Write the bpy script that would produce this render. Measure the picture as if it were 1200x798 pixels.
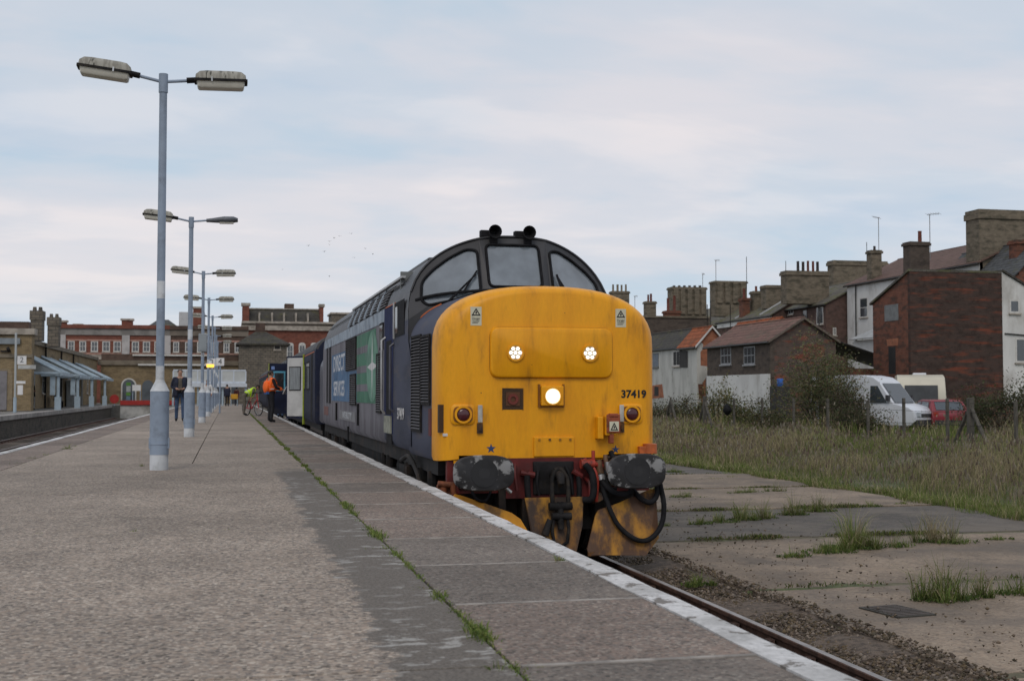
import bpy, bmesh, math, random
import numpy as np
from mathutils import Vector, Matrix, Euler
from math import radians, sin, cos, pi, sqrt, atan2

for o in list(bpy.data.objects): bpy.data.objects.remove(o)
scene = bpy.context.scene
COL = scene.collection
random.seed(7)
RNG = np.random.default_rng(7)

# ------------------------------------------------------------------ camera
FPX = 1480.0                      # focal length in photograph pixels (1200 wide)
EYE = Vector((0, 0, 1.0))         # crouching on the platform, platform top is z = 0
YAW, PITCH = radians(12.633), radians(2.399)
cd = bpy.data.cameras.new('camera'); cam = bpy.data.objects.new('camera', cd); COL.objects.link(cam)
cd.sensor_width = 36; cd.lens = 36 * FPX / 1200
cd.clip_start = 0.1; cd.clip_end = 6000
cam.location = EYE; cam.rotation_euler = (pi/2 + PITCH, 0, -YAW)
cd.dof.use_dof = True; cd.dof.focus_distance = 14.5; cd.dof.aperture_fstop = 5.0
scene.camera = cam

# ------------------------------------------------------------------ sky and sun
SUN_EL, SUN_AZ = radians(46), radians(200)     # soft evening light from behind the camera
w = bpy.data.worlds.new('World'); scene.world = w; w.use_nodes = True
wn, wl = w.node_tree.nodes, w.node_tree.links
wn.clear()
def WN(t, **k):
    n = wn.new(t)
    for a, b in k.items(): setattr(n, a, b)
    return n
wo = WN('ShaderNodeOutputWorld'); bg = WN('ShaderNodeBackground'); bg.inputs['Strength'].default_value = 0.1
sky = WN('ShaderNodeTexSky', sky_type='NISHITA', sun_disc=False)
sky.sun_elevation = SUN_EL; sky.sun_rotation = SUN_AZ; sky.air_density = 1.0; sky.dust_density = 1.0
tc = WN('ShaderNodeTexCoord'); sep = WN('ShaderNodeSeparateXYZ'); wl.new(tc.outputs['Generated'], sep.inputs[0])
def wmath(op, a, b=None, clamp=False):
    n = WN('ShaderNodeMath', operation=op, use_clamp=clamp)
    for i, v in enumerate((a, b)):
        if v is None: continue
        if isinstance(v, (int, float)): n.inputs[i].default_value = v
        else: wl.new(v, n.inputs[i])
    return n.outputs[0]
zabs = wmath('ADD', wmath('ABSOLUTE', sep.outputs[2]), 0.16)
cmb = WN('ShaderNodeCombineXYZ')
wl.new(wmath('DIVIDE', sep.outputs[0], zabs), cmb.inputs[0]); wl.new(wmath('DIVIDE', sep.outputs[1], zabs), cmb.inputs[1])
def wnoise(scale, detail, off, rough=.5, dist=0.):
    m = WN('ShaderNodeMapping'); m.inputs['Location'].default_value = off
    m.inputs['Rotation'].default_value = (0, 0, radians(-14)); m.inputs['Scale'].default_value = (.62, 1, 1)
    wl.new(cmb.outputs[0], m.inputs[0])
    n = WN('ShaderNodeTexNoise'); n.inputs['Scale'].default_value = scale; n.inputs['Detail'].default_value = detail
    n.inputs['Roughness'].default_value = rough; n.inputs['Distortion'].default_value = dist
    wl.new(m.outputs[0], n.inputs['Vector']); return n.outputs['Fac']
def wramp(f, stops):
    r = WN('ShaderNodeValToRGB'); r.color_ramp.interpolation = 'EASE'
    el = r.color_ramp.elements
    while len(el) < len(stops): el.new(.5)
    for e, (p, c) in zip(el, stops): e.position = p; e.color = tuple(c) + (1,)
    wl.new(f, r.inputs[0]); return r.outputs[0]
def wmix(f, a, b):
    n = WN('ShaderNodeMix', data_type='RGBA')
    if isinstance(f, float): n.inputs[0].default_value = f
    else: wl.new(f, n.inputs[0])
    wl.new(a, n.inputs[6]); wl.new(b, n.inputs[7]); return n.outputs[2]
c1 = wramp(wnoise(.85, 5, (3.1, 1.7, 0), .52, .2), [(.35, (4.4, 5.75, 7.25)), (.46, (5.6, 6.45, 7.4)), (.53, (6.9, 6.9, 7.4)), (.64, (8.3, 7.55, 7.6))])
c2 = wramp(wnoise(2.0, 5, (8.1, 4.7, 2), .55, .2), [(.36, (5.2, 6.2, 7.2)), (.5, (6.6, 6.75, 7.3)), (.64, (8.5, 7.9, 7.9))])
cover = wmix(.5, c1, c2)
skyc = wmix(.93, sky.outputs[0], cover)
gain = WN('ShaderNodeMix', data_type='RGBA', blend_type='MULTIPLY'); gain.inputs[0].default_value = 1
wl.new(skyc, gain.inputs[6])
wl.new(wramp(sep.outputs[2], [(0.0, (1.02, 1.04, 1.05)), (.5, (.99, 1.0, 1.01))]), gain.inputs[7])
wl.new(gain.outputs[2], bg.inputs[0]); wl.new(bg.outputs[0], wo.inputs[0])

sl = bpy.data.lights.new('sun', 'SUN'); sl.energy = 0.9; sl.angle = radians(25); sl.color = (1, .90, .78)
sun = bpy.data.objects.new('sun', sl); COL.objects.link(sun)
sun.rotation_euler = (pi/2 - SUN_EL, 0, pi - SUN_AZ)
scene.view_settings.view_transform = 'Standard'; scene.view_settings.look = 'None'
scene.view_settings.exposure = 0; scene.view_settings.gamma = 1
scene.render.engine = 'CYCLES'

# ------------------------------------------------------------------ pixel -> place helpers
_F = Vector((sin(YAW)*cos(PITCH), cos(YAW)*cos(PITCH), sin(PITCH))); _R = Vector((cos(YAW), -sin(YAW), 0)); _U = _R.cross(_F)
def ray(x, y): return _R*((x-600)/FPX) + _U*((399-y)/FPX) + _F
def onz(x, y, z=0): d = ray(x, y); return EYE + d*((z-1.0)/d.z)
def ony(x, y, Y): d = ray(x, y); return EYE + d*(Y/d.y)
def onx(x, y, X): d = ray(x, y); return EYE + d*(X/d.x)
def zat(P, y):
    """height of picture row y above plan point P"""
    q = Vector((P[0], P[1], 0)) - Vector((0, 0, 1.0)); lo, hi = -5., 60.
    for _ in range(50):
        m = (lo+hi)/2; v = Vector((P[0], P[1], m)) - EYE
        py = 399 - FPX*v.dot(_U)/v.dot(_F)
        if py > y: lo = m
        else: hi = m
    return lo

# ------------------------------------------------------------------ materials
MATS = {}
def mat(name, col, rough=.75, var=.25, scale=3., col2=None, mix=(.42, .62), bump=0., bscale=60., metal=0., spec=.4,
        rnd=0., dirt=None, dirt_scale=.8, dirt_rng=(.5, .7), stretch=(1, 1, 1), fine=0., coat=0., specks=None):
    """colour with large blotches (col2), fine grain, dirt patches and fine relief"""
    if name in MATS: return MATS[name]
    m = bpy.data.materials.new(name); m.use_nodes = True; MATS[name] = m
    nt = m.node_tree; N, L = nt.nodes, nt.links; b = N['Principled BSDF']
    b.inputs['Roughness'].default_value = rough; b.inputs['Metallic'].default_value = metal
    b.inputs['Specular IOR Level'].default_value = spec
    if coat: b.inputs['Coat Weight'].default_value = coat; b.inputs['Coat Roughness'].default_value = .25
    t = N.new('ShaderNodeTexCoord'); mp = N.new('ShaderNodeMapping'); mp.inputs['Scale'].default_value = stretch
    L.new(t.outputs['Object'], mp.inputs[0])
    def noise(s, d=4, r=.55, off=0):
        n = N.new('ShaderNodeTexNoise'); n.inputs['Scale'].default_value = s; n.inputs['Detail'].default_value = d
        n.inputs['Roughness'].default_value = r
        if off:
            a = N.new('ShaderNodeVectorMath'); a.operation = 'ADD'; a.inputs[1].default_value = (off, off*1.7, off*.6)
            L.new(mp.outputs[0], a.inputs[0]); L.new(a.outputs[0], n.inputs['Vector'])
        else: L.new(mp.outputs[0], n.inputs['Vector'])
        return n.outputs['Fac']
    def rng(f, lo, hi):
        r = N.new('ShaderNodeMapRange'); r.interpolation_type = 'SMOOTHSTEP'
        r.inputs[1].default_value = lo; r.inputs[2].default_value = hi; L.new(f, r.inputs[0]); return r.outputs[0]
    def mixc(f, a, c, blend='MIX'):
        x = N.new('ShaderNodeMix'); x.data_type = 'RGBA'; x.blend_type = blend
        if isinstance(f, float): x.inputs[0].default_value = f
        else: L.new(f, x.inputs[0])
        for i, v in ((6, a), (7, c)):
            if isinstance(v, tuple): x.inputs[i].default_value = v + (1,)
            else: L.new(v, x.inputs[i])
        return x.outputs[2]
    c2 = col2 or tuple(max(0, v*(1-var)) for v in col)
    c = mixc(rng(noise(scale), *mix), tuple(col), tuple(c2))
    if fine:
        g = rng(noise(scale*18, 3, .7, 3.3), .3, .7)
        v = N.new('ShaderNodeMapRange'); v.inputs[3].default_value = 1-fine; v.inputs[4].default_value = 1+fine; L.new(g, v.inputs[0])
        cc = N.new('ShaderNodeCombineColor')
        for i in range(3): L.new(v.outputs[0], cc.inputs[i])
        c = mixc(1.0, c, cc.outputs[0], 'MULTIPLY')
    if dirt: c = mixc(rng(noise(dirt_scale, 6, .62, 9.1), *dirt_rng), c, tuple(dirt))
    if specks:
        vo = N.new('ShaderNodeTexVoronoi'); vo.inputs['Scale'].default_value = specks; L.new(t.outputs['Object'], vo.inputs['Vector'])
        ss_ = N.new('ShaderNodeSeparateColor'); L.new(vo.outputs['Color'], ss_.inputs[0])
        th = N.new('ShaderNodeMath'); th.operation = 'MULTIPLY'; th.inputs[1].default_value = .22; L.new(ss_.outputs[0], th.inputs[0])
        sq = N.new('ShaderNodeMath'); sq.operation = 'POWER'; sq.inputs[1].default_value = 2.2; L.new(th.outputs[0], sq.inputs[0])
        lt = N.new('ShaderNodeMath'); lt.operation = 'LESS_THAN'; L.new(vo.outputs['Distance'], lt.inputs[0]); L.new(sq.outputs[0], lt.inputs[1])
        c = mixc(lt.outputs[0], c, (.12, .05, .01))
    if rnd:
        oi = N.new('ShaderNodeObjectInfo'); hs = N.new('ShaderNodeHueSaturation'); L.new(c, hs.inputs['Color'])
        r = N.new('ShaderNodeMapRange'); r.inputs[3].default_value = 1-rnd; r.inputs[4].default_value = 1+rnd
        L.new(oi.outputs['Random'], r.inputs[0]); L.new(r.outputs[0], hs.inputs['Value']); c = hs.outputs[0]
    L.new(c, b.inputs['Base Color'])
    if bump:
        bp = N.new('ShaderNodeBump'); bp.inputs['Strength'].default_value = bump; bp.inputs['Distance'].default_value = .01
        L.new(noise(bscale, 3, .6, 5.), bp.inputs['Height']); L.new(bp.outputs[0], b.inputs['Normal'])
    m['c'] = 1
    return m

def emit(name, col, s):
    m = bpy.data.materials.new(name); m.use_nodes = True; b = m.node_tree.nodes['Principled BSDF']
    b.inputs['Base Color'].default_value = tuple(col)+(1,); b.inputs['Emission Color'].default_value = tuple(col)+(1,)
    b.inputs['Emission Strength'].default_value = s; MATS[name] = m; return m

def brick(name, c1, c2, mortar, size=(.22, .075), rough=.85, blotch=None, blotch_rng=(.5, .68), bs=.5, streak=.25, bst=(1, 1, 2.6)):
    """brickwork: courses on vertical faces from object coordinates, patches of other colour"""
    m = bpy.data.materials.new(name); m.use_nodes = True; MATS[name] = m
    nt = m.node_tree; N, L = nt.nodes, nt.links; b = N['Principled BSDF']; b.inputs['Roughness'].default_value = rough
    b.inputs['Specular IOR Level'].default_value = .2
    t = N.new('ShaderNodeTexCoord'); s = N.new('ShaderNodeSeparateXYZ'); L.new(t.outputs['Object'], s.inputs[0])
    ad = N.new('ShaderNodeMath'); L.new(s.outputs[0], ad.inputs[0]); L.new(s.outputs[1], ad.inputs[1])
    cx = N.new('ShaderNodeCombineXYZ'); L.new(ad.outputs[0], cx.inputs[0]); L.new(s.outputs[2], cx.inputs[1])
    br = N.new('ShaderNodeTexBrick'); L.new(cx.outputs[0], br.inputs['Vector'])
    br.inputs['Scale'].default_value = 1; br.inputs['Brick Width'].default_value = size[0]; br.inputs['Row Height'].default_value = size[1]
    br.inputs['Mortar Size'].default_value = size[1]*.11; br.inputs['Color1'].default_value = c1+(1,); br.inputs['Color2'].default_value = c2+(1,)
    br.inputs['Mortar'].default_value = mortar+(1,); br.inputs['Bias'].default_value = -.1
    def noise(sc, st=(1, 1, 1), off=0.):
        mp = N.new('ShaderNodeMapping'); mp.inputs['Scale'].default_value = st; mp.inputs['Location'].default_value = (off, off, off)
        L.new(t.outputs['Object'], mp.inputs[0])
        n = N.new('ShaderNodeTexNoise'); n.inputs['Scale'].default_value = sc; n.inputs['Detail'].default_value = 7; n.inputs['Roughness'].default_value = .65
        L.new(mp.outputs[0], n.inputs['Vector']); return n.outputs['Fac']
    def mx(f, a, c, blend='MIX', lo=.5, hi=.7):
        r = N.new('ShaderNodeMapRange'); r.interpolation_type = 'SMOOTHSTEP'; r.inputs[1].default_value = lo; r.inputs[2].default_value = hi; L.new(f, r.inputs[0])
        x = N.new('ShaderNodeMix'); x.data_type = 'RGBA'; x.blend_type = blend; L.new(r.outputs[0], x.inputs[0]); L.new(a, x.inputs[6])
        x.inputs[7].default_value = c+(1,); return x.outputs[2]
    c = br.outputs['Color']
    if blotch: c = mx(noise(bs, bst), c, blotch, 'MIX', *blotch_rng)
    c = mx(noise(2.2, (1, 1, 1.5), 4.), c, (1-streak,)*3, 'MULTIPLY', .42, .66)
    L.new(c, b.inputs['Base Color'])
    bp = N.new('ShaderNodeBump'); bp.inputs['Strength'].default_value = .4; bp.inputs['Distance'].default_value = .01
    L.new(br.outputs['Fac'], bp.inputs['Height']); bp.invert = True; L.new(bp.outputs[0], b.inputs['Normal'])
    return m

def tiles(name, c1, c2, moss=None, row=.18, width=.25, moss_rng=(.5, .7)):
    return brick(name, c1, c2, tuple(v*.45 for v in c1), (width, row), .8, moss, moss_rng, .7, .3)

def glass(name, tint=(.25, .28, .3), alpha=.5, rough=.06, dirty=False):
    """window glass: part mirror, part see-through, with a little haze"""
    m = bpy.data.materials.new(name); m.use_nodes = True; MATS[name] = m
    N, L = m.node_tree.nodes, m.node_tree.links; b = N['Principled BSDF']
    b.inputs['Base Color'].default_value = tint+(1,); b.inputs['Roughness'].default_value = rough; b.inputs['IOR'].default_value = 1.7
    b.inputs['Specular IOR Level'].default_value = .8
    if dirty:
        t = N.new('ShaderNodeTexCoord'); n = N.new('ShaderNodeTexNoise'); n.inputs['Scale'].default_value = 2.6; n.inputs['Detail'].default_value = 6; L.new(t.outputs['Object'], n.inputs['Vector'])
        r = N.new('ShaderNodeValToRGB'); r.color_ramp.elements[0].position = .36; r.color_ramp.elements[1].position = .68; r.color_ramp.elements[0].color = tuple(v*.72 for v in tint)+(1,); r.color_ramp.elements[1].color = tuple(v*1.22 for v in tint)+(1,); L.new(n.outputs['Fac'], r.inputs[0]); L.new(r.outputs[0], b.inputs['Base Color'])
    tr = N.new('ShaderNodeBsdfTransparent'); tr.inputs[0].default_value = (.75, .8, .82, 1)
    mx = N.new('ShaderNodeMixShader'); mx.inputs[0].default_value = 1-alpha
    L.new(tr.outputs[0], mx.inputs[1]); L.new(b.outputs[0], mx.inputs[2]); L.new(mx.outputs[0], N['Material Output'].inputs[0]); return m

# ------------------------------------------------------------------ geometry helpers
class MB:
    def __init__(s): s.v = []; s.f = []; s.m = []
    def add(s, vs, fs, mi=0):
        b = len(s.v); s.v += [tuple(p) for p in vs]; s.f += [tuple(i+b for i in f) for f in fs]; s.m += [mi]*len(fs); return s
    def box(s, x0, x1, y0, y1, z0, z1, mi=0, M=None):
        vs = [Vector((x, y, z)) for z in (z0, z1) for y in (y0, y1) for x in (x0, x1)]
        if M: vs = [M @ p for p in vs]
        return s.add(vs, [(0, 2, 3, 1), (4, 5, 7, 6), (0, 1, 5, 4), (1, 3, 7, 5), (3, 2, 6, 7), (2, 0, 4, 6)], mi)
    def cbox(s, c, size, mi=0, rot=None):
        M = Matrix.Translation(c) @ (Euler(rot).to_matrix().to_4x4() if rot else Matrix.Identity(4))
        a, b, d = (q/2 for q in size); return s.box(-a, a, -b, b, -d, d, mi, M)
    def tube(s, pts, r, n=8, mi=0, cap=True):
        pts = [Vector(p) for p in pts]; rs = r if isinstance(r, (list, tuple)) else [r]*len(pts); rings = []; ref = None
        for i, p in enumerate(pts):
            d = (pts[min(i+1, len(pts)-1)] - pts[max(i-1, 0)]).normalized()
            if ref is None or abs(ref.dot(d)) > .97: ref = Vector((0, 0, 1)) if abs(d.z) < .9 else Vector((1, 0, 0))
            u = (ref - d*ref.dot(d)).normalized(); v = d.cross(u); ref = u
            rings.append([p + (u*cos(2*pi*k/n) + v*sin(2*pi*k/n))*rs[i] for k in range(n)])
        vs = [q for R_ in rings for q in R_]; fs = []
        for i in range(len(pts)-1):
            for k in range(n): fs.append((i*n+k, i*n+(k+1) % n, (i+1)*n+(k+1) % n, (i+1)*n+k))
        if cap: fs += [tuple(range(n))[::-1], tuple(range((len(pts)-1)*n, len(pts)*n))]
        return s.add(vs, fs, mi)
    def poly(s, pts, mi=0): return s.add(pts, [tuple(range(len(pts)))], mi)
    def prism(s, pts, d, mi=0):
        """polygon pts extruded by vector d"""
        n = len(pts); pts = [Vector(p) for p in pts]; d = Vector(d); vs = pts + [p+d for p in pts]
        fs = [tuple(range(n))[::-1], tuple(range(n, 2*n))] + [(i, (i+1) % n, n+(i+1) % n, n+i) for i in range(n)]
        return s.add(vs, fs, mi)
    def loft(s, rings, mi=0, cap=True, close=True):
        n = len(rings[0]); vs = [p for r in rings for p in r]; fs = []
        for i in range(len(rings)-1):
            for k in range(n if close else n-1): fs.append((i*n+k, i*n+(k+1) % n, (i+1)*n+(k+1) % n, (i+1)*n+k))
        if cap: fs += [tuple(range(n))[::-1], tuple(range((len(rings)-1)*n, len(rings)*n))]
        return s.add(vs, fs, mi)
    def mesh(s, name):
        me = bpy.data.meshes.new(name); me.from_pydata(s.v, [], s.f); me.polygons.foreach_set('material_index', s.m)
        bm = bmesh.new(); bm.from_mesh(me); bmesh.ops.recalc_face_normals(bm, faces=bm.faces); bm.to_mesh(me); bm.free(); return me
    def build(s, name, mats, parent=None, smooth=None, bevel=0, loc=None, rot=None):
        return link(name, s.mesh(name), mats, parent, smooth, bevel, loc, rot)
def link(name, me, mats, parent=None, smooth=None, bevel=0, loc=None, rot=None):
    if not me.materials:
        for m in (mats if isinstance(mats, (list, tuple)) else [mats]): me.materials.append(m)
    o = bpy.data.objects.new(name, me); COL.objects.link(o); o.parent = parent
    if smooth is not None:
        me.polygons.foreach_set('use_smooth', [True]*len(me.polygons))
        me.set_sharp_from_angle(angle=radians(smooth))
    if bevel:
        b = o.modifiers.new('bevel', 'BEVEL'); b.width = bevel; b.segments = 2; b.limit_method = 'ANGLE'; b.angle_limit = radians(40)
    if loc is not None: o.location = loc
    if rot is not None: o.rotation_euler = rot
    return o
def tag(o, label=None, cat=None, group=None, kind=None):
    for k, v in (('label', label), ('category', cat), ('group', group), ('kind', kind)):
        if v: o[k] = v
    return o
def empty(name, loc=(0, 0, 0), rz=0, label=None, cat=None, group=None, kind=None, parent=None):
    o = bpy.data.objects.new(name, None); COL.objects.link(o); o.location = loc; o.rotation_euler = (0, 0, rz); o.empty_display_size = .2
    o.parent = parent
    return tag(o, label, cat, group, kind)
def copy_tree(o, parent=None):
    c = o.copy(); COL.objects.link(c)
    if parent is not None: c.parent = parent
    for ch in list(o.children): copy_tree(ch, c)
    return c
def text(name, body, size, M, mats, parent, ext=.002, align='CENTER', sx=1., bold=0.):
    cu = bpy.data.curves.new(name, 'FONT'); cu.body = body; cu.size = size; cu.extrude = ext; cu.align_x = align; cu.align_y = 'CENTER'
    cu.resolution_u = 3; cu.offset = bold
    t = bpy.data.objects.new(name, cu); COL.objects.link(t)
    me = bpy.data.meshes.new_from_object(t.evaluated_get(bpy.context.evaluated_depsgraph_get()))
    bpy.data.objects.remove(t)
    me.transform(M @ Matrix.Diagonal((sx, 1, 1, 1))); me.materials.clear()
    return link(name, me, mats, parent)
# text planes: facing -y (towards the camera) and facing -x (towards the platform)
TF = Matrix(((1, 0, 0, 0), (0, 0, -1, 0), (0, 1, 0, 0), (0, 0, 0, 1)))
TS = Matrix(((0, 0, -1, 0), (-1, 0, 0, 0), (0, 1, 0, 0), (0, 0, 0, 1)))
def sect(hw, zb, zs, zt, e, y, n=24, yf=None, b=.0):
    """loco cross-section: vertical sides, superelliptic top"""
    pts = [(-hw+b, zb), (-hw, zb+b*1.5+.001)]
    for i in range(5): pts.append((-hw, zb+b*1.5+.001 + (zs-zb-b*1.5)*(i+1)/6))
    for i in range(n+1):
        a = pi - pi*i/n; c_, s_ = cos(a), sin(a)
        pts.append((hw*math.copysign(abs(c_)**(2/e), c_), zs + (zt-zs)*abs(s_)**(2/e)))
    for i in range(5): pts.append((hw, zb+b*1.5+.001 + (zs-zb-b*1.5)*(5-i)/6))
    pts += [(hw, zb+b*1.5+.001), (hw-b, zb)]
    return [Vector((x, yf(x, z) if yf else y, z)) for x, z in pts]
# ================================================================== THE SETTING
RAIL = -0.915; XC = 3.56
def aggregate(name, cols, cell=75., big=(.85, 1.1), patch=None, stain=None):
    """exposed-aggregate concrete: stone-sized cells of mixed colour under broad stains"""
    m = bpy.data.materials.new(name); m.use_nodes = True; MATS[name] = m
    N, L = m.node_tree.nodes, m.node_tree.links; b = N['Principled BSDF']; b.inputs['Roughness'].default_value = .85; b.inputs['Specular IOR Level'].default_value = .25
    g = N.new('ShaderNodeNewGeometry'); P = g.outputs['Position']
    v = N.new('ShaderNodeTexVoronoi'); v.inputs['Scale'].default_value = cell; L.new(P, v.inputs['Vector'])
    s = N.new('ShaderNodeSeparateColor'); L.new(v.outputs['Color'], s.inputs[0])
    r = N.new('ShaderNodeValToRGB'); el = r.color_ramp.elements
    while len(el) < len(cols): el.new(.5)
    for i, (e, c) in enumerate(zip(el, cols)): e.position = i/(len(cols)-1); e.color = c+(1,)
    L.new(s.outputs[0], r.inputs[0])
    def noise(sc, d=5, ro=.6, st=(1, 1, 1)):
        mp = N.new('ShaderNodeMapping'); mp.inputs['Scale'].default_value = st; L.new(P, mp.inputs[0])
        n = N.new('ShaderNodeTexNoise'); n.inputs['Scale'].default_value = sc; n.inputs['Detail'].default_value = d; n.inputs['Roughness'].default_value = ro
        L.new(mp.outputs[0], n.inputs['Vector']); return n.outputs['Fac']
    def rng(f, a, c, lo, hi):
        q = N.new('ShaderNodeMapRange'); q.inputs[1].default_value = a; q.inputs[2].default_value = c; q.inputs[3].default_value = lo; q.inputs[4].default_value = hi
        L.new(f, q.inputs[0]); return q.outputs[0]
    def mul(c, f):
        cc = N.new('ShaderNodeCombineColor')
        for i in range(3): L.new(f, cc.inputs[i])
        x = N.new('ShaderNodeMix'); x.data_type = 'RGBA'; x.blend_type = 'MULTIPLY'; x.inputs[0].default_value = 1; L.new(c, x.inputs[6]); L.new(cc.outputs[0], x.inputs[7]); return x.outputs[2]
    def mixc(f, a, c):
        x = N.new('ShaderNodeMix'); x.data_type = 'RGBA'; L.new(f, x.inputs[0]); L.new(a, x.inputs[6])
        if isinstance(c, tuple): x.inputs[7].default_value = c+(1,)
        else: L.new(c, x.inputs[7])
        return x.outputs[2]
    c = mul(r.outputs[0], rng(noise(.55, 4, .55), .3, .7, big[0], big[1]))
    c = mixc(rng(noise(1.7, 6, .65, (1, .6, 1)), .56, .72, 0, .5), c, tuple(v*1.12 for v in cols[2]))
    c = mul(c, rng(noise(3.0, 6, .7), .3, .7, .86, 1.12))
    c = mul(c, rng(noise(14., 5, .75), .3, .7, .86, 1.13))
    if stain:
        c = mixc(rng(noise(.75, 7, .68), .47, .62, 0, .8), c, stain); c = mixc(rng(noise(2.6, 6, .7, (1, 1, 1)), .56, .66, 0, .6), c, tuple(v*.7 for v in stain))
    oi = N.new('ShaderNodeObjectInfo'); c = mul(c, rng(oi.outputs['Random'], 0, 1, .87, 1.1))
    if patch:   # worn strip of dark tarmac with pale lichen along the seam
        sp = N.new('ShaderNodeSeparateXYZ'); L.new(P, sp.inputs[0])
        e = N.new('ShaderNodeMath'); e.operation = 'MULTIPLY_ADD'; L.new(noise(2.2, 9, .78), e.inputs[0]); e.inputs[1].default_value = .66; L.new(sp.outputs[0], e.inputs[2])
        f = rng(e.outputs[0], .915, .94, 0, 1)
        ye = N.new('ShaderNodeMath'); ye.operation = 'MULTIPLY_ADD'; L.new(noise(.9, 4), ye.inputs[0]); ye.inputs[1].default_value = 7; L.new(sp.outputs[1], ye.inputs[2])
        fy = rng(ye.outputs[0], 20.0, 21.2, 1, 0)
        ff = N.new('ShaderNodeMath'); ff.operation = 'MULTIPLY'; L.new(f, ff.inputs[0]); L.new(fy, ff.inputs[1])
        dark = N.new('ShaderNodeMix'); dark.data_type = 'RGBA'; L.new(rng(noise(60, 2, .8), .4, .6, 0, 1), dark.inputs[0])
        dark.inputs[6].default_value = (.098, .086, .075, 1); dark.inputs[7].default_value = (.165, .146, .126, 1)
        li = N.new('ShaderNodeMath'); li.operation = 'MULTIPLY'
        L.new(rng(noise(8., 6, .65, (.8, 1.3, 1)), .535, .575, 0, .9), li.inputs[0]); L.new(rng(noise(1.1, 3), .46, .56, 0.04, 1), li.inputs[1])
        d2 = mixc(li.outputs[0], dark.outputs[2], (.33, .32, .30))
        c = mixc(ff.outputs[0], c, d2)
    L.new(c, b.inputs['Base Color'])
    bp = N.new('ShaderNodeBump'); bp.inputs['Strength'].default_value = .35; bp.inputs['Distance'].default_value = .006
    L.new(v.outputs['Distance'], bp.inputs['Height']); bp.invert = True; L.new(bp.outputs[0], b.inputs['Normal'])
    return m
M_AGG = aggregate('aggregate', [(.088, .076, .065), (.243, .202, .168), (.33, .268, .213), (.186, .162, .143), (.48, .415, .345), (.275, .207, .16)], 60., (.78, 1.14), True)
M_SLAB = aggregate('slab', [(.075, .062, .055), (.19, .155, .13), (.245, .18, .145), (.14, .12, .108), (.33, .28, .235)], 68., (.78, 1.2))
M_SLABG = aggregate('grey_slab', [(.07, .062, .056), (.155, .134, .117), (.19, .155, .13), (.13, .115, .103), (.27, .24, .205)], 68., (.8, 1.15))
M_PAD = aggregate('pad_concrete', [(.15, .118, .09), (.235, .185, .14), (.265, .205, .15), (.215, .17, .13), (.30, .245, .185)], 42., (.6, 1.25), None, (.125, .105, .088))
M_PADD = aggregate('pad_tarmac', [(.07, .062, .055), (.115, .103, .092), (.135, .12, .105), (.10, .09, .08), (.17, .15, .13)], 45., (.7, 1.2), None, (.17, .145, .118))
M_JOINT = mat('joint_fill', (.34, .31, .28), .9, .4, 6)
M_DARKJ = mat('dark_joint', (.06, .058, .05), .95, .4, 6)
M_EDGE = mat('edge_paint', (.56, .555, .55), .7, scale=1.5, col2=(.40, .395, .385), fine=.16, dirt=(.17, .155, .14), dirt_scale=7.5, dirt_rng=(.55, .61), bump=.5, bscale=25)
M_BALLAST = mat('ballast', (.12, .092, .07), .95, scale=14, col2=(.06, .046, .036), fine=.4, bump=1., bscale=30, dirt=(.08, .07, .04), dirt_scale=1.5, dirt_rng=(.56, .72))
M_RUST = mat('rail_rust', (.085, .045, .032), .75, .45, 9, bump=.3, bscale=40)
M_IRON = mat('iron', (.075, .06, .052), .7, .3, 6)
M_RAILTOP = mat('rail_top', (.30, .27, .25), .38, .3, 5, metal=.75)
M_TIMBER = mat('sleeper', (.07, .058, .048), .9, .4, 6, stretch=(.4, 3, 1))
M_GROUND = mat('soil', (.115, .10, .065), .95, scale=.35, col2=(.075, .09, .035), fine=.3, bump=.6, bscale=8)
M_WALLP = brick('platform_wall', (.13, .115, .095), (.085, .075, .065), (.06, .055, .05), blotch=(.05, .05, .045), bs=1.1)

def gz(x, y):
    """ground level"""
    if x < 5.1: return RAIL - .17
    a = min(max((x-13)/9., 0), 1); return -.985 + .285*a*a*(3-2*a)
xs = [-3000, -600, -200, -80, -40, -20, -9.7, -3.75, 0, 2.3, 5.0, 5.2, 9, 13, 15, 17, 19, 22, 26, 32, 40, 60, 100, 250, 700, 3000]
ys = [-600, -100, -20, 0, 5, 10, 20, 30, 40, 60, 80, 110, 160, 300, 800, 4000]
g = MB(); g.v = [(x, y, gz(x, y) - (.0 if abs(x) < 400 else 0)) for y in ys for x in xs]; nx = len(xs)
g.f = [(j*nx+i, j*nx+i+1, (j+1)*nx+i+1, (j+1)*nx+i) for j in range(len(ys)-1) for i in range(nx-1)]; g.m = [0]*len(g.f)
ground = tag(g.build('ground', M_GROUND), 'bare earth and rough ground under the whole place', kind='structure')

# ---- island platform: core, bays of exposed aggregate, coping slabs, painted edge
PX0, PX1, SEAM, LSEAM = -3.75, 2.13, 1.03, -2.88
plat = empty('platform', (0, 0, 0), label='long station platform of exposed aggregate concrete with white edge', kind='structure')
MB().box(PX0+.06, PX1-.10, -6, 112, -1.08, -.05).build('core', M_DARKJ, plat)
MB().box(PX1-.10, PX1-.05, -6, 112, -1.08, -.06).build('facing_wall', M_WALLP, plat)
MB().box(PX0+.01, PX0+.06, -6, 112, -1.08, -.06).build('facing_wall', M_WALLP, plat)
tj = [-5.5, -.1, 4.6, 9.2, 13.2, 18.7] + [18.7+5.4*k for k in range(1, 17)] + [112]
def piece(name, x0, x1, y0, y1, m, z=0., gap=.006, parent=plat, zb=-.06):
    return MB().box(x0+gap, x1-gap, y0+gap, y1-gap, zb, z).build(name, m, parent, bevel=.006)
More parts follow.
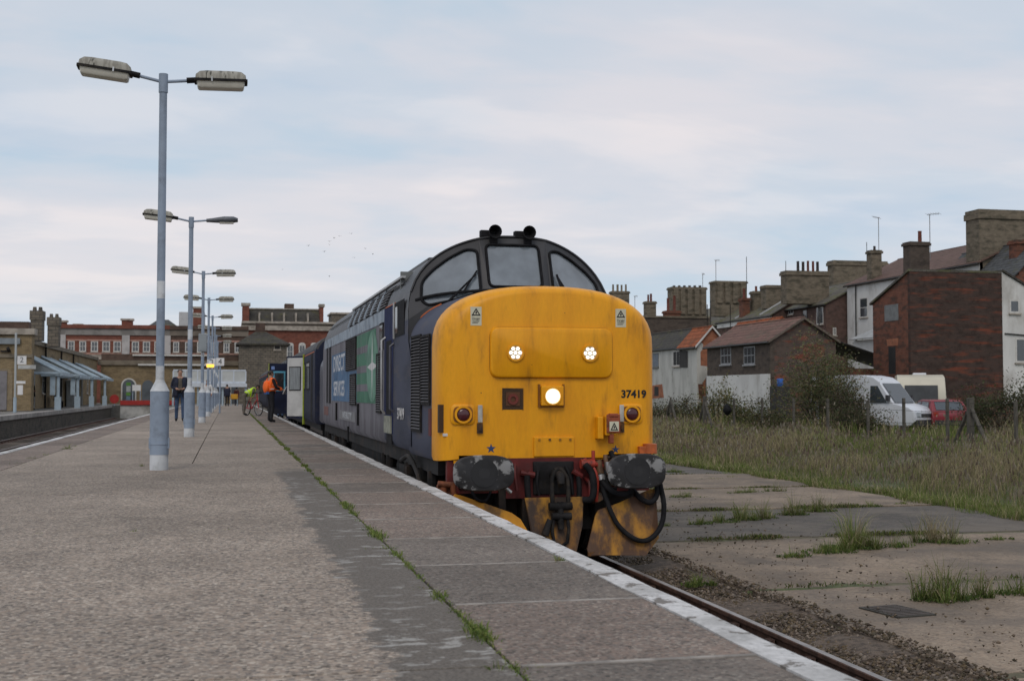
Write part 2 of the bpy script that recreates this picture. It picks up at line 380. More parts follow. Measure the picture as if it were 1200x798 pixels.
for a, b in zip(tj[:-1], tj[1:]):
    dz = random.uniform(-.004, .0)
    if b < 19: piece('concrete_bay', LSEAM, SEAM, a, b, M_AGG, dz, .004)
    else: piece('concrete_bay', LSEAM, -.5, a, b, M_AGG, dz, .006); piece('concrete_bay', -.5, SEAM, a, b, M_AGG, random.uniform(-.004, 0), .006)
y = 4.57-1.38*6; k = 0
while y < 112:
    ln = 1.38 if y < 64 else 8.0; k += 1; ms = random.choice((M_SLAB, M_SLAB, M_SLABG)) if k != 8 else M_SLABG
    piece('coping_slab', SEAM, 2.0, y, y+ln, ms, random.uniform(-.006, .0), .009); MB().box(SEAM+.03, 1.98, y-.017, y+.017, -.05, .002).build('joint_mortar', M_JOINT, plat)
    piece('coping_slab', PX0+.12, LSEAM, y+.5, y+ln+.5, M_SLAB, random.uniform(-.006, .0), .009); y += ln
# painted edge: slightly wavy stones
def edge_strip(x0, x1, y0, y1, step, parent, z=.006, amp=.012, side=1):
    m = MB(); rows = []; n = int((y1-y0)/step)
    for i in range(n+1):
        yy = y0+(y1-y0)*i/n; a = x0+random.uniform(-amp, amp); b = x1+random.uniform(-amp, amp)*.8; zz = z+random.uniform(-.003, .003)
        rows.append([Vector((a, yy, -.05)), Vector((a, yy, zz)), Vector((a+(b-a)*.5, yy, zz+.002)), Vector((b, yy, zz-.004)), Vector((b, yy, -.07))])
    m.loft(rows, cap=True, close=False); return m.build('painted_edge', M_EDGE, parent)
edge_strip(1.99, PX1+.015, -3.2, 112, .35, plat)
edge_strip(PX0-.02, PX0+.125, -3, 112, .8, plat)

# ---- railway tracks
rail_prof = [(-.07, -.155), (.07, -.155), (.07, -.14), (.014, -.12), (.014, -.045), (.036, -.034), (.036, -.006), (.028, 0), (-.028, 0), (-.036, -.006), (-.036, -.034), (-.014, -.045), (-.014, -.12), (-.07, -.14)]
def track(xc, y0, y1, label, sl_to):
    t = empty('railway_track', (xc, 0, RAIL), label=label, kind='structure')
    bed = MB(); rows = []
    yy = y0
    while yy <= y1+.01:
        rows.append([Vector((xx, yy, zz+random.uniform(-.025, .025))) for xx, zz in ((-1.45, -.15), (-.9, -.13), (-.4, -.14), (.4, -.14), (.95, -.11), (1.3, -.09), (1.56, -.075))]); yy += .5
    bed.loft(rows, cap=False, close=False); bed.build('ballast_bed', M_BALLAST, t)
    for s in (-1, 1):
        m = MB(); m.loft([[Vector((s*.7535+x, yy, z)) for x, z in rail_prof] for yy in (y0, y1)])
        for i in range(len(m.f)):
            pass
        o = m.build('rail', [M_RUST, M_RAILTOP], t)
        for p in o.data.polygons:
            if p.normal.z > .9 and p.center.z > -.01: p.material_index = 1
    sm = MB().box(-1.28, 1.28, -.125, .125, -.27, -.125).mesh('sleeper')
    ch = MB()
    for dx in (-.09, .09): ch.add([Vector((dx*.5-.03, -.09, -.125)), Vector((dx*2, -.09, -.125)), Vector((dx*2, .09, -.125)), Vector((dx*.5-.03, .09, -.125)), Vector((dx*.3, -.05, -.05)), Vector((dx*.9, -.05, -.1)), Vector((dx*.9, .05, -.1)), Vector((dx*.3, .05, -.05))], [(0, 1, 5, 4), (1, 2, 6, 5), (2, 3, 7, 6), (3, 0, 4, 7), (4, 5, 6, 7)])
    ch.box(-.075, -.03, -.05, .05, -.13, -.055); cm = ch.mesh('rail_chair')
    yy = y0+.3
    while yy < sl_to:
        s_ = link('sleeper', sm, M_TIMBER, t, loc=(0, yy, 0))
        for sx in (-1, 1): link('rail_chair', cm, M_RUST, s_, loc=(sx*.7535, 0, 0))
        yy += .72
    return t
track(XC, -3, 108, 'rusty single track in brown ballast beside the platform edge, under the locomotive', 40)
track(-8.25, 20, 108, 'single track with dark sleepers in front of the opposite platform', 108)

# ---- broken concrete apron right of the track, in bays with weedy joints
apron = empty('concrete_apron', (0, 0, 0), label='cracked weedy concrete apron beside the track', kind='structure')
MB().box(5.2, 12.3, -4, 74, -1.2, -1.03).build('joint_soil', M_GROUND, apron)
pj = [-4, .3, 4.2, 8.0, 12.0, 16.1, 20.1, 24.6, 29.0, 33.5, 38, 43, 48, 54, 60, 67, 74]
def slab_piece(pts, z, m, parent, name='concrete_bay', zb=-1.15):
    o = MB().prism([Vector((x, y_, zb)) for x, y_ in pts], (0, 0, z-zb)).build(name, m, parent, bevel=.01); return o
for i, (a, b) in enumerate(zip(pj[:-1], pj[1:])):
    sk = .35
    for (x0, x1) in ((5.12, 12.35),):
        e = .03
        nx_ = 26; lo = [(x0+e+(x1-x0-2*e)*k/nx_, a+e+(x0+(x1-x0)*k/nx_-5)*.02+abs(random.gauss(0, .05))) for k in range(nx_+1)]; hi_ = [(x0+e+(x1-x0-2*e)*k/nx_, b-e+(x0+(x1-x0)*k/nx_-5)*.02-abs(random.gauss(0, .05))) for k in range(nx_+1)]
        q = lo + hi_[::-1]
        slab_piece(q, -.965+random.uniform(-.02, .015), M_PADD if i in (5, 8) else M_PAD, apron)
# iron drain cover in the apron
dp = onz(1051, 713, -.95)
dr = empty('drain_cover', (dp.x, dp.y, -.962), rz=.15, label='rusty slotted iron drain cover set in the concrete apron', cat='drain cover')
MB().box(-.21, .21, -.28, .28, -.04, -.003).build('frame', M_DARKJ, dr)
for k in range(8): MB().box(-.18, .18, -.25+.066*k, -.22+.066*k, -.004, .002).build('bar', M_IRON, dr)

# ---- opposite platform on the far side
P2 = -9.75
p2 = empty('platform', (0, 0, 0), label='opposite platform with dark stained wall and pale edge', kind='structure')
MB().box(-30, P2-.02, 24, 112, -1.08, -.02).build('deck', mat('deck_tarmac', (.19, .18, .165), .9, .3, 1.5, fine=.2), p2)
MB().box(P2-.02, P2+.03, 24, 112, -1.08, -.22).build('facing_wall', M_WALLP, p2)
for i, yy in enumerate(np.arange(24, 112, 2.0)): MB().box(P2-.55, P2+.12, yy+.01, yy+1.99, -.20, .012+random.uniform(-.004, .004)).build('coping_slab', mat('pale_coping', (.33, .31, .29), .85, .3, 2, rnd=.15), p2)
# cross platform joining the ends
ce = empty('concourse_floor', (0, 0, 0), label='paved concourse beyond the ends of the tracks', kind='structure')
MB().box(-40, 30, 112, 200, -1.08, -.004).build('paving', mat('deck_tarmac', (.2, .19, .17)), ce)
# ================================================================== LOCOMOTIVE
YN = 13.9
M_YEL = mat('yellow_paint', (.80, .35, .003), .45, scale=1.3, col2=(.73, .305, .003), dirt=(.33, .135, .010), dirt_scale=2.4, dirt_rng=(.50, .80), spec=.35, coat=.06, bump=.05, bscale=3, stretch=(2.2, 1, .55), fine=.035, specks=5.)
M_BLUE = mat('loco_blue', (.078, .086, .122), .7, scale=1.3, col2=(.058, .064, .09), dirt=(.12, .11, .115), dirt_scale=2.2, dirt_rng=(.5, .75), stretch=(1, .5, 2.2), spec=.12)
M_SIDE = mat('loco_side', (.19, .185, .205), .7, scale=1.2, col2=(.135, .13, .148), dirt=(.085, .078, .078), dirt_scale=3., dirt_rng=(.55, .72), stretch=(1, 2.2, .5), spec=.12)
M_ROOF = mat('loco_roof', (.036, .037, .042), .55, .35, 1.5, dirt=(.06, .055, .055), dirt_scale=1.8, coat=.1)
M_BLK = mat('black_rubber', (.016, .016, .018), .75, .4, 8, spec=.12)
M_BLKM = mat('black_metal', (.022, .021, .022), .75, .5, 6, spec=.15, dirt=(.05, .04, .03), dirt_scale=5)
M_GRIME = mat('underframe', (.02, .018, .017), .8, .5, 4, dirt=(.05, .032, .022), dirt_scale=3)
M_RED = mat('red_beam', (.135, .016, .015), .6, .4, 4, dirt=(.06, .02, .018), dirt_scale=4)
M_REDB = mat('red_bright', (.42, .05, .03), .5, .3, 9, dirt=(.12, .03, .02), dirt_scale=12)
M_ORANGE = mat('orange_lens', (.55, .13, .03), .4, .3, 6)
M_PLOUGH = mat('plough', (.52, .25, .012), .6, scale=2.2, col2=(.38, .17, .012), mix=(.4, .6), dirt=(.075, .033, .014), dirt_scale=2.4, dirt_rng=(.40, .60), stretch=(1.4, 1, .7))
M_PLOUGHR = mat('plough_rust', (.40, .19, .015), .65, scale=3, col2=(.2, .085, .015), mix=(.38, .6), dirt=(.04, .023, .015), dirt_scale=2.6, dirt_rng=(.38, .55), stretch=(1.2, 1, .6))
M_BUF = mat('buffer_head', (.030, .030, .033), .55, scale=5, col2=(.022, .021, .022), dirt=(.25, .25, .25), dirt_scale=4.6, dirt_rng=(.50, .56), metal=.1)
M_CHROME = mat('worn_steel', (.45, .45, .45), .4, .3, 5, metal=.6)
M_PALE = mat('pale_fade', (.36, .42, .48), .7, scale=2.4, col2=(.26, .31, .37), dirt=(.16, .17, .19), dirt_scale=3, spec=.12)
M_GREEN = mat('livery_green', (.085, .215, .145), .7, .25, 2, dirt=(.14, .21, .18), dirt_scale=3., spec=.12)
M_GREENL = mat('livery_pale_green', (.17, .33, .25), .7, .3, 3, spec=.12)
M_DBLUE = mat('livery_blue', (.10, .185, .31), .7, .25, 1.6, dirt=(.16, .20, .28), dirt_scale=3., spec=.12)
M_WHITE = mat('white_mark', (.62, .62, .62), .6, .2, 4)
M_FADEW = mat('faded_white', (.55, .58, .62), .6, .3, 4)
M_NUM = mat('number_black', (.012, .012, .014), .5, .1)
M_STICK = mat('sticker', (.62, .60, .46), .6, .1)
M_SBLUE = mat('star_blue', (.03, .06, .16), .5, .1)
M_ORL = mat('orange_line', (.55, .13, .03), .5, .2)
G_CAB = glass('cab_glass', (.235, .27, .305), .2, .06, True)
M_LENSR = mat('tail_lens', (.075, .015, .02), .18, .2, spec=.6)
E_LAMP = emit('headlight_glow', (1, .96, .84), 2.2)
E_LED = emit('led_glow', (1, .97, .88), 1.25)
M_INT = mat('cab_inside', (.16, .17, .17), .7, .2)
loco = empty('diesel_locomotive', (XC, YN, RAIL), label='diesel locomotive with yellow nose and dark blue body standing at the platform', cat='locomotive')
L_ = loco
# --- nose (yellow face, blue behind)
NS = [(-.02, .225, .10), (-.012, .175, .075), (.004, .13, .055), (.03, .092, .038), (.07, .06, .022), (.12, .034, .011), (.19, .014, .004), (.28, .003, 0), (.36, 0, 0), (.37, 0, 0), (.8, 0, 0), (1.2, 0, 0), (1.6, 0, 0), (1.95, 0, 0)]
nose = MB(); rings = []
for y_, ins, inz in NS:
    t_ = min(max(y_, 0)/1.75, 1); hw = 1.290+.05*t_ - ins
    rings.append(sect(hw, 1.16+inz*.25, 2.45-inz*.3, 3.15+.03*t_-inz, 2.5, y_, 28, b=.03 if y_ > .3 else 0))
# slight bulge of the face
nose.loft(rings)
no = nose.build('nose', [M_YEL, M_BLUE], L_, smooth=50)
for p in no.data.polygons:
    if p.center.y > .365: p.material_index = 1
# yellow lower valance beside the beam cut-outs
for x0, x1, zb in ((-1.11, -.28, 1.135), (.30, 1.10, 1.165), (-.28, .30, 1.2)):
    MB().box(x0, x1, .0, .06, zb, 1.24).build('valance', M_YEL, L_)
# --- cab and body
ZS, ZT = 2.85, 3.95
def yws(x, z): return 1.58 + .42*max(z-3.05, -.2)/.9 + .52*max(abs(x)-.44, 0)
def ybody(x, z): return yws(x, z) if z > 2.5 else 1.70
st = [sect(1.35, 1.19, ZS, ZT, 2.3, 0, 40, yf=ybody, b=.05)]
for y_ in (2.5, 3.2, 4.4, 8, 12, 15.6): st.append(sect(1.35, 1.19, ZS, ZT, 2.3, y_, 40, b=.05))
for y_, ins in ((16.7, 0.0), (16.95, .02)): st.append(sect(1.35-ins, 1.19, ZS, ZT-ins*2, 2.3, y_, 40, b=.05))
body = MB(); body.loft(st, cap=False); body.f.append(tuple(range((len(st)-1)*len(st[0]), len(st)*len(st[0])))); body.m.append(0)
bo = body.build('body', [M_SIDE, M_ROOF, M_BLUE], L_, smooth=40)
for p in bo.data.polygons:
    if p.center.z > 3.16 or (p.center.y < 2.4 and p.center.z > 2.9): p.material_index = 1
    elif p.center.y < 4.35: p.material_index = 2
rn = MB(); rn.loft([sect(1.33-i, 1.19, 2.45, 3.15-i, 2.5, y_, 24, b=.03) for y_, i in ((16.9, 0), (18.4, .02), (18.6, .12))])
rn.build('rear_nose', [mat('navy_nose', (.02, .026, .06), .4, .3, 1.5)], L_, smooth=50)
# --- cab front: three flat facets with window openings, glass, rubber surrounds
def roofz(x): return ZS + (ZT-ZS)*max(1-(abs(x)/1.35)**2.3, 0)**(1/2.3)
def rounded(poly, r=.07, n=5):
    out = []; k = len(poly)
    for i in range(k):
        p, a, b = Vector(poly[i]), Vector(poly[i-1]), Vector(poly[(i+1) % k])
        u, v = (a-p).normalized(), (b-p).normalized()
        rr = min(r, (a-p).length*.45, (b-p).length*.45)
        s, e = p+u*rr, p+v*rr
        for j in range(n+1):
            t_ = j/n; out.append(tuple((s*(1-t_)**2 + p*2*t_*(1-t_) + e*t_*t_)))
    return out
def front_panel(outer, hole, name):
    bm = bmesh.new(); es = []
    for lp in (outer, hole):
        vs = [bm.verts.new((x, yws(x, z), z)) for x, z in lp]
        for i in range(len(vs)): es.append(bm.edges.new((vs[i], vs[(i+1) % len(vs)])))
    bmesh.ops.triangle_fill(bm, use_beauty=True, use_dissolve=False, edges=es, normal=(0, -1, .3))
    me = bpy.data.meshes.new(name); bm.to_mesh(me); bm.free(); return link(name, me, M_ROOF, L_)
wc = rounded([(-.36, 3.265), (.335, 3.265), (.335, 3.825), (-.36, 3.825)], .075)
wr = rounded([(.475, 3.19), (.80, 3.09), (1.11, 3.03), (1.185, 3.10), (1.165, 3.34), (1.02, 3.50), (.81, 3.655), (.60, 3.765), (.475, 3.745)], .07)
wlft = [(-x, z) for x, z in wr][::-1]
dz = .012
arcC = [(x, roofz(x)-dz) for x in np.linspace(.44, -.44, 11)]
front_panel([(-.44, 2.7), (.44, 2.7)] + arcC, wc, 'cab_front')
arcR = [(x, roofz(x)-dz) for x in np.linspace(1.338, .44, 16)]
front_panel([(.44, 2.7), (1.343, 2.55), (1.346, 2.85)] + arcR, wr, 'cab_front')
front_panel([(-x, z) for x, z in ([(.44, 2.7), (1.343, 2.55), (1.346, 2.85)] + arcR)][::-1], wlft, 'cab_front')
def pane(lp, lab=None):
    win = MB(); win.poly([Vector((x, yws(x, z)+.012, z)) for x, z in lp]); wo_ = win.build('windscreen', G_CAB, L_)
    fr = MB(); pts = [Vector((x, yws(x, z)-.006, z)) for x, z in lp]; fr.tube(pts + pts[:2], .019, 6, cap=False); fr.build('window_seal', M_BLK, wo_, smooth=60)
    return wo_
pane(wlft); pane(wc); pane(wr)
# cab inside: bulkhead, desk, seats
MB().box(-1.25, 1.25, 3.45, 3.5, 2.2, 3.6).build('cab_bulkhead', M_INT, L_); MB().box(-.74, .74, 1.86, 2.05, 2.3, 3.02).build('cab_desk', M_INT, L_); MB().box(.12, .2, 3.1, 3.44, 2.4, 3.62).build('cab_partition', M_INT, L_)
for sx in (-.65, .6): MB().box(sx-.22, sx+.22, 2.75, 2.87, 2.7, 3.28).box(sx-.22, sx+.22, 2.45, 2.8, 2.62, 2.74).build('cab_seat', M_BLUE, L_, bevel=.04)
# wipers
def onws(x, z, d=.03): return Vector((x, yws(x, z)-d, z))
MB().tube([onws(-.88, 3.06, .05), onws(-.74, 3.2, .05), onws(-.52, 3.42, .035)], [.018, .014, .01], 6).tube([onws(-.70, 3.17, .045), onws(-.50, 3.47, .02)], .012, 6).build('wiper', M_BLK, L_)
MB().tube([onws(.70, 3.10, .05), onws(.66, 3.2, .05), onws(.56, 3.40, .035)], [.03, .022, .012], 6).tube([onws(.60, 3.22, .045), onws(.545, 3.44, .03)], .016, 6).build('wiper', M_BLK, L_)
# rain strip over the windows, base seal
MB().tube([Vector((x, yws(x, roofz(x))-.012, roofz(x)-.012)) for x in np.linspace(-1.3, 1.3, 41)], .018, 6).build('cab_rim', M_ROOF, L_, smooth=60)
MB().tube([Vector((x, yws(x, 3.1)-.0, 3.05+.16*max(1-(abs(x)/1.3)**2.5, 0)**.5)) for x in np.linspace(-1.25, 1.25, 25)], .02, 6).build('base_seal', M_BLK, L_, smooth=60)
# horns
for hx in (-.25, .20):
    h = MB(); R_ = [(.055, 0), (.05, .03), (.075, .0), (.085, -.05)]
    yb = 1.95; zc = 3.985
    h.tube([(hx, yb+.22, zc-.01), (hx, yb+.05, zc), (hx, yb-.05, zc), (hx, yb-.11, zc)], [.035, .045, .07, .088], 16, cap=False)
    h.tube([(hx, yb-.11, zc), (hx, yb-.105, zc), (hx, yb-.02, zc), (hx, yb+.03, zc)], [.088, .074, .05, .03], 16, cap=False).tube([(hx, yb+.028, zc), (hx, yb+.032, zc)], .031, 16)
    h.box(hx-.16, hx-.03, yb+.02, yb+.14, zc-.05, zc+.03).box(hx-.05, hx+.05, yb-.02, yb+.2, zc-.14, zc-.03)
    h.build('horn', M_BLK, L_, smooth=40)
# --- nose front details (face plane is y = -.02)
FY = -.02
def rrect(x0, x1, z0, z1, r, n=6): return rounded([(x0, z0), (x1, z0), (x1, z1), (x0, z1)], r, n)
hp = MB(); lp = rrect(-.70, .72, 2.095, 2.655, .11)
hp.loft([[Vector((x, y_, z)) for x, z in rrect(-.70+i, .72-i, 2.095+i, 2.655-i, .11)] for y_, i in ((FY+.01, -.012), (FY-.02, -.004), (FY-.038, .002), (FY-.044, .010))])
hpo = hp.build('headcode_panel', M_YEL, L_, smooth=45)
MB().tube([Vector((x, FY-.003, z)) for x, z in lp] + [Vector((lp[0][0], FY-.003, lp[0][1]))], .012, 5).build('panel_seam', mat('seam_brown', (.26, .10, .01), .6), L_)
disc = lambda x, z, r, y_, n=20: [Vector((x+r*cos(2*pi*k/n), y_, z+r*sin(2*pi*k/n))) for k in range(n)]
def ring(x, z, r0, r1, y0, y1, n=22):
    m = MB(); m.loft([disc(x, z, r1, y0, n), disc(x, z, r1, y1, n), disc(x, z, r0, y1, n), disc(x, z, r0, y0, n)], cap=False); return m
for lx in (-.42, .45):
    hl = ring(lx, 2.372, .078, .098, FY-.04, FY-.068).build('headlight', M_YEL, L_, smooth=40)
    MB().prism(disc(lx, 2.372, .08, FY-.047), (0, .004, 0)).build('reflector', MATS.get('lamp_bowl') or emit('lamp_bowl', (.40, .34, .24), .10), hl)
    for k in range(7):
        a = 2*pi*k/6; rr = 0 if k == 6 else .053
        MB().prism(disc(lx+rr*cos(a), 2.372+rr*sin(a), .0205, FY-.055, 12), (0, .008, 0)).build('led', E_LED, hl)
# centre headlight in a square box
cl = MB().box(-.125, .135, FY-.075, FY+.01, 1.775, 2.0).build('centre_headlight', M_YEL, L_, bevel=.012)
MB().box(-.14, .15, FY-.02, FY, 1.76, 1.775).box(-.15, -.127, FY-.03, FY, 1.76, 2.02).box(.137, .155, FY-.03, FY, 1.76, 2.02).build('lamp_bracket', mat('seam_brown', (.30, .12, .01)), cl)
ring(.005, 1.885, .088, .104, FY-.06, FY-.088).build('bezel', M_YEL, cl, smooth=40)
MB().prism(disc(.005, 1.885, .088, FY-.080), (0, .004, 0)).build('reflector', emit('lamp_rim', (1, .86, .55), .75), cl)
MB().loft([disc(.005, 1.885, r, FY-d) for r, d in ((.074, .081), (.066, .088), (.04, .094), (.01, .096))]).build('lens', E_LAMP, cl, smooth=60)
MB().prism(disc(.005, 1.885, .007, FY-.098, 8), (0, .002, 0)).build('bulb_cap', mat('bulb_brown', (.25, .16, .08), .5), cl)
# marker lamps
for lx in (-1.0, .965):
    pl = MB(); pl.loft([[Vector((x, y_, z)) for x, z in rrect(lx-.15+i, lx+.125-i, 1.565+i, 1.795-i, .07)] for y_, i in ((FY+.01, 0), (FY-.012, 0), (FY-.02, .01))])
    tl = pl.build('tail_lamp', M_YEL, L_, smooth=45)
    MB().prism([Vector((x, FY-.021, z)) for x, z in rrect(lx-.122, lx+.098, 1.59, 1.77, .06)], (0, -.002, 0)).build('lamp_recess', mat('seam_brown', (.30, .12, .01)), tl)
    ring(lx-.012, 1.68, .075, .098, FY-.02, FY-.05).build('bezel', M_YEL, tl, smooth=40)
    MB().loft([disc(lx-.012, 1.68, r, FY-d) for r, d in ((.076, .03), (.066, .045), (.04, .054), (.01, .057))]).build('lens', M_LENSR, tl, smooth=60)
# white lamp irons with rusty feet
for lx in (-.82, .83):
    io = MB().box(lx-.026, lx+.026, FY-.045, FY-.02, 1.59, 1.785).build('lamp_iron', mat('grubby_white', (.5, .49, .45), .6, .3, 6), L_, bevel=.008)
    MB().box(lx-.032, lx+.032, FY-.03, FY, 1.47, 1.585).box(lx-.012, lx+.012, FY-.055, FY-.03, 1.50, 1.55).build('bracket', M_PLOUGHR, io)
# recessed socket window
sk = MB().box(-.555, -.325, FY-.004, FY-.001, 1.735, 1.965).build('multiple_working_recess', mat('recess_brown', (.05, .025, .01), .7), L_)
MB().box(-.56, -.32, FY-.008, FY-.002, 1.965, 1.975).box(-.325, -.318, FY-.008, FY-.002, 1.73, 1.97).box(-.562, -.555, FY-.008, FY-.002, 1.73, 1.97).build('recess_edge', M_PLOUGHR, sk)
ring(-.44, 1.85, .03, .062, FY-.004, FY-.025, 16).build('socket', mat('socket_red', (.16, .03, .02), .6), sk, smooth=40)
MB().box(-.52, -.36, FY-.012, FY-.004, 1.775, 1.93).build('socket_plate', mat('socket_brown', (.11, .04, .015), .6), sk)
# plated front flap over the coupler with bolts
fl = MB().box(-.20, .27, FY-.03, FY, 1.205, 1.425).build('coupler_flap', M_YEL, L_, bevel=.008)
for k in range(4): MB().tube([(-.14+.12*k, FY-.03, 1.395), (-.14+.12*k, FY-.045, 1.395)], .014, 8).build('bolt', M_PLOUGH, fl)
# jumper cable box
jb = MB().box(.52, .59, FY-.12, FY, 1.40, 1.65).box(.60, .74, FY-.16, FY-.02, 1.44, 1.66).build('jumper_box', [M_YEL], L_, bevel=.01)
jl = MB().box(.605, .765, FY-.19, FY-.165, 1.47, 1.68).box(.63, .74, FY-.2, FY-.15, 1.65, 1.69).box(.645, .695, FY-.17, FY-.09, 1.35, 1.46).build('jumper_lid', mat('lid_orange', (.30, .07, .03), .6, .3, 9, dirt=(.10, .035, .02), dirt_scale=9), jb, bevel=.01)
MB().box(.635, .745, FY-.195, FY-.191, 1.49, 1.60).build('warning_label', M_STICK, jl)
MB().add([(.645, FY-.1965, 1.50), (.735, FY-.1965, 1.50), (.69, FY-.1965, 1.59), (.665, FY-.1965, 1.512), (.715, FY-.1965, 1.512), (.69, FY-.1965, 1.565)], [(0, 1, 4, 3), (1, 2, 5, 4), (2, 0, 3, 5)]).add([(.688, FY-.1966, 1.555), (.682, FY-.1966, 1.53), (.70, FY-.1966, 1.535), (.69, FY-.1966, 1.514)], [(0, 1, 2), (1, 3, 2)]).build('warning_mark', M_NUM, jl)
# warning stickers
for sx in (-.86, .835):
    s_ = MB().box(sx-.065, sx+.06, FY-.003, FY+.05, 2.675, 2.885).build('warning_sticker', M_STICK, L_)
    q = FY-.005
    MB().add([(sx-.055, q, 2.785), (sx+.05, q, 2.785), (sx-.002, q, 2.872), (sx-.034, q, 2.798), (sx+.03, q, 2.798), (sx-.002, q, 2.85)], [(0, 1, 4, 3), (1, 2, 5, 4), (2, 0, 3, 5)]).add([(sx-.002, q, 2.84), (sx-.012, q, 2.818), (sx+.01, q, 2.82), (sx-.002, q, 2.80)], [(0, 1, 2), (1, 3, 2)]).build('warning_triangle', M_NUM, s_)
    text('lettering', 'Danger', .032, Matrix.Translation((sx-.002, q, 2.755)) @ TF, M_NUM, s_, .0005)
    for k in range(3): MB().box(sx-.045, sx+.04-.01*k, q, q+.001, 2.73-.014*k, 2.735-.014*k).build('small_print', M_NUM, s_)
def star(cx, cz, r, y_):
    pts = [Vector((cx+(r if k % 2 == 0 else r*.4)*sin(pi*k/5), y_, cz+(r if k % 2 == 0 else r*.4)*cos(pi*k/5))) for k in range(10)]
    return MB().prism(pts, (0, .003, 0))
star(-.69, 1.30, .056, FY-.004).build('star', M_SBLUE, L_); star(.765, 1.275, .05, FY-.004).build('star', M_SBLUE, L_)
text('running_number', '37419', .122, Matrix.Translation((.985, FY-.003, 1.905)) @ TF, M_NUM, L_, .001, sx=1.0, bold=.004)
# grab handle and small opening at the left corner of the nose
MB().box(-1.268, -1.20, .05, .16, 1.48, 1.79).build('jack_recess', mat('recess_brown', (.05, .025, .01)), L_)
MB().box(-1.225, -1.15, .015, .09, 1.44, 1.47).build('white_label', M_WHITE, L_)
# --- buffer beam, buffers
MB().box(-1.18, 1.18, .02, .12, .80, 1.20).build('buffer_beam', M_RED, L_)
MB().box(-.52, .52, -.03, .05, .74, 1.19).build('coupling_plate', M_RED, L_)
MB().box(-.21, .26, -.06, -.02, .78, 1.15).build('coupling_block', M_BLKM, L_, bevel=.01)
for sx in (-.865, .865):
    bf = empty('buffer', (sx, 0, 1.055), parent=L_)
    hd = []
    for y_, k in ((-.455, .93), (-.47, 1.), (-.495, 1.), (-.51, .94), (-.516, .6), (-.518, .15)):
        hd.append([Vector((.335*k*math.copysign(abs(cos(a))**.72, cos(a)), y_, .195*k*math.copysign(abs(sin(a))**.62, sin(a)))) for a in np.linspace(0, 2*pi, 37)[:-1]])
    MB().loft(hd).build('buffer_head', M_BUF, bf, smooth=35)
    MB().prism(disc(0, 0, .15, -.521, 28), (0, .004, 0)).build('wear_ring', mat('buffer_centre', (.022, .022, .024), .5, .3, 5), bf)
    MB().tube([(0, -.522, 0), (0, -.523, 0)], .06, 20).build('grease_spot', mat('buffer_grease', (.028, .028, .03), .45, .3, 5), bf)
    MB().tube([(0, .03, 0), (0, -.2, 0)], .14, 16).tube([(0, -.2, 0), (0, -.46, 0)], .095, 16).box(-.19, .19, -.02, .03, -.19, .17).build('buffer_shank', M_BLKM, bf, smooth=40)
# orange lamp behind the right buffer and battered valve below the left one
MB().tube([(1.17, -.04, 1.225), (1.17, -.04, 1.34)], [.085, .08], 18).box(1.03, 1.17, -.09, .01, 1.22, 1.31).build('electric_socket', M_ORANGE, L_, smooth=40, bevel=.006)
MB().tube([(-1.24, -.05, .73), (-1.24, -.05, .93)], .05, 10).tube([(-1.30, -.08, .92), (-1.12, -.08, .90)], .035, 10).tube([(-1.14, -.1, .93), (-1.12, -.1, .72)], .03, 8).box(-1.30, -1.10, -.05, .02, .78, .9).build('valve_gear', mat('rusty_orange', (.22, .07, .03), .7, .5, 9), L_, smooth=40)
# --- coupling hook, shackle and screw
hk = MB(); hk.tube([(.03, -.05, 1.0), (.03, -.22, 1.02), (.03, -.33, 1.0), (.03, -.36, .93), (.03, -.31, .89)], [.06, .055, .05, .04, .025], 10)
hk.build('coupling_hook', M_BLKM, L_, smooth=50)
sh = MB()
for dx in (-.085, .085): sh.tube([(.03+dx*.5, -.26, 1.06), (.03+dx, -.30, .98), (.03+dx*1.1, -.32, .82), (.03+dx*1.05, -.33, .68)], .026, 8)
sh.tube([(.03-.045, -.26, 1.06), (.03, -.25, 1.08), (.03+.045, -.26, 1.06)], .026, 8)
sh.tube([(.03-.13, -.33, .67), (.03+.13, -.33, .67)], .045, 10).tube([(.03-.10, -.34, .56), (.03+.12, -.34, .56)], .042, 10)
sh.tube([(.03, -.33, .72), (.03, -.35, .42)], .035, 10)
sh.build('screw_coupling', M_BLKM, L_, smooth=50)
MB().tube([(-.05, -.34, .56), (-.07, -.35, .40), (-.05, -.36, .28), (.03, -.365, .23), (.10, -.36, .28), (.12, -.35, .42), (.11, -.34, .54)], .02, 8, cap=False).tube([(-.1, -.36, .53), (-.16, -.38, .36)], [.03, .045], 8).build('coupling_link', M_BLKM, L_, smooth=50)
# air pipes with cocks and hoses
def curve(P, n=20):
    P = [Vector(p) for p in P]; out = []
    Q = [P[0]*2-P[1]] + P + [P[-1]*2-P[-2]]
    for i in range(1, len(Q)-2):
        for j in range(n):
            t_ = j/n; a, b, c_, d = Q[i-1], Q[i], Q[i+1], Q[i+2]
            out.append(.5*((2*b)+(-a+c_)*t_+(2*a-5*b+4*c_-d)*t_*t_+(-a+3*b-3*c_+d)*t_**3))
    return out + [P[-1]]
def hose(P, r, m=M_BLK, name='air_hose'): return MB().tube(curve(P, 8), r, 8).build(name, m, L_, smooth=60)
hose([(-.30, -.12, 1.0), (-.30, -.14, .88), (-.29, -.15, .70)], .035); MB().tube([(-.37, -.1, 1.03), (-.21, -.1, 1.0)], .035, 8).tube([(-.30, -.1, 1.06), (-.3, -.1, .95)], .03, 8).build('air_cock', M_RED, L_)
hose([(.30, -.1, .98), (.30, -.14, .85), (.29, -.15, .72)], .03); MB().tube([(.24, -.1, 1.04), (.34, -.1, .98)], .035, 8).build('air_cock', M_RED, L_)
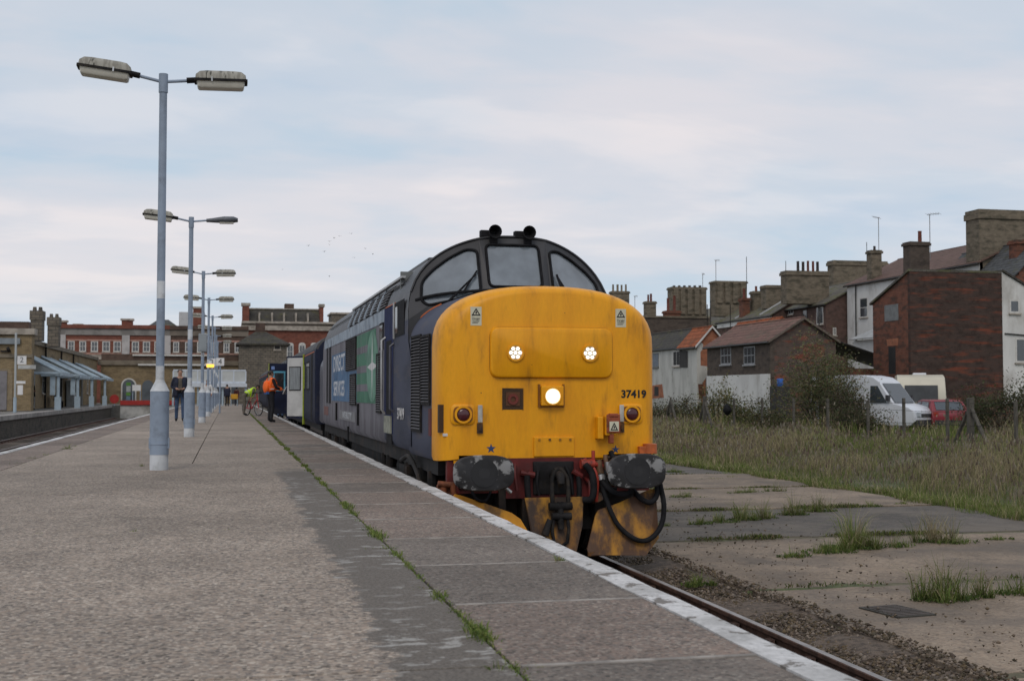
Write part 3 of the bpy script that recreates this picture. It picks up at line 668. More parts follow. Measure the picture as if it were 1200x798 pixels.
hose([(.36, -.16, 1.12), (.43, -.2, 1.02), (.44, -.24, .86), (.41, -.25, .74), (.33, -.2, .72)], .04)
MB().tube([(.32, -.13, 1.12), (.48, -.13, 1.12)], .055, 10).tube([(.48, -.13, 1.12), (.58, -.1, 1.09)], .03, 8).tube([(.47, -.12, 1.14), (.47, -.12, 1.27)], .022, 8).tube([(.36, -.12, 1.18), (.4, -.14, 1.06)], .03, 8).build('air_cock', M_REDB, L_, smooth=50)
hose([(.67, -.14, 1.26), (.70, -.2, 1.16), (.76, -.3, 1.02)], .028, name='jumper_cable')
hose([(.55, -.14, 1.0), (.57, -.2, .90), (.66, -.28, .81), (.78, -.3, .78), (.88, -.3, .82)], .034)
hose([(.55, -.15, .97), (.58, -.24, .74), (.68, -.36, .46), (.86, -.44, .30), (1.02, -.46, .30), (1.16, -.44, .44), (1.21, -.40, .66), (1.2, -.30, .90)], .029)
hose([(.88, -.2, .86), (.96, -.34, .74), (1.06, -.38, .70), (1.15, -.34, .78), (1.17, -.28, .9)], .032)
hose([(.64, -.1, 1.12), (.60, -.16, .98), (.64, -.2, .86), (.72, -.2, .84)], .02)
for a_, b_, r_ in (((.53, -.1, 1.16), (.56, -.12, .98), .045), ((.62, -.1, 1.22), (.63, -.14, 1.0), .03), ((.5, -.08, .78), (.54, -.08, .7), .07)): MB().tube([a_, b_], r_, 10).build('pipe_union', mat('brass_brown', (.16, .09, .05), .5, .5, 9), L_, smooth=50)
for a_, b_, r_ in (((.635, -.13, 1.14), (.645, -.15, 1.02), .035), ((.55, -.15, 1.0), (.555, -.16, .94), .046), ((.44, -.12, .88), (.5, -.14, .93), .022), ((-.50, -.2, .82), (-.56, -.2, .87), .022)): MB().tube([a_, b_], r_, 10).build('pipe_nut', M_CHROME, L_, smooth=50)
MB().tube(curve([(-.62, -.1, 1.16), (-.58, -.2, 1.1), (-.56, -.3, 1.12), (-.52, -.34, .98)], 5), .018, 6).tube(curve([(-.6, -.1, 1.14), (-.54, -.2, 1.04), (-.5, -.28, 1.06)], 5), .014, 6).build('bond_chain', M_PLOUGHR, L_)
for P_, r_, m_ in (([(.46, -.06, 1.16), (.46, -.14, 1.1), (.5, -.18, .95), (.5, -.14, .70)], .02, M_REDB), ([(.40, -.05, .95), (.42, -.16, .9), (.41, -.2, .72)], .026, M_RED), ([(-.42, -.05, 1.12), (-.44, -.12, 1.02), (-.42, -.14, .84)], .018, M_RED), ([(.16, -.07, 1.1), (.2, -.14, .96), (.22, -.16, .78)], .016, M_BLK), ([(-.16, -.07, 1.05), (-.19, -.14, .92), (-.17, -.16, .78)], .016, M_BLK), ([(-.95, -.2, .86), (-.9, -.26, .76), (-.8, -.26, .74), (-.72, -.2, .86)], .016, M_BLK), ([(.60, -.1, 1.18), (.72, -.16, 1.2), (.80, -.2, 1.16)], .018, M_PLOUGHR)): hose(P_, r_, m_, 'pipe')
# dark depth behind the coupling: stretcher and brackets
MB().box(-1.1, 1.1, .25, .4, .35, .95).box(-.6, -.52, -.02, .3, .5, 1.0).box(.52, .6, -.02, .3, .5, 1.0).box(-.33, -.25, -.02, .25, .3, .9).box(.27, .35, -.02, .25, .3, .9).build('headstock_frame', M_GRIME, L_)
# --- snow ploughs
def plough(pts, m, d=.018, curve_y=.12):
    """curved blade: leading edge lower and further forward"""
    zs = [p[1] for p in pts]; z0, z1 = min(zs), max(zs)
    mb = MB(); mb.prism([Vector((x, -.20-(curve_y*((z1-z)/(z1-z0))**1.5) - yo, z)) for x, z, yo in pts], (0, .02, 0)); return mb
pc = plough([(-.35, .76, .02), (-.30, .40, .06), (-.24, .16, .08), (.12, .13, .10), (.20, .16, .06), (.30, .45, .03), (.33, .76, 0)], M_PLOUGHR).build('centre_plough', M_PLOUGHR, L_)
pr = plough([(.46, .55, .0), (.50, .61, .0), (.72, .68, .02), (1.06, .82, .06), (1.14, .84, .07), (1.16, .82, .07), (1.15, .30, .12), (1.02, .17, .14), (.98, .12, .14), (.35, .13, .04), (.335, .19, .03)], M_PLOUGH).build('side_plough', M_PLOUGH, L_)
MB().box(.34, 1.0, -.36, -.325, .118, .16, M=Matrix.Identity(4)).build('plough_blade_lip', M_PLOUGHR, pr)
pl_ = plough([(-.34, .19, .03), (-.33, .40, .03), (-.40, .53, 0), (-.50, .60, 0), (-.72, .68, .02), (-1.06, .80, .06), (-1.14, .82, .07), (-1.16, .8, .07), (-1.15, .30, .12), (-1.0, .12, .14), (-.35, .13, .04)], M_PLOUGH).build('side_plough', mat('plough_clean', (.62, .27, .008), .55, scale=2.2, col2=(.5, .21, .01), dirt=(.16, .08, .02), dirt_scale=3, dirt_rng=(.52, .7)), L_)
# --- bogies and tank
for yb in (3.3, 14.9):
    bg_ = empty('bogie', (0, yb, 0), parent=L_)
    for sx in (-1.17, 1.17):
        MB().box(sx-.06, sx+.06, -2.4, 2.4, .55, .82).box(sx-.08, sx+.08, -.5, .5, .45, .95).build('side_frame', M_GRIME, bg_)
        for wy in (-2.0, 0, 2.0):
            wh = MB().tube([(sx*.56, wy, .56), (sx*.70, wy, .56)], .56, 28).tube([(sx*.70, wy, .56), (sx*.86, wy, .56)], .12, 12).build('wheel', M_GRIME, bg_, smooth=40)
            MB().box(sx-.10, sx+.10, wy-.2, wy+.2, .42, .78).tube([(sx-.02, wy-.35, .62), (sx-.02, wy-.35, 1.0)], .07, 10).tube([(sx-.02, wy+.35, .62), (sx-.02, wy+.35, 1.0)], .07, 10).build('axle_box', M_GRIME, bg_)
MB().box(-1.15, 1.15, 6.6, 11.6, .42, 1.19).build('fuel_tank', M_GRIME, L_, bevel=.08)
MB().box(-1.22, 1.22, .4, 17.8, .98, 1.18).build('underframe', M_GRIME, L_)
MB().tube(curve([(-1.36, 2.5, 1.05), (-1.33, 2.0, 1.12), (-1.30, 1.5, .95), (-1.3, 1.2, .8)], 6), .03, 8).build('sand_pipe', M_GRIME, L_)
# --- left and right side furniture; local helper to put a flat piece on the side at y, z
def louvre(y0, y1, z0, z1, n, cols=1, side=-1, ang=0., xo=1.352, parent=L_, name='louvre'):
    """dark framed grille with tilted slats"""
    lv = empty(name, (side*xo, y0, z0), parent=parent); lv.rotation_euler = (0, 0, ang*-side)
    W, H = y1-y0, z1-z0; t_ = .03; s = side
    fr = MB()
    for a, b in ((0, t_), (W-t_, W)): fr.box(min(0, s*.022), max(0, s*.022), a, b, 0, H)
    fr.box(min(0, s*.02), max(0, s*.02), t_, W-t_, 0, t_).box(min(0, s*.02), max(0, s*.02), t_, W-t_, H-t_, H)
    for c_ in range(1, cols): fr.box(min(0, s*.022), max(0, s*.022), W*c_/cols-t_*.6, W*c_/cols+t_*.6, t_, H-t_)
    fr.build('grille_frame', M_BLKM, lv); MB().box(min(0, s*.003), max(0, s*.003), t_, W-t_, t_, H-t_).build('grille_back', M_BLK, lv)
    cw = W/cols; p = (H-2*t_)/n
    sm = MB().add([(s*.004, -cw/2+t_*.62, p*.16), (s*.004, cw/2-t_*.62, p*.16), (s*.028, cw/2-t_*.62, -p*.10), (s*.028, -cw/2+t_*.62, -p*.10), (s*.024, -cw/2+t_*.62, -p*.36), (s*.024, cw/2-t_*.62, -p*.36)], [(0, 1, 2, 3), (3, 2, 5, 4)]).mesh('slat')
    for c_ in range(cols):
        for k in range(n): link('slat', sm, mat('slat', (.15, .15, .165), .5, .2, 4), lv, loc=(0, cw*(c_+.5), t_+p*(k+.5)))
    return lv
NA = atan2(.05, 1.75)
for sd in (-1, 1):
    xn = lambda y_: 1.290+.05*min(y_/1.75, 1)+.004
    louvre(.42, .96, 1.78, 2.60, 22, 1, sd, NA, xn(.42)); louvre(.98, 1.64, 1.45, 2.62, 30, 1, sd, NA, xn(.98))
    # red grab recess by the yellow corner
    MB().box(min(sd*1.29, sd*1.312), max(sd*1.29, sd*1.312), .38, .55, 1.43, 1.74).build('grab_recess', M_RED, L_)
    X = sd*1.352
    def side(name, y0, y1, z0, z1, m, t_=.006, parent=L_, bev=0): return MB().box(min(X, X+sd*t_), max(X, X+sd*t_), y0, y1, z0, z1).build(name, m, parent, bevel=bev)
    louvre(4.75, 5.35, 1.62, 2.52, 24, 1, sd); louvre(8.55, 10.5, 2.34, 2.93, 15, 2, sd); louvre(8.55, 9.65, 1.70, 2.27, 15, 1, sd)
    sw = side('side_window', 4.55, 5.0, 2.56, 2.96, M_BLK, .012, bev=.004); side('side_glass', 4.60, 4.95, 2.60, 2.92, glass('dull_glass', (.12, .12, .11), .2) if 'dull_glass' not in MATS else MATS['dull_glass'], .016, sw)
    # cab doorway: recessed door with window, posts and handrails
    dr = side('cab_door', 3.44, 4.44, 1.36, 3.14, mat('door_blue', (.018, .026, .085), .7, .3, 3, spec=.1), .004)
    side('door_gap', 3.6, 4.16, 1.62, 2.66, M_BLK, .008, dr)
    side('door_step', 3.55, 4.25, 1.36, 1.60, mat('pale_step', (.30, .31, .25), .7, .4, 8), .03, dr); side('step_hole', 3.5, 4.1, 1.20, 1.34, M_BLK, .01, dr)
    cw_ = side('cab_side_window', 2.30, 3.25, 2.68, 3.14, M_BLK, .006); side('pane', 2.95, 3.17, 2.72, 3.08, MATS['dull_glass'], .010, cw_)
    side('window_post', 3.26, 3.34, 2.66, 3.16, M_CHROME, .02)
    for yy in (4.30,): MB().tube([(X, yy, 2.72), (X+sd*.055, yy, 2.68), (X+sd*.055, yy, 1.68), (X, yy, 1.62)], .02, 8).build('handrail', M_CHROME, L_, smooth=60)
    MB().tube([(X, 3.36, 2.60), (X+sd*.05, 3.36, 2.56), (X+sd*.05, 3.36, 1.70), (X, 3.36, 1.66)], .018, 8).build('handrail', mat('rail_dark', (.08, .08, .1), .4), L_)
    # livery: blue and green blocks with stripes, compass disc, lettering
    lg = side('livery_panel', 5.55, 8.5, 1.76, 2.92, M_GREEN, .0025); tag(lg, 'faded green livery block with grey stripes')
    for zz in (2.02, 2.33, 2.66): side('livery_stripe', 6.3, 8.5, zz-.07, zz+.05, M_SIDE, .0045, lg)
    dk = MB().prism([Vector((X+sd*.0046, 6.0+.82*cos(a), 2.34+.56*sin(a))) for a in np.linspace(0, 2*pi, 33)[:-1]], (sd*.002, 0, 0)).build('compass_disc', M_GREENL, lg)
    pts = [Vector((X+sd*.0068, 6.0+(.72 if k % 4 == 0 else .10 if k % 2 else .5)*cos(pi*k/4), 2.34+(.5 if k % 4 == 2 else .09 if k % 2 else .0 if k % 4 else 0)*sin(pi*k/4))) for k in range(8)]
    MB().prism(pts, (sd*.002, 0, 0)).build('compass_star', M_WHITE, dk)
    lb = side('livery_panel', 10.55, 14.05, 1.76, 2.74, M_DBLUE, .0025); side('blue_fill', 8.5, 10.55, 1.76, 2.33, M_DBLUE, .0025, lb); side('blue_fill', 9.7, 10.5, 2.35, 2.5, M_DBLUE, .0025, lb)
    TT = TS if sd < 0 else Matrix(((0, 0, 1, 0), (1, 0, 0, 0), (0, 1, 0, 0), (0, 0, 0, 1)))
    text('lettering', 'DIRECT', .46, Matrix.Translation((X+sd*.004, 12.2, 2.52)) @ TT, M_FADEW, lb, .001, sx=1.75, bold=.008)
    text('lettering', 'SERVICES', .42, Matrix.Translation((X+sd*.004, 12.2, 2.0)) @ TT, M_FADEW, lb, .001, sx=1.5, bold=.008)
    text('lettering', 'RAIL', .22, Matrix.Translation((X+sd*.004, 12.9, 2.26)) @ TT, M_DBLUE, lb, .001, sx=1.4)
    np_ = side('nameplate', 8.7, 12.0, 1.40, 1.58, mat('plate_grey', (.20, .20, .21), .6), .006); text('lettering', 'INTERCITY', .17, Matrix.Translation((X+sd*.007, 10.35, 1.49)) @ TT, M_FADEW, np_, .001, sx=2.2)
    text('running_number', '37419', .21, Matrix.Translation((X+sd*.006, 2.62, 1.64)) @ TT, M_WHITE, L_, .002, sx=1.3, bold=.003)
    side('pale_band', 4.45, 16.2, 2.95, 3.14, M_PALE, .0025)
    rd = side('rear_cab_door', 14.3, 15.55, 1.70, 2.95, M_BLK, .005); side('door_pillar', 14.8, 14.95, 1.7, 2.95, M_SIDE, .01, rd)
    side('red_plate', 15.0, 16.3, 1.42, 1.62, mat('dull_red', (.16, .06, .05), .6), .004)
    for yy, z0, z1 in ((8.1, 1.36, 1.74), (12.6, 1.36, 1.72), (9.9, 1.0, 1.3)): side('grab_bar', yy, yy+.1, z0, z1, M_BLK, .03)
    # grilles in the roof curve
    for k in range(6):
        y0 = 4.5+k*.97
        zz = [3.17, 3.27, 3.37, 3.46]; pr_ = []
        rv = empty('roof_grille', (0, y0, 0), parent=L_)
        def rx(z): return 1.35*max(1-((z-ZS)/(ZT-ZS))**2.3, 0)**(1/2.3)+.006
        m = MB(); m.loft([[Vector((sd*rx(z), a, z)) for a in (0, .90)] for z in np.linspace(3.18, 3.50, 7)], cap=False, close=False); m.build('grille_back', M_BLK, rv)
        for q in range(7):
            z = 3.20+q*.045; MB().box(min(sd*(rx(z)-.02), sd*(rx(z)+.022)), max(sd*(rx(z)-.02), sd*(rx(z)+.022)), .03, .88, z-.006, z+.006).build('slat', mat('slat', (.09, .09, .105)), rv)
        MB().tube([Vector((sd*(rx(z)+.01), .93, z)) for z in np.linspace(3.16, 3.52, 6)], .028, 6).build('rib', M_PALE, rv)
    MB().tube([(sd*1.24, 3.2, 3.42), (sd*1.24, 16.2, 3.42)], .012, 6).build('gutter', M_ROOF, L_)
    MB().box(min(sd*1.26, sd*1.20), max(sd*1.26, sd*1.20), 3.3, 10.4, 3.50, 3.53).build('roof_lip', M_CHROME, L_)
    # orange line round the nose top
    MB().tube([Vector((sd*x_, yws(x_, 3.0)-.012, 2.45+.72*max(1-(x_/1.338)**2.5, 0)**.4+.012)) for x_ in np.linspace(1.325, .95, 10)], .011, 6).build('orange_line', M_ORL, L_)
    MB().box(min(X, X+sd*.004), max(X, X+sd*.004), 3.2, 4.3, 3.13, 3.155).build('orange_line', M_ORL, L_)
# roof equipment
MB().box(-.6, .6, 5.2, 8.6, 3.80, 4.0).box(-.45, .45, 9.0, 11.6, 3.85, 3.98).tube([(0, 12.9, 3.85), (0, 12.9, 4.0)], .55, 20).build('roof_hatch', M_ROOF, L_, bevel=.03)
# ================================================================== COACHES
M_COACH = mat('coach_blue', (.016, .021, .046), .65, .3, 1.4, dirt=(.03, .03, .04), dirt_scale=2., spec=.15)
M_COACHG = mat('coach_grey', (.10, .10, .115), .5, .3, 1.5)
M_CROOF = mat('coach_roof', (.05, .05, .052), .7, .4, 1.5)
M_CREAM = mat('door_white', (.50, .50, .49), .5, .15, 3)
M_LIME = mat('lime_edge', (.42, .50, .03), .5, .2, 5)
G_DARK = glass('coach_glass', (.03, .035, .04), .15)
G_CYAN = glass('cyan_glass', (.10, .42, .55), .1)
COACH_L = 20.2
def coach(y0, label, doors):
    c = empty('railway_coach', (XC, y0, RAIL), label=label, cat='railway coach', group='blue coaches behind the locomotive')
    m = MB(); m.loft([sect(1.37-i, 1.12, 2.95, 3.62-i, 2.2, y_, 20, b=.06) for y_, i in ((0, .06), (.05, 0), (COACH_L-.05, 0), (COACH_L, .06))])
    b = m.build('body', [M_COACH, M_CROOF], c, smooth=40)
    for p in b.data.polygons:
        if p.center.z > 3.02: p.material_index = 1
    for sx in (-1, 1):
        X = sx*1.372
        MB().box(min(X, X+sx*.004), max(X, X+sx*.004), .3, COACH_L-.3, 3.0, 3.025).build('orange_line', M_ORL, c)
        for k in range(8):
            yy = 2.3+k*2.05
            f = MB().box(min(X, X+sx*.006), max(X, X+sx*.006), yy-.02, yy+1.42, 2.0, 2.82).build('window', M_BLK, c); MB().box(min(X, X+sx*.01), max(X, X+sx*.01), yy+.04, yy+1.36, 2.06, 2.76).build('pane', G_DARK, f)
        for yy in (1.0, COACH_L-1.7):
            MB().box(min(X, X+sx*.004), max(X, X+sx*.004), yy, yy+.7, 1.2, 3.0).build('doorway', M_BLK, c)
            MB().box(min(X-sx*.0, X+sx*.25), max(X, X+sx*.25), yy-.1, yy+.8, .86, .92).build('footboard', M_GRIME, c)
    MB().box(-.45, .45, -.25, .02, 1.15, 3.2).build('gangway', M_BLK, c); MB().box(-1.2, 1.2, .2, COACH_L-.2, .95, 1.12).build('underframe', M_GRIME, c)
    for yy in (2.9, COACH_L-2.9):
        bg_ = empty('bogie', (0, yy, 0), parent=c)
        for sx in (-1.1, 1.1):
            MB().box(sx-.06, sx+.06, -1.7, 1.7, .45, .75).build('side_frame', M_GRIME, bg_)
            for wy in (-1.3, 1.3): MB().tube([(sx*.6, wy, .46), (sx*.74, wy, .46)], .46, 20).build('wheel', M_GRIME, bg_, smooth=40)
    for (yy, ang, out) in doors:
        # slam door swung open over the platform; inner face white or outer face blue towards the camera
        d = empty('open_door', (-1.37, yy, 0), parent=c); d.rotation_euler = (0, 0, ang)
        W = .74
        if out == 'inner':
            MB().box(-W, 0, 0, .05, 1.16, 3.03).build('door_leaf', M_COACH, d)
            MB().box(-W+.05, -.05, -.012, -.002, 1.24, 2.98).build('door_lining', M_CREAM, d)
            MB().box(-W+.13, -.12, -.022, -.013, 2.0, 2.72).build('droplight', M_BLKM, d); MB().box(-W+.16, -.15, -.03, -.023, 2.03, 2.69).build('pane', mat('grey_pane', (.23, .25, .26), .25, .25, 8, stretch=(4, 1, .4)), d)
            MB().box(-.03, .01, -.03, .03, 1.0, 3.08).build('door_edge', mat('lime_dull', (.30, .37, .03), .6, .2, 5), d)
        else:
            MB().box(-W, 0, 0, .05, 1.16, 3.03).build('door_leaf', M_COACH, d)
            MB().box(-W+.14, -.14, -.012, -.002, 2.0, 2.74).build('droplight', mat('cyan_frame', (.12, .40, .55), .5), d); MB().box(-W+.2, -.2, -.02, -.013, 2.06, 2.68).build('pane', G_DARK, d)
            MB().box(-W-.012, -W, -.01, .05, 1.0, 3.03).build('door_edge', M_LIME, d)
            MB().box(-W+.08, -W+.2, -.008, -.001, 2.80, 2.92).build('door_notice', mat('notice_blue', (.2, .3, .6), .5), d)
    return c
coach(YN+19.3, 'dark blue coach coupled behind the locomotive with two doors swung open', [(4.9, radians(-48), 'inner'), (14.6, radians(8), 'outer')])
coach(YN+19.3+COACH_L+.7, 'middle dark blue coach between the open-doored coach and the last coach', [])
coach(YN+19.3+2*(COACH_L+.7), 'last dark blue coach of the train, furthest from the locomotive', [])

# ================================================================== PLATFORM LAMPS
M_POST = mat('post_grey_blue', (.27, .33, .42), .5, .12, 3, dirt=(.2, .24, .3), dirt_scale=4)
M_POSTW = mat('post_white', (.60, .63, .66), .55, .15, 3, dirt=(.4, .42, .43), dirt_scale=6)
M_HEAD = mat('lamp_hood', (.34, .33, .29), .8, scale=7, col2=(.24, .23, .20), mix=(.45, .6), dirt=(.045, .045, .035), dirt_scale=9, dirt_rng=(.55, .66), stretch=(2.4, 1, .5))
M_DIFF = mat('lamp_diffuser', (.62, .60, .53), .35, .12, 3)
M_HEADN = mat('new_lantern', (.12, .13, .15), .4, .2, 4)
def lamp(Y, label, X=-.885, kind=0, tiltL=-.11, tiltR=.02, H=5.2, right='old', mount=True):
    t = empty('platform_lamp', (X, Y, 0), rz=0, label=label, cat='lamp post', group='lamp posts along the platform')
    MB().tube([(0, 0, -.01), (0, 0, .20)], .118, 20).build('base_band', M_POSTW, t, smooth=40)
    c = MB(); c.tube([(0, 0, .20), (0, 0, 1.03)], .122, 20); c.build('base_column', M_POST, t, smooth=40)
    MB().tube([(0, 0, 1.03), (0, 0, 1.15), (0, 0, 1.18)], [.126, .065, .055], 20).build('base_cone', M_POSTW, t, smooth=30)
    for za, zb_ in ((1.18, 1.36), (2.25, 2.48)): MB().tube([(0, 0, za), (0, 0, zb_)], .0545, 16).build('post_band', M_POSTW, t, smooth=40)
    MB().tube([(0, 0, 1.36), (0, 0, 2.25)], .0535, 16).tube([(0, 0, 2.48), (0, 0, H-.25)], [.0535, .050], 16).tube([(0, 0, H-.25), (0, 0, H)], .060, 16).build('post', M_POST, t, smooth=40)
    MB().tube([(0, 0, .33), (0, 0, .36)], .128, 20).box(-.13, -.10, -.05, .05, .28, .42).box(.10, .13, -.05, .05, .28, .42).build('hinge_collar', M_POST, t)
    for s, tl, typ in ((-1, tiltL, 'old'), (1, tiltR, right)):
        z0 = H-.07; e = Vector((s*.34, 0, z0+.035 if s < 0 else z0+.0))
        MB().tube([(s*.04, 0, z0-.03), e], .022, 8).build('arm', M_POST, t, smooth=60)
        h = empty('lantern', e, parent=t); h.rotation_euler = (0, -tl if s > 0 else tl*-1, 0)
        if typ == 'old':
            MB().tube([(s*-.04, 0, 0), (s*.08, 0, .01)], .04, 10).build('socket', M_BLKM, h, smooth=40)
            def ringp(z, x0, x1, hw, r=.03): return [Vector((s*x, y_, z)) for x, y_ in rrect(x0, x1, -hw, hw, r, 3)]
            m = MB(); m.loft([ringp(.0, .07, .74, .13), ringp(.07, .08, .73, .125), ringp(.115, .13, .68, .10), ringp(.13, .2, .6, .07)]); m.build('hood', M_HEAD, h, smooth=40)
            MB().loft([ringp(-.105, .115, .69, .095), ringp(-.09, .10, .705, .11), ringp(-.005, .09, .72, .12)]).build('diffuser', M_DIFF, h, smooth=40)
            MB().loft([ringp(-.02, .06, .755, .14), ringp(.012, .06, .755, .14)]).build('rim', M_BLKM, h)
            MB().box(min(s*.28, s*.3), max(s*.28, s*.3), -.145, -.13, -.03, .03).build('clip', M_POSTW, h)
        else:
            def ringp(x, w, z0, z1): return [Vector((s*x, w*cos(a), (z0+z1)/2+(z1-z0)/2*sin(a))) for a in np.linspace(0, 2*pi, 17)[:-1]]
            MB().loft([ringp(.0, .05, -.04, .04), ringp(.15, .08, -.05, .06), ringp(.4, .14, -.06, .10), ringp(.62, .15, -.05, .10), ringp(.72, .10, -.03, .06)]).build('hood', M_HEADN, h, smooth=50)
            MB().box(min(s*.3, s*.62), max(s*.3, s*.62), -.1, .1, -.066, -.05).build('diffuser', M_DIFF, h)
    return t
lamp(17.25, 'tall grey lamp post with two weathered box lanterns, standing alone beyond the bare near paving', H=5.24)
lamp(30.2, 'grey lamp post with one old lantern and one dark modern lantern', right='new', tiltL=-.10, H=5.1)
lamp(44.6, 'grey lamp post with a grey control box strapped to it', tiltL=-.1)
for i, yy in enumerate((57.0, 70, 82, 93.0, 104.0)): lamp(yy, f"grey twin lamp post, {('fourth', 'fifth', 'sixth', 'seventh', 'last')[i]} of the row along the platform", tiltL=-.05)
cb = MB().box(-.14, .14, -.10, .10, 0, .62).build('control_box', mat('box_grey', (.26, .29, .31), .6, .2), None, bevel=.02, loc=(-.885, 44.46, 2.42))
tag(cb, 'small grey control box strapped to a lamp post', 'control box')
# amber warning lamp hung beneath, and platform number signs
al = empty('warning_lamp', (-.70, 50.0, 2.0), label='glowing amber warning lamp hung above the platform', cat='lamp')
MB().tube([(0, 0, .12), (0, 0, .25)], [.10, .04], 12).box(-.18, -.10, -.01, .01, .1, .16).build('lamp_cap', M_POSTW, al); MB().box(-.14, .14, -.09, .09, 0, .12).build('lamp_glass', emit('amber', (1, .52, .06), 1.6), al, bevel=.02)
MB().tube([(0, 0, .25), (0, 0, 1.2), (-.16, 0, 1.25)], .02, 6).build('hanger', M_POST, al)
def number_sign(P, s, n, label):
    o = empty('number_sign', P, label=label, cat='sign')
    MB().box(-s/2, s/2, -.02, .02, -s/2, s/2).build('sign_board', mat('sign_white', (.7, .7, .7), .5, .08), o)
    text('number', n, s*.95, Matrix.Translation((0, -.022, 0)) @ TF, M_NUM if n != '2' else mat('sign_grey', (.12, .13, .15), .5), o, .001)
    return o
def lattice(o, h): MB().tube([(0, .04, -h), (0, .04, 0)], .04, 8).build('post', M_POST, o)
p4 = ony(258, 424, 66.0); o = number_sign(p4, .40, '4', 'square white platform number sign reading 4'); lattice(o, p4.z)
p3 = ony(248, 424.5, 67.2); o = number_sign(p3, .40, '3', 'square white platform number sign reading 3, partly hidden by a post'); lattice(o, p3.z)

# ================================================================== STATION, FAR END
M_YBRICK = brick('yellow_brick', (.30, .225, .125), (.235, .175, .10), (.18, .15, .11), blotch=(.15, .115, .075), bs=.6, blotch_rng=(.48, .7))
M_RBRICK = brick('red_brick', (.24, .082, .055), (.185, .064, .046), (.15, .085, .065), blotch=(.13, .056, .044), bs=.7)
M_BBRICK = brick('brown_brick', (.13, .085, .065), (.10, .065, .05), (.09, .07, .06), blotch=(.07, .05, .045), bs=.7)
M_STONE = brick('stone_wall', (.19, .165, .13), (.15, .13, .105), (.10, .09, .08), size=(.45, .22), blotch=(.09, .085, .075), bs=.9)
M_CORN = mat('cornice_stone', (.40, .36, .31), .8, .3, 1.5, dirt=(.2, .17, .14), dirt_scale=2)
M_PIL = mat('pilaster_stone', (.46, .44, .43), .8, .2, 1.5)
M_SLATE = tiles('slate', (.115, .12, .125), (.085, .09, .095), moss=(.10, .10, .06))
M_DSLATE = tiles('dark_slate', (.085, .08, .07), (.065, .06, .055), moss=(.09, .085, .045))
M_WFRAME = mat('window_white', (.58, .57, .54), .5, .15, 4)
M_STEEL = mat('canopy_steel', (.36, .45, .52), .5, .15, 3)
G_WIN = glass('window_glass', (.045, .055, .065), .12, .1)
G_ROOF = glass('canopy_glass', (.25, .29, .31), .35, .2)
def window(parent, M, w_, h_, bars=(1, 1), frame=M_WFRAME, pane_m=None, fr=.07, arch=False, depth=.05, sill=True, name='window'):
    """window in wall-local axes: x along, z up, -y out of the wall; M puts its lower left corner"""
    pm = pane_m or G_WIN
    o = MB(); a = -depth*.35
    o.box(0, fr, a, .02, 0, h_, 0, M).box(w_-fr, w_, a, .02, 0, h_, 0, M).box(fr, w_-fr, a, .02, 0, fr, 0, M).box(fr, w_-fr, a, .02, h_-fr, h_, 0, M)
    if arch:
        n = 10; arc = [(w_/2-w_/2*cos(pi*k/n), h_+w_*.32*sin(pi*k/n)) for k in range(n+1)]
        o.prism([M @ Vector((x, -.03, z)) for x, z in arc], (M.to_3x3() @ Vector((0, .04, 0))))
    f = o.build(name, frame, parent)
    MB().box(fr*.5, w_-fr*.5, -.008, .012, fr*.5, h_-fr*.5, 0, M).build('pane', pm, f)
    for k in range(1, bars[0]+1):
        x = w_*k/(bars[0]+1); MB().box(x-.02, x+.02, a*.8, -.009, fr, h_-fr, 0, M).build('glazing_bar', frame, f)
    for k in range(1, bars[1]+1):
        z = h_*k/(bars[1]+1); MB().box(fr, w_-fr, a*.7, -.0095, z-.022, z+.022, 0, M).build('glazing_bar', frame, f)
    if sill: MB().box(-.06, w_+.06, -.10, .02, -.09, -.005, 0, M).build('sill', M_CORN if frame is M_WFRAME else frame, f)
    return f
def T(x, y_, z, rz=0): return Matrix.Translation((x, y_, z)) @ Matrix.Rotation(rz, 4, 'Z')

# red brick range over the station end
Y1 = 140.0
def px(x, y_, Y): return ony(x, y_, Y)
bx0, bx1, bxm = px(69, 400, Y1).x, px(290, 400, Y1).x, px(199, 400, Y1).x
zt, zc0, zb = px(150, 381, Y1).z, px(150, 393, Y1).z, px(150, 416, Y1).z
rb = empty('red_brick_range', (0, Y1, 0), label='long red brick building with pale pilasters and sash windows behind the station', cat='building')
MB().box(bx0, bxm, 0, 9, 0, zc0).build('wall', M_RBRICK, rb); MB().box(bxm, bx1, .02, 9, 0, zc0).build('wall', M_BBRICK, rb)
MB().box(bx0-.2, bxm, -.12, 9, zc0, zc0+(zt-zc0)*.62).build('frieze', mat('frieze_grey', (.25, .235, .22), .8, .3, 1), rb); MB().box(bxm, bx1+.1, -.10, 9, zc0, zc0+(zt-zc0)*.60).build('frieze', mat('frieze_brown', (.19, .16, .13), .8, .3, 1), rb)
MB().box(bx0-.3, bxm, -.28, 9.1, zt-(zt-zc0)*.37, zt).build('parapet', M_RBRICK, rb); MB().box(bxm, bx1+.1, -.26, 9.1, zt-(zt-zc0)*.385, zt-.02).build('parapet', M_BBRICK, rb)
for z in (px(150, 399, Y1).z, px(150, 414.5, Y1).z): MB().box(bx0, bx1, -.05, .02, z-.09, z+.09).build('string_course', mat('string_pink', (.42, .24, .19), .8), rb)
for a, b in ((69, 77), (143, 152), (191, 200)): MB().box(px(a, 400, Y1).x, px(b, 400, Y1).x, -.16, .02, zb, zc0).build('pilaster', M_PIL, rb)
MB().box(bx0-.1, bx1, -.2, 0.02, zb-.5, zb).build('string_course', M_CORN, rb)
wz0, wz1 = px(150, 412.5, Y1).z, px(150, 400, Y1).z
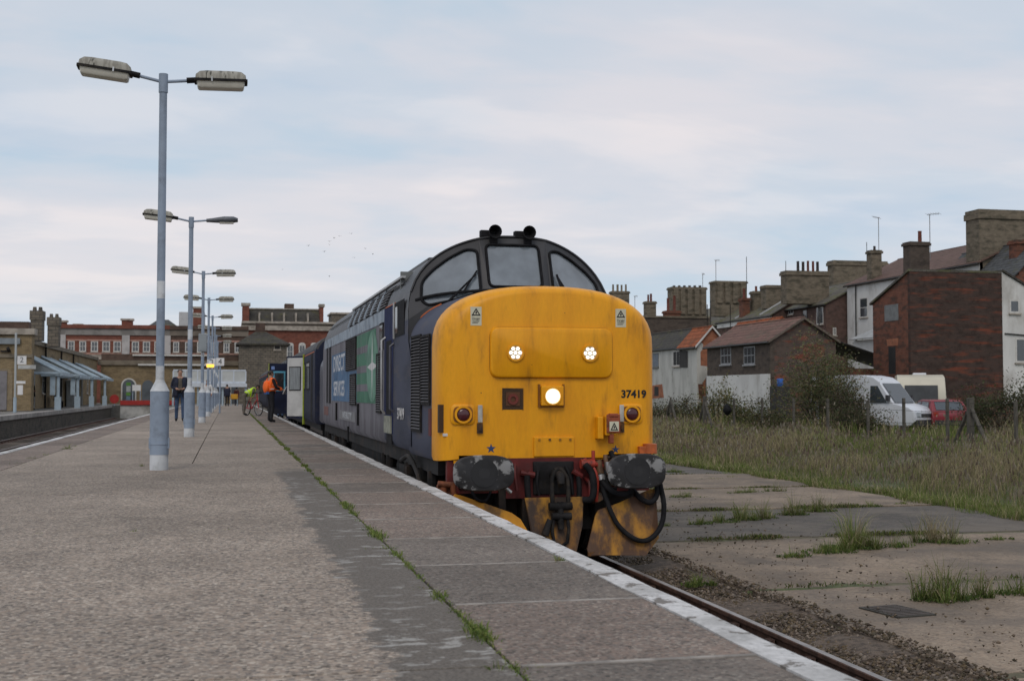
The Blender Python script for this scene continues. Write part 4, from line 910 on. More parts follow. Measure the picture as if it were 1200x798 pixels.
for a, b in ((79.5, 87.5), (93, 101), (106.5, 115), (120, 129), (133, 142), (154.5, 163), (167.5, 176), (181, 189), (203, 210), (217, 224), (231, 238), (247, 254), (262, 269), (275, 282)):
    x0, x1 = px(a, 400, Y1).x, px(b, 400, Y1).x; window(rb, T(x0, -.01, wz0), x1-x0, wz1-wz0, (1, 1), fr=.1)
# parapet piers and roof bits
for a, b, t_ in ((70, 77, 375), (86, 95, 379), (142, 155, 373), (226, 236, 359)):
    x0, x1 = px(a, 380, Y1).x, px(b, 380, Y1).x; z1_ = px(a, t_, Y1).z
    c = MB().box(x0, x1, .5, 1.3, zt-.1, z1_-.2).build('chimney', M_RBRICK, rb); MB().box(x0-.12, x1+.12, .4, 1.4, z1_-.2, z1_).build('chimney_cap', M_CORN, c)
hut = MB().box(px(208, 370, Y1).x, px(239, 370, Y1).x, 4, 8, zt-.2, px(220, 363, Y1).z).build('roof_plant_room', mat('white_hut', (.50, .51, .52), .6, .1), rb)
MB().add([(px(170, 380, Y1).x, 3, zt), (px(208, 380, Y1).x, 3, zt), (px(208, 380, Y1).x, 8, zt), (px(170, 380, Y1).x, 8, zt), (px(182, 380, Y1).x, 5, zt+.9), (px(195, 380, Y1).x, 5, zt+.9)], [(0, 1, 5, 4), (1, 2, 5), (2, 3, 4, 5), (3, 0, 4)]).build('hipped_roof', M_SLATE, rb)

# station end wall of yellow brick with arches
Y2 = 127.0
ew = empty('station_end_wall', (0, Y2, 0), label='yellow brick station wall with arched openings behind the barriers', cat='building')
ex0, ex1, ez = px(118, 440, Y2).x, px(320, 440, Y2).x, px(200, 428, Y2).z
MB().box(ex0, ex1, 0, 5, 0, ez).build('wall', M_YBRICK, ew); MB().box(ex0-.3, ex1, -.2, 5, ez, ez+.45).build('cornice', mat('cornice_dirty', (.19, .16, .12), .8, .3, 1), ew); MB().box(ex0, ex1, .4, 5.2, ez+.45, px(200, 415, Y2).z).build('upper_wall', M_BBRICK, ew)
MB().box(px(162, 430, Y2).x, px(250, 430, Y2).x, -.35, -.21, ez-.05, ez+.12).build('ledge', M_WFRAME, ew); MB().box(px(155, 430, Y2).x, px(255, 430, Y2).x, .2, .39, ez+.9, ez+1.05).build('ledge', M_WFRAME, ew)
for a, b, t_, m in ((142, 160, 443, M_WFRAME), (165, 182, 444, M_YBRICK), (219, 228, 446, M_WFRAME), (236, 246, 446, M_WFRAME), (254, 264, 446, M_WFRAME), (270, 280, 446, M_WFRAME)):
    x0, x1 = px(a, 450, Y2).x, px(b, 450, Y2).x; z1_ = px(a, t_, Y2).z; r = (x1-x0)/2; n = 12
    arch = [(x0, .0)] + [(x0+r-r*cos(pi*k/n), z1_-r+r*sin(pi*k/n)) for k in range(n+1)] + [(x1, .0)]
    s = MB(); s.prism([Vector((x, -.10, z)) for x, z in arch], (0, .09, 0)); so = s.build('arch_surround', m, ew)
    k_ = .82; xc_ = (x0+x1)/2
    MB().prism([Vector((xc_+(x-xc_)*k_, -.13, z*.95)) for x, z in arch], (0, .02, 0)).build('arch_opening', mat('arch_dark', (.10, .115, .13), .4, .3, 1), so)
pq0, pq1 = px(148, 460, Y2-1).x, px(153, 460, Y2-1).x
for za, zb_, cn_, cc_ in ((1.75, 2.05, 'poster_green', (.10, .26, .05)), (1.15, 1.7, 'poster_pale', (.35, .38, .38)), (.8, 1.1, 'poster_green', (.10, .26, .05)), (.3, .75, 'poster_blue', (.12, .18, .25))): MB().box(pq0, pq1, -1.1, -1.0, za, zb_).build('poster', mat(cn_, cc_, .5, .2, 6), ew)

# stone house with pyramid roof
Y3 = 122.0
sx0, sx1 = px(280, 430, Y3).x, px(336, 430, Y3).x; sz = px(300, 402, Y3).z
shs = empty('stone_house', (0, Y3, 0), label='weathered stone building with pyramid slate roof and stub chimney', cat='building')
MB().box(sx0, sx1, 0, 5, 0, sz).build('wall', M_STONE, shs)
ap = px(305, 387, Y3+2.5)
MB().add([(sx0-.3, -.3, sz-.05), (sx1+.3, -.3, sz-.05), (sx1+.3, 5.3, sz-.05), (sx0-.3, 5.3, sz-.05), (ap.x-.25, 2.5, ap.z), (ap.x+.25, 2.5, ap.z), (sx0-.3, -.3, sz-.2), (sx1+.3, -.3, sz-.2), (sx1+.3, 5.3, sz-.2), (sx0-.3, 5.3, sz-.2)], [(0, 1, 5, 4), (1, 2, 5), (2, 3, 4, 5), (3, 0, 4), (0, 1, 7, 6), (1, 2, 8, 7), (2, 3, 9, 8), (3, 0, 6, 9), (6, 7, 8, 9)]).build('roof', M_DSLATE, shs)
c = MB().box(ap.x-.45, ap.x+.45, 2.1, 2.9, ap.z-.4, px(305, 377, Y3).z).build('chimney', M_BBRICK, shs)
x0, x1 = px(321, 405, Y3).x, px(329, 405, Y3).x; window(shs, T(x0, -.01, px(321, 410, Y3).z), x1-x0, .45, (0, 0), M_CORN, mat('dark_hole', (.02, .02, .02), .6))

# big red hotel with mansard roof
Y4 = 158.0
ht = empty('mansard_hotel', (0, Y4, 0), label='red brick hotel with arched windows and dormered mansard roof', cat='building')
hx0, hx1 = px(284, 400, Y4).x, px(420, 400, Y4).x; hz = px(300, 387, Y4).z
MB().box(hx0, hx1, 0, 10, 0, hz).build('wall', M_RBRICK, ht); MB().box(hx0-.1, hx1, -.3, 10, hz, hz+.55).build('cornice', M_CORN, ht); MB().box(hx0-.1, hx1, -.1, 10, hz+.55, px(300, 379, Y4).z).build('frieze', mat('frieze_brown', (.19, .16, .13)), ht)
MB().box(hx0-.1, hx1, -.35, 10, px(300, 379, Y4).z, px(300, 376.5, Y4).z).build('cornice', M_CORN, ht)
rz0, rz1 = px(300, 376.5, Y4).z, px(300, 361, Y4).z; rx0, rx1 = px(286, 370, Y4).x, px(377, 370, Y4).x
MB().add([(rx0, .2, rz0), (rx1, .2, rz0), (rx1, 9.8, rz0), (rx0, 9.8, rz0), (rx0, 2.4, rz1), (rx1, 2.4, rz1), (rx1, 7, rz1), (rx0, 7, rz1)], [(0, 1, 5, 4), (1, 2, 6, 5), (2, 3, 7, 6), (3, 0, 4, 7), (4, 5, 6, 7)]).build('mansard_roof', M_DSLATE, ht)
MB().box(rx0, rx1, 2.2, 7.2, rz1, rz1+.15).build('roof_kerb', M_CORN, ht)
for a, b in ((284, 292), (375, 379)): c = MB().box(px(a, 370, Y4).x, px(b, 370, Y4).x, -.1, 3.5, rz0, rz1+.25).build('gable_pier', M_RBRICK, ht); MB().box(px(a, 370, Y4).x-.15, px(b, 370, Y4).x+.15, -.2, 1.2, rz1+.25, rz1+.6).build('pier_cap', M_CORN, c)
for a in (303, 318, 332, 346, 360): MB().box(px(a, 370, Y4).x, px(a+2, 370, Y4).x, .05, 2.3, rz0, rz0+1.1).build('dormer', M_CORN, ht)
c = MB().box(px(335, 360, Y4).x, px(346, 360, Y4).x, 3, 5, rz1, rz1+.8).build('water_tank', M_BBRICK, ht)
for a in (291, 306, 322, 336, 350, 364, 378):
    x0, x1 = px(a, 410, Y4).x, px(a+8, 410, Y4).x; window(ht, T(x0, -.02, px(a, 420, Y4).z), x1-x0, px(a, 404, Y4).z-px(a, 420, Y4).z, (1, 1), fr=.12, arch=True); window(ht, T(x0, -.02, px(a, 452, Y4).z), x1-x0, 1.9, (1, 1), fr=.12)
ob = empty('grey_block', (0, 170, 0), label='plain grey building top beyond the hotel', cat='building')
MB().box(px(389, 380, 170).x, px(440, 380, 170).x, 0, 6, 0, px(389, 368, 170).z).build('wall', M_STONE, ob); MB().box(px(389, 380, 170).x-.2, px(440, 380, 170).x, -.2, 6, px(389, 368, 170).z, px(389, 367, 170).z+.1).build('coping', M_CORN, ob)

# glazed screen canopy across the concourse
Y5 = 104.0
sc = empty('glazed_screen', (0, Y5, 0), label='white framed glazed canopy screen across the platform end', cat='canopy')
x0, x1, z0, z1_ = px(203, 440, Y5).x, px(288, 440, Y5).x, px(240, 449, Y5).z, px(240, 433, Y5).z
f = MB().box(x0, x1, 0, .1, z0, z0+.14).box(x0, x1, 0, .1, z1_-.12, z1_); f.box(x0-.1, x1+.1, -.3, .3, z0-.3, z0-.01)
M_SCR = mat('screen_frame', (.55, .60, .66), .5, .1); f.build('frame', M_SCR, sc)
for k in range(7):
    x = x0+(x1-x0)*k/6; MB().box(x-.05, x+.05, -.01, .11, z0+.14, z1_-.12).build('mullion', M_SCR, sc)
    if k < 6: MB().box(x+.05, x+(x1-x0)/6-.05, .03, .06, z0+.14, z1_-.12).build('pane', mat('pale_pane', (.50, .52, .51), .35, .12, 1), sc)
for k in (0, .34, .68, 1): x = x0+(x1-x0)*k; MB().box(x-.07, x+.07, -.03, .13, 0, z0).build('post', M_STEEL, sc)
# red and white stop barrier at the head of the tracks
br_ = empty('stop_barrier', (0, 108.6, 0), label='white concrete end wall topped with a red beam at the track end', cat='barrier')
x0, x1 = px(141, 470, 108.6).x, px(206, 470, 108.6).x
MB().box(x0, x1, 0, .5, -1.05, .05).build('wall', mat('white_wall', (.48, .48, .47), .7, .25, 1.5, dirt=(.25, .24, .22), dirt_scale=1), br_); MB().box(x0, x1, -.12, .4, .05, .42).build('red_beam', mat('barrier_red', (.38, .03, .025), .5, .2), br_)
lo_ = empty('red_warning_disc', (px(134, 468, 107).x, 107, 0), label='red round warning disc on a post by the track end', cat='sign')
MB().tube([(0, 0, .55), (0, .06, .55)], .36, 20).build('disc', mat('barrier_red', (.38, .03, .025)), lo_); MB().box(-.04, .04, .06, .12, 0, .6).build('post', M_POST, lo_)
ns = empty('hanging_sign', (px(160, 455, 118).x, 118, 0), label='white notice board on two legs before the arches', cat='sign')
sw_ = px(165, 455, 118).x-px(155, 455, 118).x
MB().box(-sw_/2, sw_/2, 0, .06, px(160, 458, 118).z, px(160, 451, 118).z).build('board', mat('sign_white', (.7, .7, .7)), ns); MB().box(-sw_/2, -sw_/2+.08, .06, .12, 0, 1.6).box(sw_/2-.08, sw_/2, .06, .12, 0, 1.6).build('legs', M_POST, ns)
# ================================================================== STATION, OPPOSITE PLATFORM
XB = -12.3; YB0, YB1 = 78.0, 126.5
sb = empty('platform_building', (0, 0, 0), label='yellow brick station building with lean-to roof along the opposite platform', cat='building')
zw0 = zat((XB, YB0+.1), 402); zw = 4.15
MB().box(XB-6, XB, YB0, YB1, 0, zw).build('wall', M_YBRICK, sb)
MB().box(XB-6.1, XB+.14, YB0-.1, YB1, zw, zw+.28).build('cornice', mat('cornice_dirty', (.19, .16, .12)), sb)
zr = zat((XB-3, YB0), 398)
MB().add([(XB+.1, YB0, zw+.28), (XB+.1, YB1, zw+.28), (XB-3, YB1, zr+.3), (XB-3, YB0, zr+.3), (XB-6, YB0, zw+.28), (XB-6, YB1, zw+.28)], [(0, 1, 2, 3), (3, 2, 5, 4), (0, 3, 4), (1, 5, 2)]).build('roof', M_SLATE, sb)
for a, b, t_, Y in ((35, 49.5, 361, 80), (55, 69, 369, 90)):
    x0, x1 = px(a+.5, 390, Y).x, px(b-.5, 390, Y).x; z1_ = px(a, t_, Y).z
    c = MB().box(x0, x1, Y, Y+1.1, zw, z1_-.7).build('chimney', M_STONE, sb); MB().box(x0-.05, x1+.05, Y-.05, Y+1.15, z1_-.7, z1_-.15).build('chimney_cap', M_STONE, c)
    for k in (.25, .75): MB().tube([(x0+(x1-x0)*k, Y+.5, z1_-.16), (x0+(x1-x0)*k, Y+.5, z1_+.1)], [.13, .10], 12).build('chimney_pot', M_STONE, c)
# doors and windows along the platform wall
MX = lambda y_, z: Matrix.Translation((XB, y_, z)) @ Matrix.Rotation(pi/2, 4, 'Z')
for k, yy in enumerate(np.arange(81, 124, 4.6)):
    if k % 3 == 1: d = MB().box(XB, XB+.05, yy, yy+1.1, .02, 2.3).build('door', mat('door_grey', (.16, .17, .17), .5, .2), sb); MB().box(XB+.05, XB+.09, yy+.9, yy+1.0, 1.0, 1.1).build('handle', M_CHROME, d)
    else: window(sb, MX(yy, 1.0), 1.1, 1.7, (1, 1))
for yy in (84.7, 91.2, 99.5, 107): MB().tube([(XB+.08, yy, 0), (XB+.08, yy, zw)], .06, 8).build('drainpipe', M_BLKM, sb)
# taller front block at the near end
fb = empty('station_end_block', (0, 0, 0), label='tall yellow brick end block with arched niche and flat parapet on the opposite platform', cat='building')
fx1 = px(37, 430, YB0-.6).x; fz = px(20, 392, YB0-.6).z
MB().box(fx1-9, fx1, YB0-.6, YB0+.4, 0, fz).build('wall', M_YBRICK, fb); MB().box(fx1-9, fx1+.15, YB0-.75, YB0+.5, fz, fz+.35).build('cornice', M_CORN, fb); MB().box(fx1-9, fx1-.2, YB0-.5, YB0+.4, fz+.35, fz+.75).build('parapet', M_BBRICK, fb)
MB().box(fx1-9, fx1+.06, YB0-.68, YB0-.6, px(20, 417, YB0-.6).z-.1, px(20, 417, YB0-.6).z+.1).build('string_course', mat('cornice_dirty', (.19, .16, .12)), fb)
n = 12; ax0, ax1 = px(-6, 440, YB0-.6).x, px(15, 440, YB0-.6).x; r = (ax1-ax0)/2; zs_ = px(5, 433, YB0-.6).z-r*.55
arch = [(ax0, 0)] + [(ax0+r-r*cos(pi*k/n), zs_+r*.7*sin(pi*k/n)) for k in range(n+1)] + [(ax1, 0)]
MB().prism([Vector((x, YB0-.66, z)) for x, z in arch], (0, .05, 0)).build('arched_niche', brick('pale_brick', (.30, .24, .15), (.26, .2, .13), (.2, .17, .13)), fb)
MB().box(ax0, ax1-.3, YB0-.72, YB0-.661, .05, 2.3).build('niche_door', mat('door_mauve', (.20, .19, .20), .5, .2), fb)
bd = MB().box(px(0, 400, YB0-.9).x-1.5, px(23, 400, YB0-.9).x, YB0-.78, YB0-.681, px(10, 403, YB0-.9).z, px(10, 396, YB0-.9).z).build('name_board', mat('board_grey', (.22, .25, .27), .6, .2), fb)
# security lamp
MB().tube([(px(10, 411, YB0-.8).x, YB0-.7, px(10, 411, YB0).z), (px(10, 411, YB0-.8).x, YB0-1.0, px(10, 411, YB0).z+.1)], .1, 8).box(px(3, 411, YB0).x, px(15, 411, YB0).x, YB0-.75, YB0-.685, px(10, 412, YB0).z-.05, px(10, 412, YB0).z+.05).build('security_lamp', M_BLKM, fb)
# ridge-and-furrow glass canopies
cz0, cz1 = zat((XB+2.4, YB0+2), 440), zat((XB, YB0+2), 416)
for k, y0 in enumerate((79.3, 89.3, 98.3, 108.5)):
    cn = empty('glass_canopy', (XB, y0, 0), label=f"sloping glass canopy on pale blue steel, {('first', 'second', 'third', 'last')[k]} from the tall end block", cat='canopy', group='glass canopies on the opposite platform')
    W = 5.6; D = 2.5
    A, B, C_, D_ = Vector((D, 0, 2.22)), Vector((D, W, 2.22)), Vector((.05, W, 3.45)), Vector((.05, 0, 3.45))
    for i in range(5):
        a, b = i/5, (i+1)/5-.012
        MB().prism([A.lerp(B, a), A.lerp(B, b), D_.lerp(C_, b), D_.lerp(C_, a)], (0, 0, .02)).build('roof_pane', G_ROOF, cn)
        MB().tube([A.lerp(B, a)+Vector((0, 0, .04)), D_.lerp(C_, a)+Vector((0, 0, .04))], .035, 6).build('glazing_bar', M_STEEL, cn)
    MB().add([A, D_, Vector((.05, 0, 2.22))], [(0, 1, 2)]).build('end_pane', G_ROOF, cn); MB().tube([A+Vector((0, -.02, .03)), D_+Vector((0, -.02, .03))], .07, 6).tube([(D, -.02, 2.20), (.05, -.02, 2.20)], .08, 6).build('end_frame', M_STEEL, cn)
    MB().box(D-.08, D+.08, 0, W, 2.05, 2.24).build('valance_beam', M_STEEL, cn)
    MB().tube([(D-.15, .3, .0), (D-.15, .3, 2.06)], .10, 10).build('post', M_STEEL, cn, smooth=40); MB().box(D-.32, D+.02, .13, .47, 0, .8).build('post_base', M_STEEL, cn)
    if k < 2: MB().box(D-.6, D-.3, .25, .31, .9, 2.1).build('side_screen', M_STEEL, cn)
# bench, notice boards
bn = empty('platform_bench', (XB+.7, 93.5, 0), label='grey metal bench against the opposite platform wall', cat='bench')
MB().box(-.22, .22, -.8, .8, .42, .47).build('seat', M_BLKM, bn); MB().box(-.27, -.22, -.8, .8, .5, .9).build('backrest', M_BLKM, bn)
for a in (-.6, .6): MB().box(-.2, .2, a-.03, a+.03, 0, .42).build('leg', M_BLKM, bn)
# number 2 sign on a slim post, with two white boards below
pp = px(17.5, 470, 70.0)
s2 = empty('platform_sign_post', (pp.x, 70.0, 0), label='slim pale post carrying a platform number 2 sign and white notices', cat='sign')
MB().tube([(0, 0, 0), (0, 0, px(17, 390, 70).z)], .055, 10).build('post', mat('pale_post', (.42, .45, .46), .5, .1), s2); MB().tube([(0, 0, 0), (0, 0, .8)], .085, 10).build('post_base', M_STEEL, s2)
zz = px(24, 422, 70).z; MB().box(.09, .53, -.03, .03, zz-.22, zz+.22).build('number_board', mat('sign_white', (.7, .7, .7)), s2); text('number', '2', .40, Matrix.Translation((.31, -.033, zz)) @ TF, mat('sign_grey', (.12, .13, .15)), s2, .001)
zz = px(30, 430, 70).z; MB().box(.12, 1.0, -.03, .03, zz-.1, zz+.1).build('direction_board', mat('board_pale', (.45, .46, .45), .5), s2)
zz = px(24, 448, 70).z; MB().box(.05, .5, -.03, .03, zz-.07, zz+.07).build('notice', mat('sign_white', (.7, .7, .7)), s2); zz = px(24, 457, 70).z; MB().box(.12, .38, -.03, .03, zz-.25, zz+.25).build('notice', mat('sign_white', (.7, .7, .7)), s2)
vm = empty('ticket_machine', (XB+.4, 103, 0), label='pale grey cabinet standing against the opposite platform wall', cat='cabinet')
MB().box(-.3, .3, -.6, .6, 0, 2.0).build('cabinet', mat('cab_pale', (.36, .38, .38), .5, .1), vm, bevel=.03); MB().box(.3, .31, -.4, .4, 1.1, 1.7).build('display', M_BLK, vm)
# ================================================================== HOUSES BEYOND THE YARD
GZ = -.72
M_RENDER = mat('white_render', (.520, .520, .488), .85, scale=.9, col2=(.416, .416, .390), dirt=(.221, .215, .182), dirt_scale=1.1, dirt_rng=(.55, .75), stretch=(1.6, 1.6, .5))
M_RENDERW = mat('clean_render', (.650, .650, .630), .8, .12, 1., dirt=(.442, .429, .403), dirt_scale=.8, stretch=(1, 1, .5))
M_OBRICK = brick('orange_brick', (.429, .156, .078), (.338, .111, .058), (.286, .195, .143), blotch=(.247, .111, .072), bs=1.2)
M_DBRICK = brick('dark_brick', (.111, .086, .070), (.081, .065, .055), (.098, .085, .073), blotch=(.058, .049, .044), bs=.9)
M_MBRICK = brick('mottled_brick', (.111, .078, .065), (.078, .065, .057), (.111, .091, .078), blotch=(.208, .072, .049), bs=1.1, blotch_rng=(.50, .64), bst=(.7, .7, 3))
M_EBRICK = brick('soot_brick', (.073, .047, .039), (.055, .039, .034), (.072, .055, .047), blotch=(.176, .057, .035), bs=.9, blotch_rng=(.50, .66), bst=(.55, .55, 4.5), streak=.35)
M_WBRICK = brick('worn_red_brick', (.221, .081, .049), (.156, .065, .044), (.143, .098, .078), blotch=(.085, .055, .044), bs=1., blotch_rng=(.45, .65))
M_CBRICK = brick('purple_brick', (.137, .078, .065), (.107, .065, .055), (.104, .085, .075), blotch=(.072, .052, .047), bs=.8)
M_STACK = brick('stack_brick', (.227, .189, .137), (.169, .140, .104), (.156, .137, .111), blotch=(.098, .088, .065), bs=1.3, blotch_rng=(.45, .65))
M_BTILE = tiles('brown_tiles', (.215, .120, .094), (.163, .091, .075), moss=(.111, .091, .065), row=.2)
M_OTILE = tiles('orange_tiles', (.38, .115, .045), (.30, .09, .04), moss=(.16, .075, .04), row=.28, width=.3)
M_PTILE = tiles('plum_tiles', (.182, .114, .094), (.143, .091, .078), moss=(.130, .085, .065))
M_MSLATE = tiles('mossy_slate', (.163, .150, .130), (.124, .117, .104), moss=(.130, .130, .065), moss_rng=(.44, .66))
M_POTR = mat('pot_red', (.17, .055, .04), .8, .3, 5); M_POTY = mat('pot_buff', (.24, .19, .13), .8, .3, 5); M_POTD = mat('pot_dark', (.05, .042, .04), .8, .3, 5)
M_DWOOD = mat('dark_wood', (.04, .037, .035), .7, .3, 4); M_BOARD = mat('grey_board', (.19, .20, .20), .8, .2, 3)
M_LEAD = mat('lead_flashing', (.34, .35, .35), .6, .2, 4); M_HOLE = mat('dark_hole', (.02, .02, .02))
M_GUT = mat('gutter_black', (.03, .03, .03), .5)
class House:
    def __init__(s, name, label, pxc, Y0, pxl, pxr, group=None):
        """near corner at picture column pxc and depth Y0; west wall runs back to column pxl, south wall to column pxr"""
        c = ony(pxc, 461, Y0); s.X, s.Y = c.x, Y0
        s.l = onx(pxl, 461, s.X).y - Y0; s.w = ony(pxr, 461, Y0).x - s.X
        s.o = empty(name, (s.X, s.Y, GZ), label=label, cat='house', group=group)
    def zs(s, px_, py): return ony(px_, py, s.Y).z - GZ
    def zw(s, px_, py): return onx(px_, py, s.X).z - GZ
    def box(s, ze, mw, ms=None, mono=None, apex=None, frac=.5):
        w_, l_ = s.w, s.l; t_ = .25
        MB().box(0, t_, 0, l_, -.3, ze).build('wall', mw, s.o)
        hi = ze if not apex else None
        pts = [(t_, -.3), (w_, -.3), (w_, ze)] + ([(w_*frac, apex)] if apex else []) + [(t_, ze)]
        if apex:
            sl = (apex-ze)/(w_*frac); pts[-1] = (t_, ze+sl*t_*.98)
        MB().prism([Vector((x, .004, z)) for x, z in pts], (0, t_, 0)).build('wall', ms or mw, s.o)
        MB().prism([Vector((x, l_-t_-.004, z)) for x, z in pts], (0, t_, 0)).build('wall', ms or mw, s.o)
        MB().box(w_-t_, w_-.004, t_+.01, l_-t_-.01, -.3, ze-.01).build('wall', ms or mw, s.o)
    def roof(s, ze, apex, m, frac=.5, oh=.18, y0=None, y1=None, th=.09, verge=None):
        w_ = s.w; y0 = -oh if y0 is None else y0; y1 = s.l+oh if y1 is None else y1
        k = (apex-ze)/(w_*frac); k2 = (apex-ze)/(w_*(1-frac))
        r = MB()
        r.prism([Vector((-oh, y0, ze-k*oh+.02)), Vector((w_*frac, y0, apex+.02)), Vector((w_*frac, y0, apex+.02+th)), Vector((-oh, y0, ze-k*oh+.02+th))], (0, y1-y0, 0))
        o = r.build('roof', m, s.o)
        MB().prism([Vector((w_*frac, y0, apex+.02)), Vector((w_+oh, y0, ze-k2*oh+.02)), Vector((w_+oh, y0, ze-k2*oh+.02+th)), Vector((w_*frac, y0, apex+.02+th))], (0, y1-y0, 0)).build('roof', m, s.o)
        MB().tube([(w_*frac, y0-.01, apex+.08), (w_*frac, y1+.01, apex+.08)], .08, 8).build('ridge_tiles', m, o)
        MB().tube([(-oh-.03, y0, ze-k*oh), (-oh-.03, y1, ze-k*oh)], .06, 8).build('gutter', M_GUT, o)
        if verge: MB().prism([Vector((-oh, y0-.05, ze-k*oh-.03)), Vector((w_*frac, y0-.05, apex-.02)), Vector((w_*frac, y0-.05, apex+.125)), Vector((-oh, y0-.05, ze-k*oh+.115))], (0, .045, 0)).build('verge', verge, o); MB().prism([Vector((w_*frac, y0-.05, apex-.02)), Vector((w_+oh, y0-.05, ze-k2*oh-.03)), Vector((w_+oh, y0-.05, ze-k2*oh+.115)), Vector((w_*frac, y0-.05, apex+.125))], (0, .045, 0)).build('verge', verge, o)
        return o
    def win(s, face, x0, x1, y0, y1, **k):
        """window between picture columns x0..x1 and rows y0 (top)..y1"""
        if face == 'w':
            a, b = onx(x0, y1, s.X), onx(x1, y1, s.X); z1_ = onx((x0+x1)/2, y0, s.X).z; zz = onx((x0+x1)/2, y1, s.X).z
            M = T(-.006, a.y-s.Y, zz-GZ, -pi/2); return window(s.o, M, a.y-b.y, z1_-zz, **k)
        a, b = ony(x0, y1, s.Y), ony(x1, y1, s.Y); z1_ = ony(x0, y0, s.Y).z
        return window(s.o, T(a.x-s.X, -.004, a.z-GZ), b.x-a.x, z1_-a.z, **k)
    def patch(s, face, pts, m, name='render_patch', t_=.02):
        if face == 's': P = [ony(x, y_, s.Y) for x, y_ in pts]; return MB().prism([Vector((p.x-s.X, -t_+.003, p.z-GZ)) for p in P], (0, t_, 0)).build(name, m, s.o)
        P = [onx(x, y_, s.X) for x, y_ in pts]; return MB().prism([Vector((-t_, p.y-s.Y, p.z-GZ)) for p in P], (t_-.003, 0, 0)).build(name, m, s.o)
    def chimney(s, x0, x1, yt, yb, Y, pots=(), m=None, depth=.8, cap=.25, flutes=0, potm=M_POTR, poth=None):
        m = m or M_STACK
        a, b = ony(x0, yb, Y), ony(x1, yb, Y); zt_ = ony(x0, yt, Y).z-GZ; xa, xb, ya = a.x-s.X, b.x-s.X, Y-s.Y
        c = MB().box(xa, xb, ya, ya+depth, a.z-GZ-1.2, zt_-cap).build('chimney', m, s.o)
        MB().box(xa-.09, xb+.09, ya-.09, ya+depth+.09, zt_-cap, zt_-cap*.35).box(xa-.03, xb+.03, ya-.03, ya+depth+.03, zt_-cap*.35, zt_).build('chimney_cap', m, c)
        for k in range(flutes):
            xx = xa+(xb-xa)*(k+.5)/flutes; wd = (xb-xa)/flutes*.33; MB().box(xx-wd, xx+wd, ya-.14, ya-.001, a.z-GZ, zt_-cap-.001).build('flute', m, c)
        for (p0, p1, pt, pm) in pots:
            A_, B_ = ony(p0, yt, Y).x-s.X, ony(p1, yt, Y).x-s.X; zp = ony(p0, pt, Y).z-GZ; r_ = (B_-A_)/2
            MB().tube([((A_+B_)/2, ya+depth/2, zt_-.02), ((A_+B_)/2, ya+depth/2, zt_+.1), ((A_+B_)/2, ya+depth/2, zp-.06), ((A_+B_)/2, ya+depth/2, zp)], [r_*1.05, r_*.9, r_*.85, r_], 10).build('chimney_pot', pm, c, smooth=40)
        return c
    def aerial(s, x, yt, yb, Y, yagi=None):
        a = ony(x, yb, Y); zt_ = ony(x, yt, Y).z; P = Vector((a.x-s.X, Y-s.Y, 0))
        m = MB().tube([P+Vector((0, 0, a.z-GZ-.6)), P+Vector((0, 0, zt_-GZ))], .028, 5)
        if yagi:
            L1 = ony(x+yagi, yt, Y).x-a.x; d = Vector((L1, 0, .12*abs(L1))); top = P+Vector((0, 0, zt_-GZ-.03))
            m.tube([top-d*.25, top+d], .02, 5)
            for k in range(6): q = top-d*.25+d*1.25*k/5; m.tube([q-Vector((.05, .3, .12)), q+Vector((.05, .3, .12))], .012, 4)
        return m.build('aerial', M_BLKM if not yagi else mat('aerial_grey', (.22, .22, .22), .5), s.o)

# --- derelict white cottage with exposed brick gable
A = House('derelict_cottage', 'derelict white cottage with crumbling render, exposed orange brick gable and boarded windows', 817, 78, 742, 851)
ze = A.zs(817, 404); zap = A.zs(838, 384)
A.box(ze, M_RENDER, M_OBRICK, apex=zap); A.roof(ze, zap, M_DSLATE, y0=3.4, oh=.1); A.roof(ze, zap, M_OTILE, y1=3.38, verge=M_RENDERW)
A.patch('s', [(817.6, 405), (822, 401), (824, 404), (823, 410), (821, 412), (817.6, 411)], M_RENDER); A.patch('s', [(817.6, 428), (826, 429), (836, 430), (835, 438), (829, 441), (827, 443), (823, 449), (821, 460), (822, 476), (817.6, 476)], M_RENDER)
A.patch('s', [(827, 443), (838, 442), (838, 476), (827, 476)], mat('cement_grey', (.20, .20, .20), .85, .2), 'cement_patch', .018)
A.win('w', 765, 772, 414, 430, bars=(0, 0), frame=M_BOARD, pane_m=mat('bluegrey_board', (.17, .20, .24), .6, .15)); A.win('w', 789, 797, 411, 429, bars=(1, 0), frame=M_WFRAME, pane_m=M_HOLE)
A.patch('w', [(797, 411), (806, 411), (806, 430.5), (797, 430.5)], M_DWOOD, 'open_shutter', .05); A.patch('w', [(764, 452), (776, 450), (778, 466), (763, 467)], M_OBRICK, 'broken_brick', .012); A.patch('w', [(767, 453), (772, 453), (772, 464), (767, 464)], M_HOLE, 'hole', .018)
A.patch('s', [(818, 450), (824, 450), (825, 465), (819, 468)], M_WBRICK, 'broken_brick', .026)
for x, t_ in ((829, 357), (833, 352), (856, 357)): A.aerial(x, t_, 392, 79.5)
